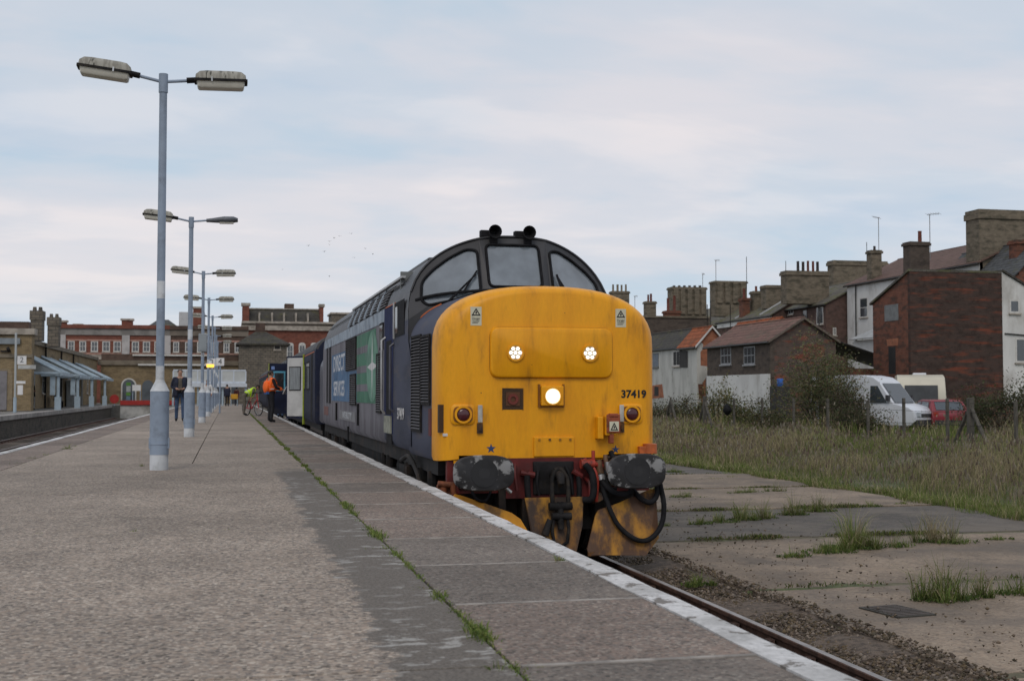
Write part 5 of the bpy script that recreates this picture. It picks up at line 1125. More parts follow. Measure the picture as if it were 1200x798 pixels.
# --- dark cottage with white base
B = House('brown_roofed_cottage', 'dark cottage with brown tiled roof, white painted lower wall and patchy red brick gable', 903, 66, 829, 980)
ze = B.zs(903, 399); zap = B.zs(943, 374)
B.box(ze, M_DBRICK, M_MBRICK, apex=zap); B.roof(ze, zap, M_BTILE, verge=mat('verge_cement', (.15, .12, .10), .85, .3))
zl = B.zs(903, 438); MB().box(-.05, -.004, .0, B.l, -.2, zl).build('painted_base', M_RENDERW, B.o)
for a, b in ((845, 857), (872, 885)): B.win('w', a, b, 406, 427, bars=(2, 1), frame=mat('window_grey', (.30, .31, .32), .5, .2))
B.win('w', 850, 862, 447, 466, bars=(0, 0), frame=M_BOARD, pane_m=M_BOARD)
B.patch('s', [(941, 406), (947, 403), (958, 403), (966, 405), (967, 415), (960, 420), (948, 421), (941, 417)], M_WBRICK, 'red_brick_patch', .004)
# --- low orange-roofed outhouse between the cottages
O = House('orange_roofed_outhouse', 'low outhouse with bright orange tiled roof behind the brown roofed cottage', 905, 84, 856, 930)
ze = O.zs(905, 383); zap = O.zs(905, 369); O.box(ze, M_DBRICK); O.roof(ze, zap-.25, M_OTILE, frac=.45)
# --- tall soot-dark brick building
E_ = House('soot_brick_building', 'tall windowless soot-dark brick building with blocked window and narrow doorway', 1068, 64, 1024, 1176)
zh = E_.zs(1068, 318); zlo = E_.zw(1024, 357); w_, l_ = E_.w, E_.l
MB().prism([Vector((0, .25, -.3)), Vector((0, l_, -.3)), Vector((0, l_, zlo)), Vector((0, .25, zh-.25*(zh-zlo)/l_))], (.25, 0, 0)).build('wall', M_WBRICK, E_.o)
MB().box(-.004, w_, 0, .25, -.3, zh).build('wall', M_EBRICK, E_.o); MB().box(w_-.25, w_-.003, .25, l_, -.3, zlo).build('wall', M_EBRICK, E_.o); MB().box(.25, w_-.25, l_-.25, l_-.004, -.3, zlo-.1).build('wall', M_EBRICK, E_.o)
MB().prism([Vector((-.12, -.02, zh+.01)), Vector((-.12, l_+.2, zlo-.02)), Vector((-.12, l_+.2, zlo+.10)), Vector((-.12, -.02, zh+.13))], (w_+.15, 0, 0)).build('roof', M_MSLATE, E_.o)
E_.win('w', 1037, 1053, 357, 376, bars=(0, 0), frame=M_BOARD, pane_m=M_BOARD, sill=False); d = E_.win('w', 1041, 1051, 405, 440, bars=(0, 0), frame=M_WBRICK, pane_m=M_HOLE, sill=False, name='doorway')
E_.patch('w', [(1039, 398), (1053, 396), (1052, 405), (1040, 406)], M_OBRICK, 'brick_lintel', .01)
# rendered house on the right edge of the yard
F = House('white_rendered_house', 'white rendered house with white framed windows next to the soot-dark building', 1176.3, 63.97, 1158, 1262)
zh = F.zs(1177, 319); zlo = F.zs(1262, 372)
MB().prism([Vector((0, 0, -.3)), Vector((F.w, 0, -.3)), Vector((F.w, 0, zlo)), Vector((0, 0, zh))], (0, .25, 0)).build('wall', M_RENDERW, F.o); MB().box(.003, .25, .25, 6, -.3, zh-.2).build('wall', M_RENDERW, F.o); MB().box(F.w-.25, F.w-.003, .25, 6, -.3, zlo-.1).build('wall', M_RENDERW, F.o)
MB().prism([Vector((0.02, -.12, zh+.02)), Vector((F.w+.2, -.12, zlo-.1)), Vector((F.w+.2, -.12, zlo+.02)), Vector((0.02, -.12, zh+.14))], (0, 6.4, 0)).build('roof', M_DSLATE, F.o)
F.win('s', 1183, 1195, 351, 367, bars=(0, 0), fr=.1); F.win('s', 1190, 1212, 396, 425, bars=(1, 0), fr=.1); MB().tube([(F.w*.02, -.06, F.zs(1177, 391)), (F.w*.6, -.06, F.zs(1200, 395))], .04, 6).build('pipe', M_GUT, F.o)
# --- long white fronted house with plum roof
D = House('white_fronted_house', 'long white walled house under a plum tiled roof with two narrow chimneys', 1150, 72, 994, 1230)
ze = D.zw(1060, 323); zap = ze+2.05
D.w = 9; D.box(ze, M_RENDERW, M_CBRICK, apex=zap, frac=.5); D.roof(ze, zap, M_PTILE)
D.win('w', 1008, 1017, 349, 372, bars=(0, 1)); D.chimney(1021.5, 1033.5, 293, 327, 86, [(1026, 1029, 288, M_POTD)], depth=.7); D.chimney(1067, 1089.5, 283, 316, 74.5, [(1080, 1084.5, 270, M_POTR)], depth=.9, m=M_DBRICK)
MB().tube([(-.08, D.l-1.5, 0), (-.08, D.l-1.5, ze)], .05, 6).build('drainpipe', M_GUT, D.o)
D.aerial(1030, 255, 302, 92, -7); D.aerial(1016, 284, 312, 95); D.aerial(1090, 251, 295, 80, 11); D.chimney(977, 1040, 305, 335, 97, depth=1.1, cap=.4)
# lean-to in front of it
L2 = House('pale_lean_to', 'small lean-to with pale ribbed sheet roof against the white fronted house', 1030, 74, 1000, 1050)
zhi, zlo = L2.zw(1020, 382), L2.zw(1000, 396); L2.w = 3
MB().box(0, .2, 0, L2.l, -.3, zlo-.2).box(.2, L2.w, 0, .2, -.3, zlo-.2).build('wall', M_RENDERW, L2.o)
m = MB()
for k in range(18):
    y0, y1 = L2.l*k/18-.2, L2.l*(k+1)/18-.2-.05; m.prism([Vector((-.4, y0, zlo-.15)), Vector((3, y0, zhi+.5)), Vector((3, y0, zhi+.55)), Vector((-.4, y0, zlo-.10))], (0, y1-y0, 0))
m.build('ribbed_roof', mat('sheet_roof', (.36, .37, .37), .6, .2, 2), L2.o); MB().prism([Vector((-.35, -.25, zlo-.17)), Vector((3, -.25, zhi+.46)), Vector((3, -.25, zhi+.48)), Vector((-.35, -.25, zlo-.15))], (0, L2.l+.1, 0)).build('roof_deck', M_LEAD, L2.o)
# dark sheet-roofed shed between cottage and soot-dark building
S = House('black_sheet_shed', 'low brick shed with black corrugated roof beside the soot-dark building', 1000, 70, 985, 1027)
S.w = 4; zhi, zlo = S.zs(985, 400), S.zs(1026, 430)
MB().box(0, S.w, 0, .2, -.3, zlo-.1).box(0, .2, .2, S.l+1, -.3, zlo).build('wall', M_WBRICK, S.o)
m = MB()
for k in range(14): y0 = -.3+k*.3; m.prism([Vector((-1.2, y0, zhi)), Vector((S.w, y0, zlo-.1)), Vector((S.w, y0, zlo-.03)), Vector((-1.2, y0, zhi+.07))], (0, .26, 0))
m.build('corrugated_roof', mat('black_sheet', (.035, .035, .037), .6, .3, 2), S.o)
# --- terrace behind
C1 = House('purple_brick_terrace', 'purple brown brick terrace end with mossy slate roof and a five-pot chimney', 969, 90, 890, 1000)
ze = C1.zs(969, 356); zap = ze+1.9; C1.w = 7.5; C1.box(ze, M_CBRICK, M_CBRICK, apex=zap, frac=.5); C1.roof(ze, zap, M_MSLATE)
C1.win('w', 924, 930, 362, 368.5, bars=(1, 0)); C1.win('w', 941, 946, 363, 373, bars=(0, 0), frame=M_DWOOD); C1.win('w', 957, 965, 360, 380, bars=(1, 0)); C1.win('s', 976, 980, 384, 393, bars=(1, 0))
C1.chimney(922, 971.5, 317, 338, 92, [(937, 940.5, 305.5, M_POTD), (943, 946.5, 306, M_POTD), (949, 952, 305, M_POTR), (955, 958, 305.5, M_POTR), (960, 963.5, 306, M_POTD)], depth=1.1, cap=.35)
for yy in (1.0, 9.5): MB().tube([(-.1, yy, 0), (-.1, yy, ze)], .05, 6).build('drainpipe', M_GUT, C1.o)
C1.chimney(898, 923, 334, 345, 100, depth=1.1); C1.aerial(921, 306, 330, 98)
MB().tube([C1.o.matrix_world.inverted() @ v if False else Vector((x, y_, z)) for x, y_, z in ((1.2, 9.0, ze+.75), (3.6, 9.0, zap+.12))], .1, 6).build('roof_flashing', M_LEAD, C1.o)
MB().tube([Vector((-.1, 15., ze+.1)), Vector((3.6, 15., zap+.1))], .1, 6).build('roof_flashing', M_LEAD, C1.o)
C0 = House('grey_slate_terrace', 'old terrace with grey slate roof and fluted chimney stacks behind the derelict cottage', 893, 104, 720, 940)
ze = C0.zs(893, 374); zap = ze+2.4; C0.w = 9; C0.box(ze, M_DBRICK, apex=zap); C0.roof(ze, zap, M_MSLATE)
C0.chimney(788, 828, 336, 368, 118, [(791+6.1*k, 794.5+6.1*k, 334, M_POTD) for k in range(6)], flutes=5, depth=1.4); C0.chimney(838.5, 875.5, 329, 355, 109, flutes=4, depth=1.4, cap=.2)
C0.chimney(780.5, 797.5, 364, 392, 116, [(783, 786.5, 349, M_POTR), (790.5, 794, 346, M_POTR)], m=M_WBRICK, depth=.9); C0.chimney(757.5, 769, 353, 374, 124, [(760, 762.6, 345, M_POTR), (763, 766, 344, M_POTR)], depth=.9); C0.chimney(870.5, 879, 349, 368, 103.3, [(872.5, 876, 338, M_POTR)], m=M_WBRICK, depth=.8)
C0.chimney(718, 737.5, 341, 362, 130, [(719, 721.5, 333, M_POTY), (724, 727, 333, M_POTY), (729, 731.5, 333.5, M_POTY), (734, 736.5, 333, M_POTY)], depth=1.1, m=M_STACK)
C0.aerial(823.5, 321, 336, 119, 2); C0.aerial(839, 305, 330, 110, 4); C0.aerial(875, 301, 332, 108); C0.aerial(744, 347, 362, 128, 3)
K = House('slate_backed_house', 'small house with grey slate roof and white eaves between the two terraces', 905, 97, 842, 930)
ze = K.zs(905, 369); zap = ze+1.75; K.w = 6; K.box(ze, M_CBRICK, apex=zap); K.roof(ze, zap, M_MSLATE); MB().box(-.12, -.004, .0, K.l, ze-.55, ze-.1).build('eaves_board', M_RENDERW, K.o)
for yy in (2.2, 7.5): MB().tube([Vector((-.1, yy, ze+.1)), Vector((2.95, yy, zap+.1))], .09, 6).build('roof_flashing', M_LEAD, K.o)
K.win('w', 884, 891, 376, 388, bars=(1, 1)); K.chimney(884, 899, 341, 362, 103, [(887, 890, 335, M_POTR), (893, 896, 335, M_POTD)], depth=.9)
W1 = empty('yard_wall', (0, 0, 0), label='dark weathered yard wall behind the derelict cottage', cat='wall')
a, b = ony(750, 400, 96), ony(832, 400, 96); MB().box(a.x, b.x, 96, 96.4, GZ, a.z+1.9).build('wall', M_DBRICK, W1)
MB().box(a.x, b.x, 95.9, 96.5, a.z+1.9, a.z+2.05).build('coping', M_STACK, W1)
# --- big slate roof with massive chimney on the right
G = House('great_chimney_house', 'slate roofed house crowned by a massive broad brick chimney above the soot-dark building', 1192, 67.5, 1150, 1290)
ze = G.zs(1192, 322); zap = ze+2.2; G.l = 9; G.box(ze, M_WBRICK, M_WBRICK, apex=zap, frac=.4); G.roof(ze, zap, M_SLATE, frac=.4)
G.chimney(1148, 1250, 245, 300, 72, depth=1.5, cap=.6); MB().tube([Vector((.1, 2, ze+.25)), Vector((1.2, 2, ze+.9))], .07, 6).build('roof_flashing', M_LEAD, G.o)
G.chimney(1192, 1230, 281, 318, 69, m=M_WBRICK, depth=.8)

# ================================================================== VEHICLES IN THE YARD
M_VAN = mat('van_white', (.62, .65, .70), .35, .06, 1, coat=.4); M_CARAV = mat('caravan_cream', (.58, .55, .45), .45, .08, 1); M_CARR = mat('car_red', (.25, .03, .042), .35, .15, 1, coat=.4); M_PLAS = mat('bumper_grey', (.05, .05, .055), .6)
G_CAR = glass('car_glass', (.05, .06, .07), .15, .12); G_DIM = mat('dim_window', (.045, .05, .055), .35, .3, 2)
def body_loft(prof, hw, inset, z_sh, m_, n=0):
    """vehicle shell: side profile (x,z), half-width hw, tumblehome above z_sh"""
    ys_ = []
    for f_, in ((-1.,), (-.96,), (.96,), (1.,)):
        r = []
        for x, z in prof:
            k = max(0, (z-z_sh)); wd = hw-inset*k; e = .05 if abs(f_) == 1 else 0
            cx, cz = sum(p[0] for p in prof)/len(prof), sum(p[1] for p in prof)/len(prof)
            r.append(Vector((x+(cx-x)*e*.3, (1 if f_ > 0 else -1)*(wd-(0 if abs(f_) == 1 else .0)*.0)*abs(f_)**.5 if abs(f_) < 1 else f_*wd, z+(cz-z)*e*.4)))
        ys_.append(r)
    return MB().loft(ys_)
def wheels(p, xs_, hw, r):
    for x in xs_:
        for s in (-1, 1):
            w_ = MB().tube([(x, s*(hw-.2), r), (x, s*(hw-.01), r)], r, 20).build('wheel', M_BLK, p, smooth=40); MB().tube([(x, s*(hw-.012), r), (x, s*(hw+.005), r)], r*.6, 14).build('hubcap', M_CHROME, w_)
def glassp(p, pts, d, name='window', m=None): return MB().prism([Vector(q) for q in pts], d).build(name, m or G_CAR, p)
vp_ = ony(1022, 470, 51.0)
van = empty('white_van', (vp_.x, vp_.y, GZ), rz=radians(-58), label='white high-roofed van parked with its bonnet beyond the fence', cat='van')
body_loft([(-2.6, .35), (2.3, .35), (2.55, .55), (2.5, .95), (2.25, 1.12), (1.55, 1.28), (.85, 2.22), (.55, 2.42), (.0, 2.52), (-2.4, 2.52), (-2.6, 2.35)], .98, .09, 1.2, 0).build('body', M_VAN, van, smooth=35, bevel=.04)
glassp(van, [(1.54, -.82, 1.33), (1.54, .82, 1.33), (.93, .76, 2.15), (.93, -.76, 2.15)], (.02, 0, .012), 'windscreen')
for s in (-1, 1): glassp(van, [(1.25, s*.975, 1.32), (.45, s*.975, 1.32), (.45, s*.905, 2.05), (.78, s*.905, 2.05)], (0, s*.015, 0), 'side_window'); MB().box(2.40, 2.57, s*.62-.16, s*.62+.16, .72, .93).build('headlight', mat('lamp_clear', (.5, .55, .6), .2), van, bevel=.02); MB().box(1.25, 1.4, s*1.02-.08, s*1.02+.14*s*0+.08, 1.4, 1.65).build('mirror', M_PLAS, van)
MB().box(2.5, 2.6, -.9, .9, .35, .6).box(2.52, 2.57, -.4, .4, .72, .86).build('bumper', M_PLAS, van); wheels(van, (1.65, -1.6), .96, .34)
cp = ony(1077, 470, 60.5)
cv = empty('touring_caravan', (cp.x, cp.y, GZ), rz=radians(-118), label='cream touring caravan with wide dark end window beside the white van', cat='caravan'); cv.scale = (1.12, 1.12, 1.04)
body_loft([(-2.4, .45), (2.15, .45), (2.35, .8), (2.4, 1.3), (2.25, 2.2), (2.05, 2.45), (1.2, 2.58), (-2.1, 2.58), (-2.35, 2.4), (-2.45, 1.2)], 1.08, .04, 1.3, 0).build('body', M_CARAV, cv, smooth=35, bevel=.05)
glassp(cv, [(2.42, -.72, 1.25), (2.42, .72, 1.25), (2.30, .72, 2.05), (2.30, -.72, 2.05)], (.02, 0, .002), 'end_window', G_DIM)
for s in (-1, 1): glassp(cv, [(1.7, s*1.09, 1.25), (.3, s*1.09, 1.25), (.3, s*1.06, 1.95), (1.6, s*1.06, 1.95)], (0, s*.015, 0), 'side_window')
MB().box(.2, .9, -.3, .3, 2.57, 2.68).build('roof_vent', M_VAN, cv, bevel=.04); MB().box(-2.4, 2.3, -1.085, -1.06, .95, 1.05).build('trim_stripe', M_PLAS, cv); wheels(cv, (-.1,), 1.05, .32)
rp = ony(1096, 480, 50.5)
rc = empty('red_hatchback', (rp.x, rp.y, GZ), rz=radians(80), label='small red hatchback car parked in front of the caravan', cat='car'); rc.scale = (1.0,)*3
body_loft([(-1.75, .32), (1.7, .32), (1.85, .5), (1.8, .75), (1.55, .86), (.8, .96), (.15, 1.40), (-.2, 1.46), (-1.25, 1.42), (-1.7, .98), (-1.82, .7)], .82, .28, .95, 0).build('body', M_CARR, rc, smooth=35, bevel=.04)
for s in (-1, 1):
    glassp(rc, [(.68, s*.82, .98), (-.25, s*.82, .98), (-.25, s*.70, 1.37), (.14, s*.70, 1.34)], (0, s*.012, 0), 'side_window'); glassp(rc, [(-.35, s*.82, .98), (-1.3, s*.82, .98), (-1.1, s*.70, 1.35), (-.35, s*.70, 1.37)], (0, s*.012, 0), 'side_window'); MB().box(.55, .7, s*.87-.07, s*.87+.07, .92, 1.06).build('mirror', M_PLAS, rc)
    MB().box(-1.80, -1.72, s*.66-.1, s*.66+.1, .66, .92).build('tail_light', M_REDB, rc)
glassp(rc, [(-1.70, -.62, 1.0), (-1.70, .62, 1.0), (-1.32, .56, 1.36), (-1.32, -.56, 1.36)], (-.012, 0, .012), 'rear_window'); glassp(rc, [(.82, -.64, .98), (.82, .64, .98), (.22, .58, 1.36), (.22, -.58, 1.36)], (.01, 0, .012), 'windscreen'); MB().box(-1.88, -1.78, -.72, .72, .34, .58).build('bumper', M_PLAS, rc); wheels(rc, (1.15, -1.15), .81, .29)

# ================================================================== FENCE
XF = 22.0; M_POSTW2 = mat('weathered_post', (.105, .097, .082), .9, .35, 5, stretch=(3, 3, .6))
fe = empty('wire_fence', (XF, 0, GZ), label='wire fence on weathered concrete posts between the grass and the yard', cat='fence')
fy = sorted([onx(x, 470, XF).y for x in (1190, 1137, 1110, 1059, 1017, 970, 930, 893, 860, 826, 786)])
for k, yy in enumerate(fy):
    h_ = 1.52+random.uniform(-.06, .06); r_ = .085 if k in (1, 9) else .045
    p = MB().box(-r_, r_, yy-r_, yy+r_, -.3, h_+(.1 if k in (1, 9) else 0)).build('post', M_POSTW2, fe, bevel=.015)
    if k in (1, 9, 10):
        for s in (-1, 1): MB().tube([(0, yy, h_-.15), (0, yy+s*1.1, -.1)], .06, 6).build('strut', M_POSTW2, p)
for zz in (.3, .75, 1.15, 1.42): MB().tube([(-.06, y_, zz+random.uniform(-.03, .03)) for y_ in fy], .006, 4).build('wire', M_BLKM, fe)
bg2 = MB(); bp_ = onx(857, 480, XF); rr = []
for i in range(9):
    t_ = i/8; r_ = .24*sin(pi*min(t_*1.05, 1))**.7+.015; rr.append([Vector((cos(a)*r_*random.uniform(.8, 1.15)*.7, sin(a)*r_*random.uniform(.8, 1.15), .55*t_)) for a in np.linspace(0, 2*pi, 11)[:-1]])
bg2.loft(rr); tag(bg2.build('black_bag', M_BLK, None, smooth=50, loc=(bp_.x-.2, bp_.y, bp_.z-.27)), 'torn black plastic bag snagged on the wire fence', 'bag')
bb = ony(914, 445, 60.5); tb = MB().tube([(0, 0, 0), (0, 0, .03), (0, 0, .18), (0, 0, .36), (0, 0, .39)], [.15, .165, .17, .165, .15], 16); 
bt = tb.build('blue_barrel', mat('barrel_blue', (.02, .11, .42), .45, .15), None, smooth=40, loc=(bb.x, bb.y, bb.z-.33)); tag(bt, 'bright blue plastic drum among the bushes by the cottage gable', 'drum')
st_ = MB().box(-.4, .4, -.4, .4, 0, bb.z-.33-GZ).build('crate_stack', M_DWOOD, None, loc=(bb.x, bb.y, GZ), bevel=.02); tag(st_, 'dark timber crate stack under the blue drum', 'crate')
# ================================================================== PEOPLE
M_SKIN = mat('skin', (.42, .24, .17), .6, .1); M_HAIR = mat('hair_dark', (.035, .025, .02), .7, .3); M_HAIRG = mat('hair_grey', (.16, .14, .13), .7, .3)
M_BLACKC = mat('black_cloth', (.014, .014, .018), .85, .3, 6); M_NAVY = mat('navy_cloth', (.016, .02, .04), .85, .3, 6); M_JEAN = mat('jeans', (.05, .085, .16), .85, .3, 5); M_KHAKI = mat('khaki_cloth', (.12, .105, .085), .85, .3, 5)
M_BLUEC = mat('blue_shirt', (.05, .16, .45), .8, .2, 5); M_HIVO = mat('hivis_orange', (.95, .16, .02), .7, .12, 5); M_HIVY = mat('hivis_yellow', (.55, .82, .04), .7, .12, 5); M_WHITEC = mat('white_cloth', (.55, .55, .55), .8, .15, 5)
def person(loc, rz, label, top, legs, hair, H=1.75, lean=0., arms=None, step=.0, inner=None, vest=None, shoes=None, coat=False):
    """one continuous skinned body; faces toward local -y; each face takes the cloth of its nearest limb"""
    k = H/1.75; lv = lambda p: Vector((p[0]*k, p[1]*k, p[2]*k))
    hip = Vector((0, 0, .93)); R_ = Matrix.Rotation(lean, 3, 'X')
    up = lambda p: hip + R_ @ (Vector(p)-hip)
    J = {'pel': hip, 'wst': up((0, 0, 1.08)), 'chs': up((0, .0, 1.30)), 'nck': up((0, .01, 1.47)), 'hd0': up((0, -.005, 1.555)), 'hd1': up((0, -.02, 1.64)), 'hd2': up((0, -.01, 1.715))}
    rad = {'pel': (.165, .125), 'wst': (.165, .125), 'chs': (.18, .13), 'nck': (.06, .06), 'hd0': (.068, .08), 'hd1': (.078, .098), 'hd2': (.052, .066)}
    E_ = [('pel', 'wst', 'top'), ('wst', 'chs', 'top'), ('chs', 'nck', 'top'), ('nck', 'hd0', 'skin'), ('hd0', 'hd1', 'skin'), ('hd1', 'hd2', 'hair')]
    arms = arms or {1: ((.24, .02, 1.14), (.25, -.06, .88)), -1: ((-.24, .02, 1.14), (-.25, -.06, .88))}
    for s in (1, -1):
        t_ = 'r' if s > 0 else 'l'; el, wr_ = arms[s]
        J['sh'+t_] = up((.19*s, 0, 1.42)); J['el'+t_] = up(el); J['wr'+t_] = up(wr_); d = (J['wr'+t_]-J['el'+t_]).normalized(); J['ha'+t_] = J['wr'+t_]+d*.09
        rad.update({'sh'+t_: (.07, .07), 'el'+t_: (.052, .052), 'wr'+t_: (.04, .036), 'ha'+t_: (.036, .022)})
        E_ += [('chs', 'sh'+t_, 'top'), ('sh'+t_, 'el'+t_, 'top'), ('el'+t_, 'wr'+t_, 'top'), ('wr'+t_, 'ha'+t_, 'skin')]
        st = step*s; J['hp'+t_] = Vector((.09*s, 0, .90)); J['kn'+t_] = Vector((.10*s, -.03-st*.5, .50)); J['an'+t_] = Vector((.105*s, .02-st, .09)); J['to'+t_] = Vector((.115*s, -.13-st, .04))
        rad.update({'hp'+t_: (.092, .098), 'kn'+t_: (.065, .068), 'an'+t_: (.052, .055), 'to'+t_: (.045, .036)})
        E_ += [('pel', 'hp'+t_, 'legs'), ('hp'+t_, 'kn'+t_, 'legs'), ('kn'+t_, 'an'+t_, 'legs'), ('an'+t_, 'to'+t_, 'shoe')]
    names = list(J); idx = {n_: i for i, n_ in enumerate(names)}
    me = bpy.data.meshes.new('tmp'); me.from_pydata([lv(J[n_]) for n_ in names], [(idx[a], idx[b]) for a, b, _ in E_], [])
    o = bpy.data.objects.new('tmp', me); COL.objects.link(o); m = o.modifiers.new('s', 'SKIN'); m.use_smooth_shade = True
    for n_, i in idx.items():
        sv = me.skin_vertices[0].data[i]; sv.radius = (rad[n_][0]*k, rad[n_][1]*k); sv.use_root = n_ == 'pel'
    ss = o.modifiers.new('ss', 'SUBSURF'); ss.levels = ss.render_levels = 2
    bpy.context.view_layer.update()
    bm_ = bpy.data.meshes.new_from_object(o.evaluated_get(bpy.context.evaluated_depsgraph_get())); bpy.data.objects.remove(o)
    root = empty('person', loc, rz, label, 'person')
    mats_ = [M_SKIN, top, legs, shoes or M_BLACKC, hair]; key = {'skin': 0, 'top': 1, 'legs': 2, 'shoe': 3, 'hair': 4}
    # five fingers on each hand join the same mesh
    fb = MB()
    for t_, s in (('r', 1), ('l', -1)):
        h_ = J['ha'+t_]; d = (h_-J['wr'+t_]).normalized(); side = Vector((0, 1, 0)) if abs(d.y) < .7 else Vector((1, 0, 0)); q = (side-d*side.dot(d)).normalized(); cu_ = d.cross(q)
        for f_, ln in ((-1.5, .06), (-.5, .072), (.5, .068), (1.5, .052)):
            b_ = h_+q*(f_*.016)-d*.005; fb.tube([lv(b_), lv(b_+d*ln*.6), lv(b_+d*ln*.9+cu_*ln*.35*s)], [.009, .0085, .007], 6)
        b_ = J['wr'+t_]+d*.03-q*.03; fb.tube([lv(b_), lv(b_-q*.03+d*.025), lv(b_-q*.035+d*.055)], [.011, .01, .008], 6)
    nz = up((0, -.105, 1.63)); fb.add([lv(nz+Vector((-.012, .02, -.03))), lv(nz+Vector((.012, .02, -.03))), lv(nz+Vector((0, -.018, -.028))), lv(nz+Vector((0, .015, .02)))], [(0, 1, 2), (0, 2, 3), (1, 3, 2)])
    for s in (1, -1): ea = up((.082*s, .0, 1.625)); fb.add([lv(ea+Vector((0, -.02, -.025))), lv(ea+Vector((0, .02, -.02))), lv(ea+Vector((.015*s, .025, .03))), lv(ea+Vector((.005*s, -.015, .03)))], [(0, 1, 2, 3)])
    vs = [tuple(v.co) for v in bm_.vertices]; nb = len(vs); fs = [tuple(p.vertices) for p in bm_.polygons] + [tuple(i+nb for i in f_) for f_ in fb.f]
    me2 = bpy.data.meshes.new('person_body'); me2.from_pydata(vs+[tuple(v) for v in fb.v], [], fs)
    for m_ in mats_: me2.materials.append(m_)
    seg = [(lv(J[a]), lv(J[b]), kd) for a, b, kd in E_]
    def nearest(c_):
        best, bk = 9, 'top'
        for a, b, kd in seg:
            ab = b-a; t2 = min(max((c_-a).dot(ab)/max(ab.length_squared, 1e-9), 0), 1); d_ = (c_-a-ab*t2).length
            if kd in ('skin', 'hair'): d_ -= .02
            if d_ < best: best, bk = d_, kd
        return bk
    hd = lv(J['hd1']); bk_ = (R_ @ Vector((0, 1, 0)))
    for i, p in enumerate(me2.polygons):
        kd = 'skin' if i >= len(bm_.polygons) else nearest(p.center)
        if kd == 'skin' and i < len(bm_.polygons) and (p.center-hd).length < .16*k and ((p.center-hd).dot(bk_) > .02*k and p.center.z > hd.z-.06): kd = 'hair'
        if kd == 'hair' and (p.center-hd).dot(bk_) < -.05*k and p.center.z < hd.z+.05*k: kd = 'skin'
        if kd == 'top' and p.center.z < lv(hip).z-.02: kd = 'legs'
        p.material_index = key[kd]; p.use_smooth = True
    body_ = bpy.data.objects.new('body', me2); COL.objects.link(body_); body_.parent = root
    hc = up((0, .012, 1.655)); hr = []
    for zf, rf in ((-.35, .98), (0., 1.06), (.35, 1.0), (.7, .76), (.93, .40), (1.0, .05)): hr.append([lv(hc + R_ @ Vector((.083*rf*sin(t2), .100*rf*cos(t2)+.006, .088*zf+(.055*max(0, -cos(t2)) if zf < .3 else 0)))) for t2 in np.linspace(0, 2*pi, 19)[:-1]])
    MB().loft(hr).build('hair', hair, root, smooth=80)
    if inner:   # open jacket: shirt front
        a, b, c_ = up((0, -.125, 1.44)), up((-.07, -.135, .98)), up((.07, -.135, .98)); MB().prism([lv(a+Vector((-.05, 0, 0))), lv(b), lv(c_), lv(a+Vector((.05, 0, 0)))], (0, -.012, 0)).build('shirt_front', inner, root)
    if vest:
        vb = MB(); used = {}
        for i, p in enumerate(bm_.polygons):
            q = hip + R_.transposed() @ (p.center/k-hip)
            if .98 < q.z < 1.50 and abs(q.x) < .215 and nearest(p.center) == 'top':
                ids = []
                for vi in p.vertices:
                    if vi not in used: v = bm_.vertices[vi]; used[vi] = len(vb.v); vb.v.append(tuple(v.co+v.normal*.022))
                    ids.append(used[vi])
                vb.f.append(tuple(ids)); vb.m.append(0)
        vo = vb.build('hi_vis_vest', vest, root, smooth=60)
        sm_ = vo.modifiers.new('t', 'SOLIDIFY'); sm_.thickness = .012
        for zz in (1.12, 1.25):
            c_ = up((0, 0, zz)); MB().tube([lv(c_ + R_ @ Vector((.185*cos(a), .140*sin(a), 0))) for a in np.linspace(0, 2*pi, 19)], .022, 5, cap=False).build('reflective_band', mat('reflective', (.6, .6, .58), .4), root)
    if coat:
        cz = [(1.42, .20, .12), (1.25, .225, .15), (1.05, .225, .16), (.90, .245, .175), (.80, .255, .18)]; cr = []
        for z_, a_, b_ in cz: cr.append([lv(up((a_*sin(t2), b_*-cos(t2)*-1 if False else -b_*cos(t2), z_))) for t2 in np.linspace(.32, 2*pi-.32, 20)])
        co = MB().loft(cr, cap=False, close=False).build('jacket', top, root, smooth=70); sm_ = co.modifiers.new('t', 'SOLIDIFY'); sm_.thickness = .02
    root['k'] = k
    return root
fp = onz(317, 495)
p1 = person(fp, radians(112), 'railway worker in orange hi-vis vest and black trousers standing by the open coach doors', M_BLACKC, M_BLACKC, M_HAIR, 1.80, arms={1: ((.23, -.10, 1.16), (.16, -.34, 1.12)), -1: ((-.23, -.10, 1.16), (-.14, -.34, 1.10))}, vest=M_HIVO)
bpk = MB().loft([[Vector((cos(a)*.17*k_, .17+dy, 1.22+sin(a)*.22*k_)) for a in np.linspace(0, 2*pi, 13)[:-1]] for dy, k_ in ((-.05, .9), (.0, 1), (.05, .92), (.08, .6))]); bpk.build('orange_hood', M_HIVO, p1, smooth=60)
MB().box(-.1, .1, .10, .2, .98, 1.1).build('blue_shirt_tail', M_BLUEC, p1)
pap = MB().box(-.12, .12, -.01, .01, -.02, .28).build('paper_sheaf', M_WHITEC, None, loc=(fp.x+.47, fp.y+.0, 1.0), rot=(.5, 0, radians(60))); tag(pap, 'white papers held by the worker in the orange vest', 'papers')
fp = onz(210.5, 494)
person(fp, radians(4), 'man in open dark jacket and blue jeans walking along the platform with a camera', M_NAVY, M_JEAN, M_HAIRG, 1.88, step=.10, inner=M_KHAKI, coat=True, arms={1: ((.27, .06, 1.14), (.10, -.18, 1.08)), -1: ((-.27, .06, 1.14), (-.10, -.18, 1.08))})
cm_ = empty('camera_body', (fp.x-.01, fp.y-.30, 1.08), label='black camera held at waist height by the walking man', cat='camera')
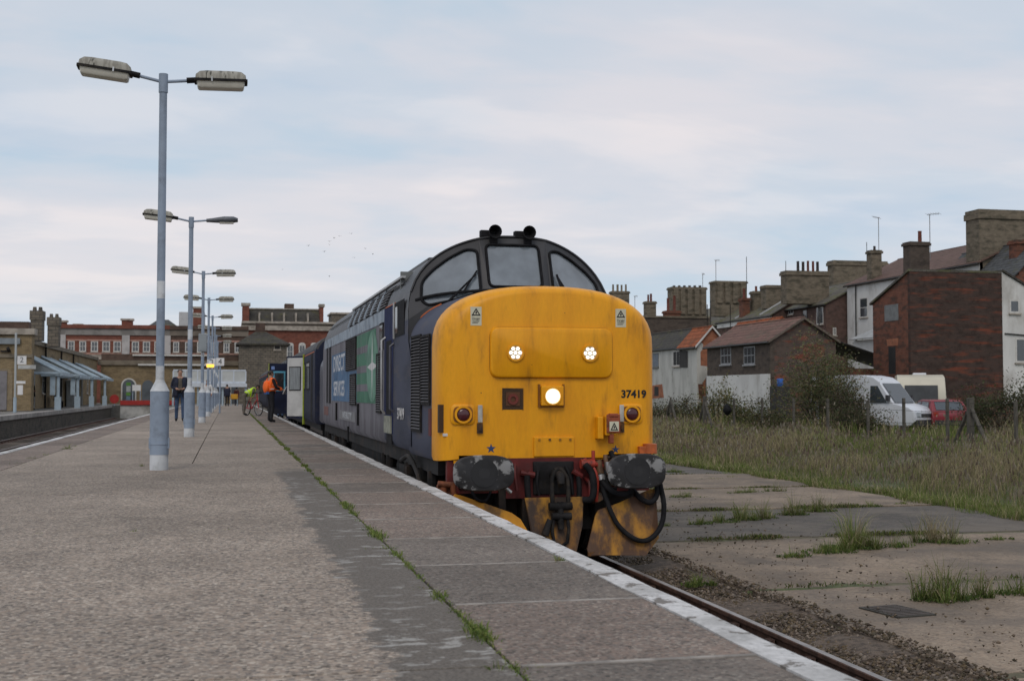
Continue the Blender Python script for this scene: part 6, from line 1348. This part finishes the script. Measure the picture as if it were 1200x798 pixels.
MB().box(-.07, .07, -.03, .05, -.05, .05).build('housing', M_BLK, cm_, bevel=.01); MB().tube([(0, -.03, 0), (0, -.12, 0)], .035, 12).build('lens', M_BLK, cm_)
fp = onz(243, 484.5)
person((fp.x, fp.y, 0), radians(-25), 'person in white top and dark trousers walking behind the lamp posts', M_WHITEC, M_NAVY, M_HAIR, 1.70, step=.12, arms={1: ((.27, -.02, 1.16), (.30, -.18, .98)), -1: ((-.25, .04, 1.14), (-.24, .08, .88))})
fp = onz(286, 487); yb_ = fp.y
person(fp, radians(95), 'person in yellow hi-vis vest bending over a red bicycle', M_KHAKI, M_KHAKI, M_HAIR, 1.74, lean=radians(58), arms={1: ((.22, -.10, 1.30), (.18, -.26, 1.12)), -1: ((-.22, -.10, 1.30), (-.18, -.26, 1.12))}, vest=M_HIVY)
fp2 = onz(266, 476)
person(fp2, radians(170), 'person in dark coat far down the platform pushing a yellow trolley', M_NAVY, M_BLACKC, M_HAIR, 1.72, coat=True, step=.08, arms={1: ((.23, -.1, 1.15), (.16, -.34, 1.05)), -1: ((-.23, -.1, 1.15), (-.16, -.34, 1.05))})
tr = empty('luggage_trolley', (fp2.x+.55, fp2.y+.2, 0), label='small yellow luggage trolley beside the far person in a dark coat', cat='trolley')
MB().box(-.28, .28, -.25, .25, .55, .95).build('basket', mat('trolley_yellow', (.55, .28, .02), .5, .2), tr, bevel=.04)
for a in (-.24, .24):
    for b in (-.2, .2): MB().tube([(a, b, 0.0), (a, b, .56)], .025, 6).build('leg', M_STEEL, tr)
fp = onz(277, 475.5)
person(fp, radians(200), 'person in a dull red coat far down the platform', mat('dull_red_cloth', (.16, .05, .045), .85), M_NAVY, M_HAIR, 1.5, coat=True)
fp = Vector((-11.7, 81.5, 0))
person(fp, radians(60), 'person all in black standing under the canopy of the opposite platform', M_BLACKC, M_BLACKC, M_HAIR, 1.78, coat=True, arms={1: ((.24, .0, 1.14), (.06, -.2, 1.12)), -1: ((-.24, .0, 1.14), (-.06, -.2, 1.14))})
fp = onz(330, 489)
person((fp.x-.05, fp.y, 0), radians(170), 'person in blue jeans beside the coach doors behind the worker', M_NAVY, M_JEAN, M_HAIR, 1.70, step=.12)
# ================================================================== BICYCLE
bxp = Vector((onz(296, 487).x, yb_+.15, 0))
bk = empty('bicycle', bxp, rz=radians(-58), label='red bicycle standing on the platform beside the bending person', cat='bicycle')
M_BRED = mat('bike_red', (.42, .02, .03), .4, .15)
for x in (-.5, .5):
    wh = MB().tube([(x+.32*cos(a), 0, .33+.32*sin(a)) for a in np.linspace(0, 2*pi, 25)], .021, 6, cap=False).build('wheel', M_BLK, bk); sp_ = MB()
    for a in np.linspace(0, pi, 8)[:-1]: sp_.tube([(x+.31*cos(a), 0, .33+.31*sin(a)), (x-.31*cos(a), 0, .33-.31*sin(a))], .003, 4)
    sp_.build('spokes', M_CHROME, wh); MB().tube([(x+.295*cos(a), 0, .33+.295*sin(a)) for a in np.linspace(0, 2*pi, 25)], .012, 5, cap=False).build('rim', M_CHROME, wh)
fr = MB()
for a, b in (((-.5, 0, .33), (-.08, 0, .31)), ((-.5, 0, .33), (-.2, 0, .78)), ((-.08, 0, .31), (-.22, 0, .88)), ((-.2, 0, .78), (.34, 0, .82)), ((-.08, 0, .31), (.36, 0, .74)), ((.5, 0, .33), (.33, 0, .98))): fr.tube([a, b], .02, 8)
fr.build('frame', M_BRED, bk); MB().box(-.35, -.1, -.07, .07, .88, .94).build('saddle', M_BLK, bk, bevel=.02); MB().tube([(.36, -.26, 1.02), (.31, 0, 1.0), (.36, .26, 1.02)], .015, 6).build('handlebar', M_BLK, bk); MB().tube([(-.08, -.12, .2), (-.08, -.03, .31), (-.08, .03, .31), (-.08, .12, .42)], .014, 6).build('crank', M_BLK, bk)
# ================================================================== BIRDS
for i, (x, y_) in enumerate(((361.5, 288), (380, 295), (386, 283), (386, 287), (391.5, 279), (398, 277), (411.5, 274), (428, 291.5), (437, 298), (415, 302), (386, 324), (331, 316))):
    P = ony(x, y_, 150+i*4); r_ = random.uniform(0, 6.28)
    b = empty('bird', P, rz=r_, label='small dark gull flying in the sky above the coaches', cat='bird', group='flock of birds in the sky'); b.scale = (.55,)*3
    MB().loft([[Vector((x_, cos(a)*q, sin(a)*q)) for a in np.linspace(0, 2*pi, 7)[:-1]] for x_, q in ((-.22, .01), (-.1, .05), (.06, .06), (.16, .04), (.22, .01))]).build('body', M_BLKM, b)
    for s in (-1, 1): MB().add([(-.06, 0, .02), (.08, 0, .02), (.10, s*.3, .14), (-.04, s*.3, .13), (-.05, s*.62, .05)], [(0, 1, 2, 3), (3, 2, 4)]).build('wing', M_BLKM, b)
# ================================================================== PLANTS
def attr_mat(name, rough=.8, trans=.25):
    m = bpy.data.materials.new(name); m.use_nodes = True; N, L = m.node_tree.nodes, m.node_tree.links; b = N['Principled BSDF']; b.inputs['Roughness'].default_value = rough; b.inputs['Specular IOR Level'].default_value = .2
    a = N.new('ShaderNodeAttribute'); a.attribute_name = 'Col'; L.new(a.outputs['Color'], b.inputs['Base Color'])
    t = N.new('ShaderNodeBsdfTranslucent'); L.new(a.outputs['Color'], t.inputs[0]); x = N.new('ShaderNodeMixShader'); x.inputs[0].default_value = trans
    L.new(b.outputs[0], x.inputs[1]); L.new(t.outputs[0], x.inputs[2]); L.new(x.outputs[0], N['Material Output'].inputs[0]); return m
M_GRASS = attr_mat('grass_blades'); M_LEAF = attr_mat('leaves', .65, .2)
def np_mesh(name, V, F, C, m):
    """V (n,3), F (k,4) quads, C (n,3) colours"""
    me = bpy.data.meshes.new(name); me.vertices.add(len(V)); me.vertices.foreach_set('co', V.astype(np.float32).ravel())
    k = F.shape[1]; me.loops.add(F.size); me.loops.foreach_set('vertex_index', F.astype(np.int32).ravel()); me.polygons.add(len(F))
    me.polygons.foreach_set('loop_start', np.arange(0, F.size, k, dtype=np.int32)); me.update(calc_edges=True)
    ca = me.color_attributes.new('Col', 'FLOAT_COLOR', 'POINT'); ca.data.foreach_set('color', np.concatenate([C, np.ones((len(C), 1))], 1).astype(np.float32).ravel())
    me.materials.append(m); return me
def blades(P, h, w_, lean, col, tipcol=None, ang=None):
    """curved blades: base, middle, tip"""
    n = len(P); a = RNG.uniform(0, 2*pi, n) if ang is None else ang; d = np.stack([np.cos(a), np.sin(a), np.zeros(n)], 1); a2 = RNG.uniform(0, 2*pi, n); wv = np.stack([np.cos(a2), np.sin(a2), np.zeros(n)], 1)*w_[:, None]/2
    up = np.array([0, 0, 1.]); L1 = (lean*h)[:, None]; mid = P+up*(h*.58)[:, None]+d*L1*.32; tip = P+up*(h*np.clip(1-.12*lean-.33*lean**2, .15, 1))[:, None]+d*L1
    V = np.stack([P-wv, P+wv, mid+wv*.75, mid-wv*.75, tip+wv*.12, tip-wv*.12], 1).reshape(-1, 3)
    i = np.arange(n)*6; F = np.concatenate([np.stack([i, i+1, i+2, i+3], 1), np.stack([i+3, i+2, i+4, i+5], 1)])
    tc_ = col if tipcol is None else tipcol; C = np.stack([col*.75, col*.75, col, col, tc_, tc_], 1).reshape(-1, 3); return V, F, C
def merge(parts):
    V, F, C, o = [], [], [], 0
    for v, f, c in parts: V.append(v); F.append(f+o); C.append(c); o += len(v)
    return np.concatenate(V), np.concatenate(F), np.concatenate(C)
GREENS = np.array([(.135, .185, .045), (.095, .145, .035), (.185, .21, .062)]); STRAW = np.array([(.35, .30, .17), (.285, .235, .14), (.40, .345, .215)]); PURP = np.array([(.15, .11, .09), (.18, .14, .11)])
def pick(A_, n): return A_[RNG.integers(0, len(A_), n)]*RNG.uniform(.7, 1.25, (n, 1))
def wob(x, y_, s, ph): return np.sin(x*s+ph)*np.cos(y_*s*.83-ph*1.7)+.5*np.sin(x*s*2.3-y_*s*1.9+ph)
gzv = np.vectorize(gz)
# --- field of rough grass
def field(n, x0, x1, y0, y1, hs, name, label, wmul=1.):
    X = RNG.uniform(x0, x1, n); Y = y0+(y1-y0)*RNG.uniform(0, 1, n)**1.7
    wv = wob(X, Y, .55, 1.3)+.6*wob(X, Y, 1.7, 4.)
    edge = np.clip((X-12.1-.35*wob(X, Y, .9, 2.))/2.2, 0, 1)
    keep = (X > 12.15+.28*wob(Y, X, 1.1, .4)) & (RNG.uniform(0, 1, n) < .35+.65*np.clip(.75+wv*.4, 0, 1)); X, Y, wv, edge = X[keep], Y[keep], wv[keep], edge[keep]; n = len(X)
    h = hs*(.28+.72*edge)*np.clip(.72+.40*wv, .22, 1.6)*RNG.uniform(.45, 1.25, n); P = np.stack([X, Y, gzv(X, Y)-.02], 1)
    mid = edge*np.clip((20.5-X)/3.5, .25, 1)
    dry = RNG.uniform(0, 1, n) < np.clip(.03+.50*mid+.38*wv*edge, .02, .85)
    col = np.where(dry[:, None], pick(STRAW, n), pick(GREENS, n)); col = np.where((RNG.uniform(0, 1, n) < .24*mid)[:, None], pick(PURP, n), col)*np.where(edge < .35, 1.3, 1.)[:, None]
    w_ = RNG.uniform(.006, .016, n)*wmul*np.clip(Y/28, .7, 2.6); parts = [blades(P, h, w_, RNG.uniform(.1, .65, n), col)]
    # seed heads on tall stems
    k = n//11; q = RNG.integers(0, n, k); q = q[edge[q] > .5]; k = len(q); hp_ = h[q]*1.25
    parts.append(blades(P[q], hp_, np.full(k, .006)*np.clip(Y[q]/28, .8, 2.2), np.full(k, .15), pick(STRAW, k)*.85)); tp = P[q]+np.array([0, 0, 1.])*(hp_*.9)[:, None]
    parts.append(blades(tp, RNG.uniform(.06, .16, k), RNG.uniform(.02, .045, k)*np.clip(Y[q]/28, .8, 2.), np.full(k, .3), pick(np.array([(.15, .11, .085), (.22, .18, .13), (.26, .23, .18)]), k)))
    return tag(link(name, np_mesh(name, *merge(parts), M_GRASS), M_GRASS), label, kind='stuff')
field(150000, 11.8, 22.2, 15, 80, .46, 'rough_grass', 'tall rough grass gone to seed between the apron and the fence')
field(34000, 22.2, 40, 26, 84, .75, 'rough_grass', 'rank weeds and dry grass beyond the wire fence', 1.5)
n = 26000; X = 12.2+np.abs(RNG.normal(0, .45, n))*np.clip(.8+.6*wob(RNG.uniform(0, 1, n)*0, np.zeros(n), 1, 1), .5, 1); Y = 15+50*RNG.uniform(0, 1, n)**1.5; X = X+.22*wob(Y, Y*.4, 1.3, .4)
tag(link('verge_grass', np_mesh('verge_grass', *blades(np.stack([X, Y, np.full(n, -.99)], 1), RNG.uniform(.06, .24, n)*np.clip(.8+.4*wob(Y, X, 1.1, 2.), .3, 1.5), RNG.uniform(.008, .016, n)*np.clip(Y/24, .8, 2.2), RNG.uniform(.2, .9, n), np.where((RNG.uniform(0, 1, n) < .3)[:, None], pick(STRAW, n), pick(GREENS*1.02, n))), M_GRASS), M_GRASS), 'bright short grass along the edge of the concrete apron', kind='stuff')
# --- single tufts growing from the joints of the apron
def tuft(P, h, r, n, dry=.3, label='', name='grass_tuft', col=None, wid=.008, grp='grass tufts on the concrete apron'):
    m = 1 if r < .06 else int(RNG.integers(4, 8)); n1 = max(8, n//m); parts_ = []; wid = wid*.75
    for k in range(m):
        a0 = RNG.uniform(0, 2*pi); q = 0 if k == 0 else r*RNG.uniform(.35, 1.15); f_ = 1. if k == 0 else RNG.uniform(.3, .85); n_ = int(n1*(1.6 if k == 0 else .85))
        a = RNG.uniform(0, 2*pi, n_); rr = r*.42*f_**.5*RNG.uniform(0, 1, n_)**.8
        Q = np.stack([q*1.35*cos(a0)+rr*np.cos(a), q*.6*sin(a0)+rr*np.sin(a), np.full(n_, -.03)], 1)
        hh = h*f_*(.3+1.1*RNG.uniform(0, 1, n_)**1.4)
        c_ = np.where((RNG.uniform(0, 1, n_) < dry*(1.25 if k == 0 else .6))[:, None], pick(STRAW, n_), pick(GREENS*1.1 if col is None else col, n_))*RNG.uniform(.75, 1.15)
        parts_.append(blades(Q, hh, RNG.uniform(.6, 1.6, n_)*wid, np.clip(RNG.normal(.62, .35, n_), .05, 1.5), c_, ang=a+RNG.normal(0, .9, n_)))
    nf = n//3; a = RNG.uniform(0, 2*pi, nf); rr = r*1.2*np.sqrt(RNG.uniform(0, 1, nf)); Q = np.stack([rr*np.cos(a)*1.3, rr*np.sin(a)*.7, np.full(nf, -.02)], 1)
    parts_.append(blades(Q, RNG.uniform(.02, .07, nf)*min(1, h*6), RNG.uniform(.012, .026, nf)*(wid/.006), RNG.uniform(.5, 1.6, nf), pick(np.array([(.06, .10, .025), (.09, .13, .03)]), nf)))
    o = link(name, np_mesh(name, *merge(parts_), M_GRASS), M_GRASS, loc=P); return tag(o, label, 'grass tuft', grp)
BIG = 'large bushy grass tuft with dry stalks in a joint of the concrete apron'
for x, y_, h, r, n, dry, lab in (
    (1000, 640, .50, .30, 420, .35, BIG), (1108, 700, .40, .24, 340, .3, 'lone dense grass tuft beside the iron drain cover'), (1095, 633, .46, .2, 200, .9, 'straw-coloured dry grass tuft in a joint of the concrete apron'),
    (868, 608, .30, .26, 240, .25, ''), (893, 606, .28, .2, 190, .4, ''), (930, 602, .36, .2, 200, .4, ''), (960, 598, .38, .22, 220, .5, ''), (820, 613, .2, .14, 110, .1, ''), (843, 611, .16, .2, 120, .2, ''),
    (970, 645, .17, .28, 160, .1, ''), (1045, 638, .2, .24, 140, .3, ''), (931, 650, .13, .16, 110, .05, ''), (804, 582, .15, .26, 150, .1, ''), (866, 577, .14, .2, 110, .1, ''), (882, 576, .12, .24, 120, .1, ''), (908, 575, .22, .16, 100, .3, ''),
    (835, 561, .10, .22, 80, .2, ''), (856, 559, .08, .2, 70, .2, ''), (1150, 697, .25, .1, 110, .5, ''), (1192, 693, .2, .2, 140, .1, ''), (818, 683, .16, .13, 120, .0, ''), (1020, 592, .12, .17, 110, .1, ''), (1060, 590, .10, .16, 100, .1, ''), (790, 552, .14, .2, 130, .1, ''), (1170, 630, .08, .16, 100, .2, ''), (1120, 634, .14, .24, 100, .3, ''), (770, 570, .12, .12, 70, 0, ''), (776, 615, .10, .12, 70, 0, '')):
    tuft(onz(x, y_, -.955), h, r*.95, int(n*1.7), dry, lab or 'small grass tuft growing from a joint of the concrete apron')
# --- moss and short weeds along the broken joints of the apron
parts = []
for yj, n, amp in ((12.0, 900, .10), (16.1, 5200, .2), (20.1, 5200, .2), (24.6, 4000, .18), (29.0, 1800, .14), (33.5, 1500, .14)):
    X = RNG.uniform(5.2, 12.3, n); dn = np.clip(.25+.5*wob(X, X*.4, 1.6, yj)+.35*wob(X, X*.3, 4.1, yj*2), .0, 1); kp = RNG.uniform(0, 1, n) < dn; X = X[kp]; n = len(X)
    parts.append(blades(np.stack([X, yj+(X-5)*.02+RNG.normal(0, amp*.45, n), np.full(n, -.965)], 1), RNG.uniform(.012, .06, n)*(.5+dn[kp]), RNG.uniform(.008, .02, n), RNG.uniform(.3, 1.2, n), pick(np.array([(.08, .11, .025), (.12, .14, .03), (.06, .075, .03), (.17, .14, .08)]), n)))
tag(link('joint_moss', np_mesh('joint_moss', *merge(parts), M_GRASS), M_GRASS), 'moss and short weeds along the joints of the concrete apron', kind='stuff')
# --- grass line along the platform seam
parts = []
n = 26000; Y = 3.6+(66-3.6)*RNG.uniform(0, 1, n)**2.0; dens = np.clip(.22+.30*wob(Y, Y*.3, 2.9, .7)+.30*wob(Y, Y*.7, 7.3, 2.), 0.03, 1); kp = RNG.uniform(0, 1, n) < dens; Y = Y[kp]; n = len(Y)
X = SEAM+RNG.normal(0, .016, n)*(.6+1.2*dens[kp]); parts.append(blades(np.stack([X, Y, np.full(n, -.012)], 1), RNG.uniform(.015, .055, n)*(.5+dens[kp]), RNG.uniform(.004, .009, n)*np.clip(Y/9, 1, 4), RNG.uniform(.3, 1.1, n), pick(GREENS*1.15, n)))
tag(link('seam_grass', np_mesh('seam_grass', *merge(parts), M_GRASS), M_GRASS), 'thin line of grass growing along the platform seam', kind='stuff')
def weed(x, y_, h, r, n, lab='small weed growing in a platform joint'):
    tuft(onz(x, y_, 0), h, r, n, .1, lab, 'platform_weed', None, .007, 'weeds in the platform joints')
for x, y_, h, r, n in ((37, 537, .07, .22, 100), (52, 533, .06, .15, 70), (79, 526, .14, .07, 90), (88, 523, .05, .05, 40), (20, 543, .05, .3, 80), (109, 517, .05, .08, 50), (166, 546, .06, .05, 50), (46, 624.5, .03, .05, 40), (73, 624, .035, .07, 60), (157, 622, .035, .05, 50), (217, 620, .025, .08, 50), (226, 620, .025, .05, 40), (265, 620, .03, .05, 40), (202, 573, .025, .05, 40), (265, 573, .025, .06, 40), (289, 572.5, .03, .05, 40), (140, 577, .025, .05, 30), (242, 535, .03, .12, 50), (318, 535, .03, .15, 50), (404, 640, .03, .10, 80), (170, 749, .012, .03, 40), (655, 657, .06, .045, 80), (502, 787, .02, .05, 40)): weed(x, y_, h, r, n)
for (x, y_, h, r, n) in ((586, 783, .05, .11, 260), (549, 740, .04, .07, 130), (500, 689, .04, .08, 120), (452, 642, .055, .10, 200), (430, 620, .05, .08, 140), (420, 610, .045, .08, 110), (398, 588, .04, .08, 90), (345, 533, .06, .1, 90), (352, 540, .05, .1, 80)): weed(x, y_, h, r, n, 'bright grass clump on the platform seam')
# leafy weed by the plough
def leafy(name, label, cat, P, R3, n, cols, stems=8, leaf=.07, grp=None, zpow=1., parent=None, hollow=.35, drop=0.):
    """shrub: branching stems and leaf quads spread through an uneven volume made of clumps"""
    t = empty(name, P, label=label, cat=cat, group=grp)
    sm = MB(); tips = []
    for k in range(stems):
        a = random.uniform(0, 6.28); q = random.uniform(.25, .95); tip = Vector((cos(a)*R3[0]*q, sin(a)*R3[1]*q, R3[2]*random.uniform(.45, 1.0)*(1-.35*q))); b = Vector((cos(a)*R3[0]*.12, sin(a)*R3[1]*.12, -.05)); md = b.lerp(tip, .5)+Vector((random.uniform(-.1, .1), random.uniform(-.1, .1), R3[2]*.12))
        sm.tube([b, md, tip], [.012+.012*R3[2], .008+.006*R3[2], .004], 5); tips += [tip, md.lerp(tip, .5), md]
    sm.build('stems', M_DWOOD, t)
    nc = max(10, stems*3); C = np.array([tuple(tips[i % len(tips)]) for i in range(nc)])+RNG.normal(0, .10, (nc, 3))*np.array(R3); C[:, 2] = np.clip(C[:, 2], .08*R3[2], None)
    own = RNG.integers(0, nc, n); sd = np.array(R3)*RNG.uniform(.08, .24, (nc, 1)); p = C[own]+RNG.normal(0, 1, (n, 3))*sd[own]; p[:, 2] = np.abs(p[:, 2])-.02
    nn = RNG.normal(0, 1, (n, 3)); nn /= np.linalg.norm(nn, axis=1)[:, None]; u = np.cross(nn, RNG.normal(0, 1, (n, 3))); u /= np.linalg.norm(u, axis=1)[:, None]; v = np.cross(nn, u); s = leaf*RNG.uniform(.5, 1.3, n)[:, None]
    V = np.stack([p-u*s, p+v*s*.45, p+u*s, p-v*s*.45], 1).reshape(-1, 3); i = np.arange(n)*4; F = np.stack([i, i+1, i+2, i+3], 1)
    tone = RNG.uniform(.65, 1.3, (nc, 1))[own]; c_ = cols[RNG.integers(0, len(cols), n)]*tone*RNG.uniform(.75, 1.2, (n, 1)); Cc = np.repeat(c_, 4, 0)
    link('foliage', np_mesh('foliage', V, F, Cc, M_LEAF), M_LEAF, t); return t
DG = np.array([(.045, .06, .025), (.06, .075, .03), (.075, .08, .04), (.09, .07, .04)]); YG = np.array([(.13, .14, .05), (.17, .15, .06), (.10, .12, .045), (.20, .16, .07)]); BR = np.array([(.08, .06, .045), (.11, .08, .055), (.06, .06, .035), (.07, .085, .035)])
def at(px_, Y, z=None): q = ony(px_, 461, Y); return Vector((q.x, q.y, GZ-.02 if z is None else z))
q = onz(752, 636, -1.0); leafy('leafy_weed', 'bright green leafy weed beside the snow plough at the track edge', 'weed', Vector((q.x, q.y, -1.02)), (.16, .16, .22), 160, np.array([(.07, .15, .03), (.10, .18, .04)]), 6, .035)
leafy('dense_bush', 'large dark tangled bush beside the cottage gable behind the fence', 'bush', at(992, 48), (1.3, 1.3, 2.1), 8000, np.concatenate([DG, BR, BR]), 26, .055)
leafy('dense_bush', 'olive yellowish bush rising against the patchy red brick gable', 'bush', at(963, 50.5), (2.0, 1.5, 3.7), 17000, np.concatenate([YG*1.0, BR*1.4, DG*1.9, DG*1.9]), 26, .055)
leafy('tall_shrub', 'thin shrub with pale yellow leaves before the white painted cottage base', 'shrub', at(842, 60), (1.6, 1.0, 2.35), 2300, YG, 16, .065)
leafy('tall_shrub', 'green shrub growing beside the yellow-leaved shrub at the cottage wall', 'shrub', at(882, 58), (1.7, 1.2, 1.5), 4200, np.concatenate([DG*1.2, YG*.6]), 18, .06)
leafy('low_scrub', 'low scrub in front of the derelict white cottage', 'scrub', at(776, 68), (2.2, 1.2, 1.5), 3500, np.concatenate([BR, DG]), 16, .06)
leafy('low_scrub', 'grey scrub heap at the corner of the derelict cottage', 'scrub', at(816, 66), (1.5, 1.2, 1.6), 3000, np.concatenate([BR, YG*.6]), 14, .06)
leafy('bramble_bank', 'dense bramble bank under the white rendered house', 'bramble', at(1182, 46), (2.0, 1.6, 2.0), 13000, np.concatenate([DG, DG, BR]), 24, .055)
leafy('bramble_bank', 'reddish brown bramble patch beside the strainer post', 'bramble', at(1192, 40), (1.2, 1.2, 1.2), 5000, np.concatenate([BR, np.array([(.13, .07, .045)])]), 16, .05)
leafy('bramble_bank', 'tangle of brambles at the foot of the soot-dark building', 'bramble', at(1150, 56), (1.3, 1.1, 1.4), 4500, np.concatenate([DG, BR]), 16, .055)
leafy('low_scrub', 'brown scrub beneath the fence wires before the white van', 'scrub', at(1000, 45.5), (1.7, .9, 1.3), 5500, np.concatenate([BR, DG]), 16, .05)
leafy('low_scrub', 'weedy scrub by the fence below the large tangled bush', 'scrub', at(905, 50), (2.0, .9, .9), 3200, np.concatenate([DG, YG*.7, BR]), 18, .05)
leafy('ivy_growth', 'yellowing ivy growing over the yard wall', 'ivy', at(802, 93, 2.6), (1.6, .8, 1.9), 3500, np.concatenate([YG*.8, DG]), 10, .08)
leafy('ivy_growth', 'dark green ivy behind the orange-roofed outhouse', 'ivy', at(848, 92, 3.6), (2.2, .9, 2.0), 5500, DG, 10, .08)
leafy('ivy_growth', 'dark creeper covering the yard wall beside the loco', 'ivy', at(772, 94, 1.6), (2.0, .7, 2.2), 4500, DG, 10, .08)
# --- loose stones
def stones(n, xf, yf, zf, s0, s1, label, m):
    b = np.array([(1, 0, 0), (-1, 0, 0), (0, 1, 0), (0, -1, 0), (0, 0, 1), (0, 0, -1)], float); f = np.array([(0, 2, 4), (2, 1, 4), (1, 3, 4), (3, 0, 4), (2, 0, 5), (1, 2, 5), (3, 1, 5), (0, 3, 5)])
    Y = yf(n); X = xf(n, Y); s = RNG.uniform(s0, s1, n)*RNG.uniform(.6, 1.2, n); V = b[None]*s[:, None, None]*RNG.uniform(.55, 1.25, (n, 6, 3))*np.array([1.15, 1, .7])+RNG.normal(0, .18, (n, 6, 3))*s[:, None, None]
    V = V+np.stack([X, Y, zf(X)+s*.2], 1)[:, None]; F = (np.arange(n)*6)[:, None, None]+f[None]; c_ = np.array([(.15, .115, .085), (.09, .07, .055), (.20, .165, .135), (.12, .09, .055), (.075, .062, .042)])[RNG.integers(0, 5, n)]*RNG.uniform(.6, 1.25, (n, 1))
    return tag(link('loose_stones', np_mesh('loose_stones', V.reshape(-1, 3), F.reshape(-1, 3), np.repeat(c_, 6, 0), m), m), label, kind='stuff')
M_STONEA = attr_mat('stones', .9, 0.)
stones(26000, lambda n, Y: XC+.82+RNG.beta(1.0, 1.3, n)*.95, lambda n: 3.2+22*RNG.uniform(0, 1, n)**1.5, lambda X: np.where(X < 5.1, RAIL-.11+.03*np.clip((X-4.4)/.7, 0, 1), -.962), .008, .024, 'small brown ballast stones beside the rail', M_STONEA)
stones(1500, lambda n, Y: 5.2+np.abs(RNG.normal(0, 1.6, n)), lambda n: 5+18*RNG.uniform(0, 1, n), lambda X: np.full(len(X), -.955), .004, .02, 'loose stones strewn on the concrete apron', M_STONEA)
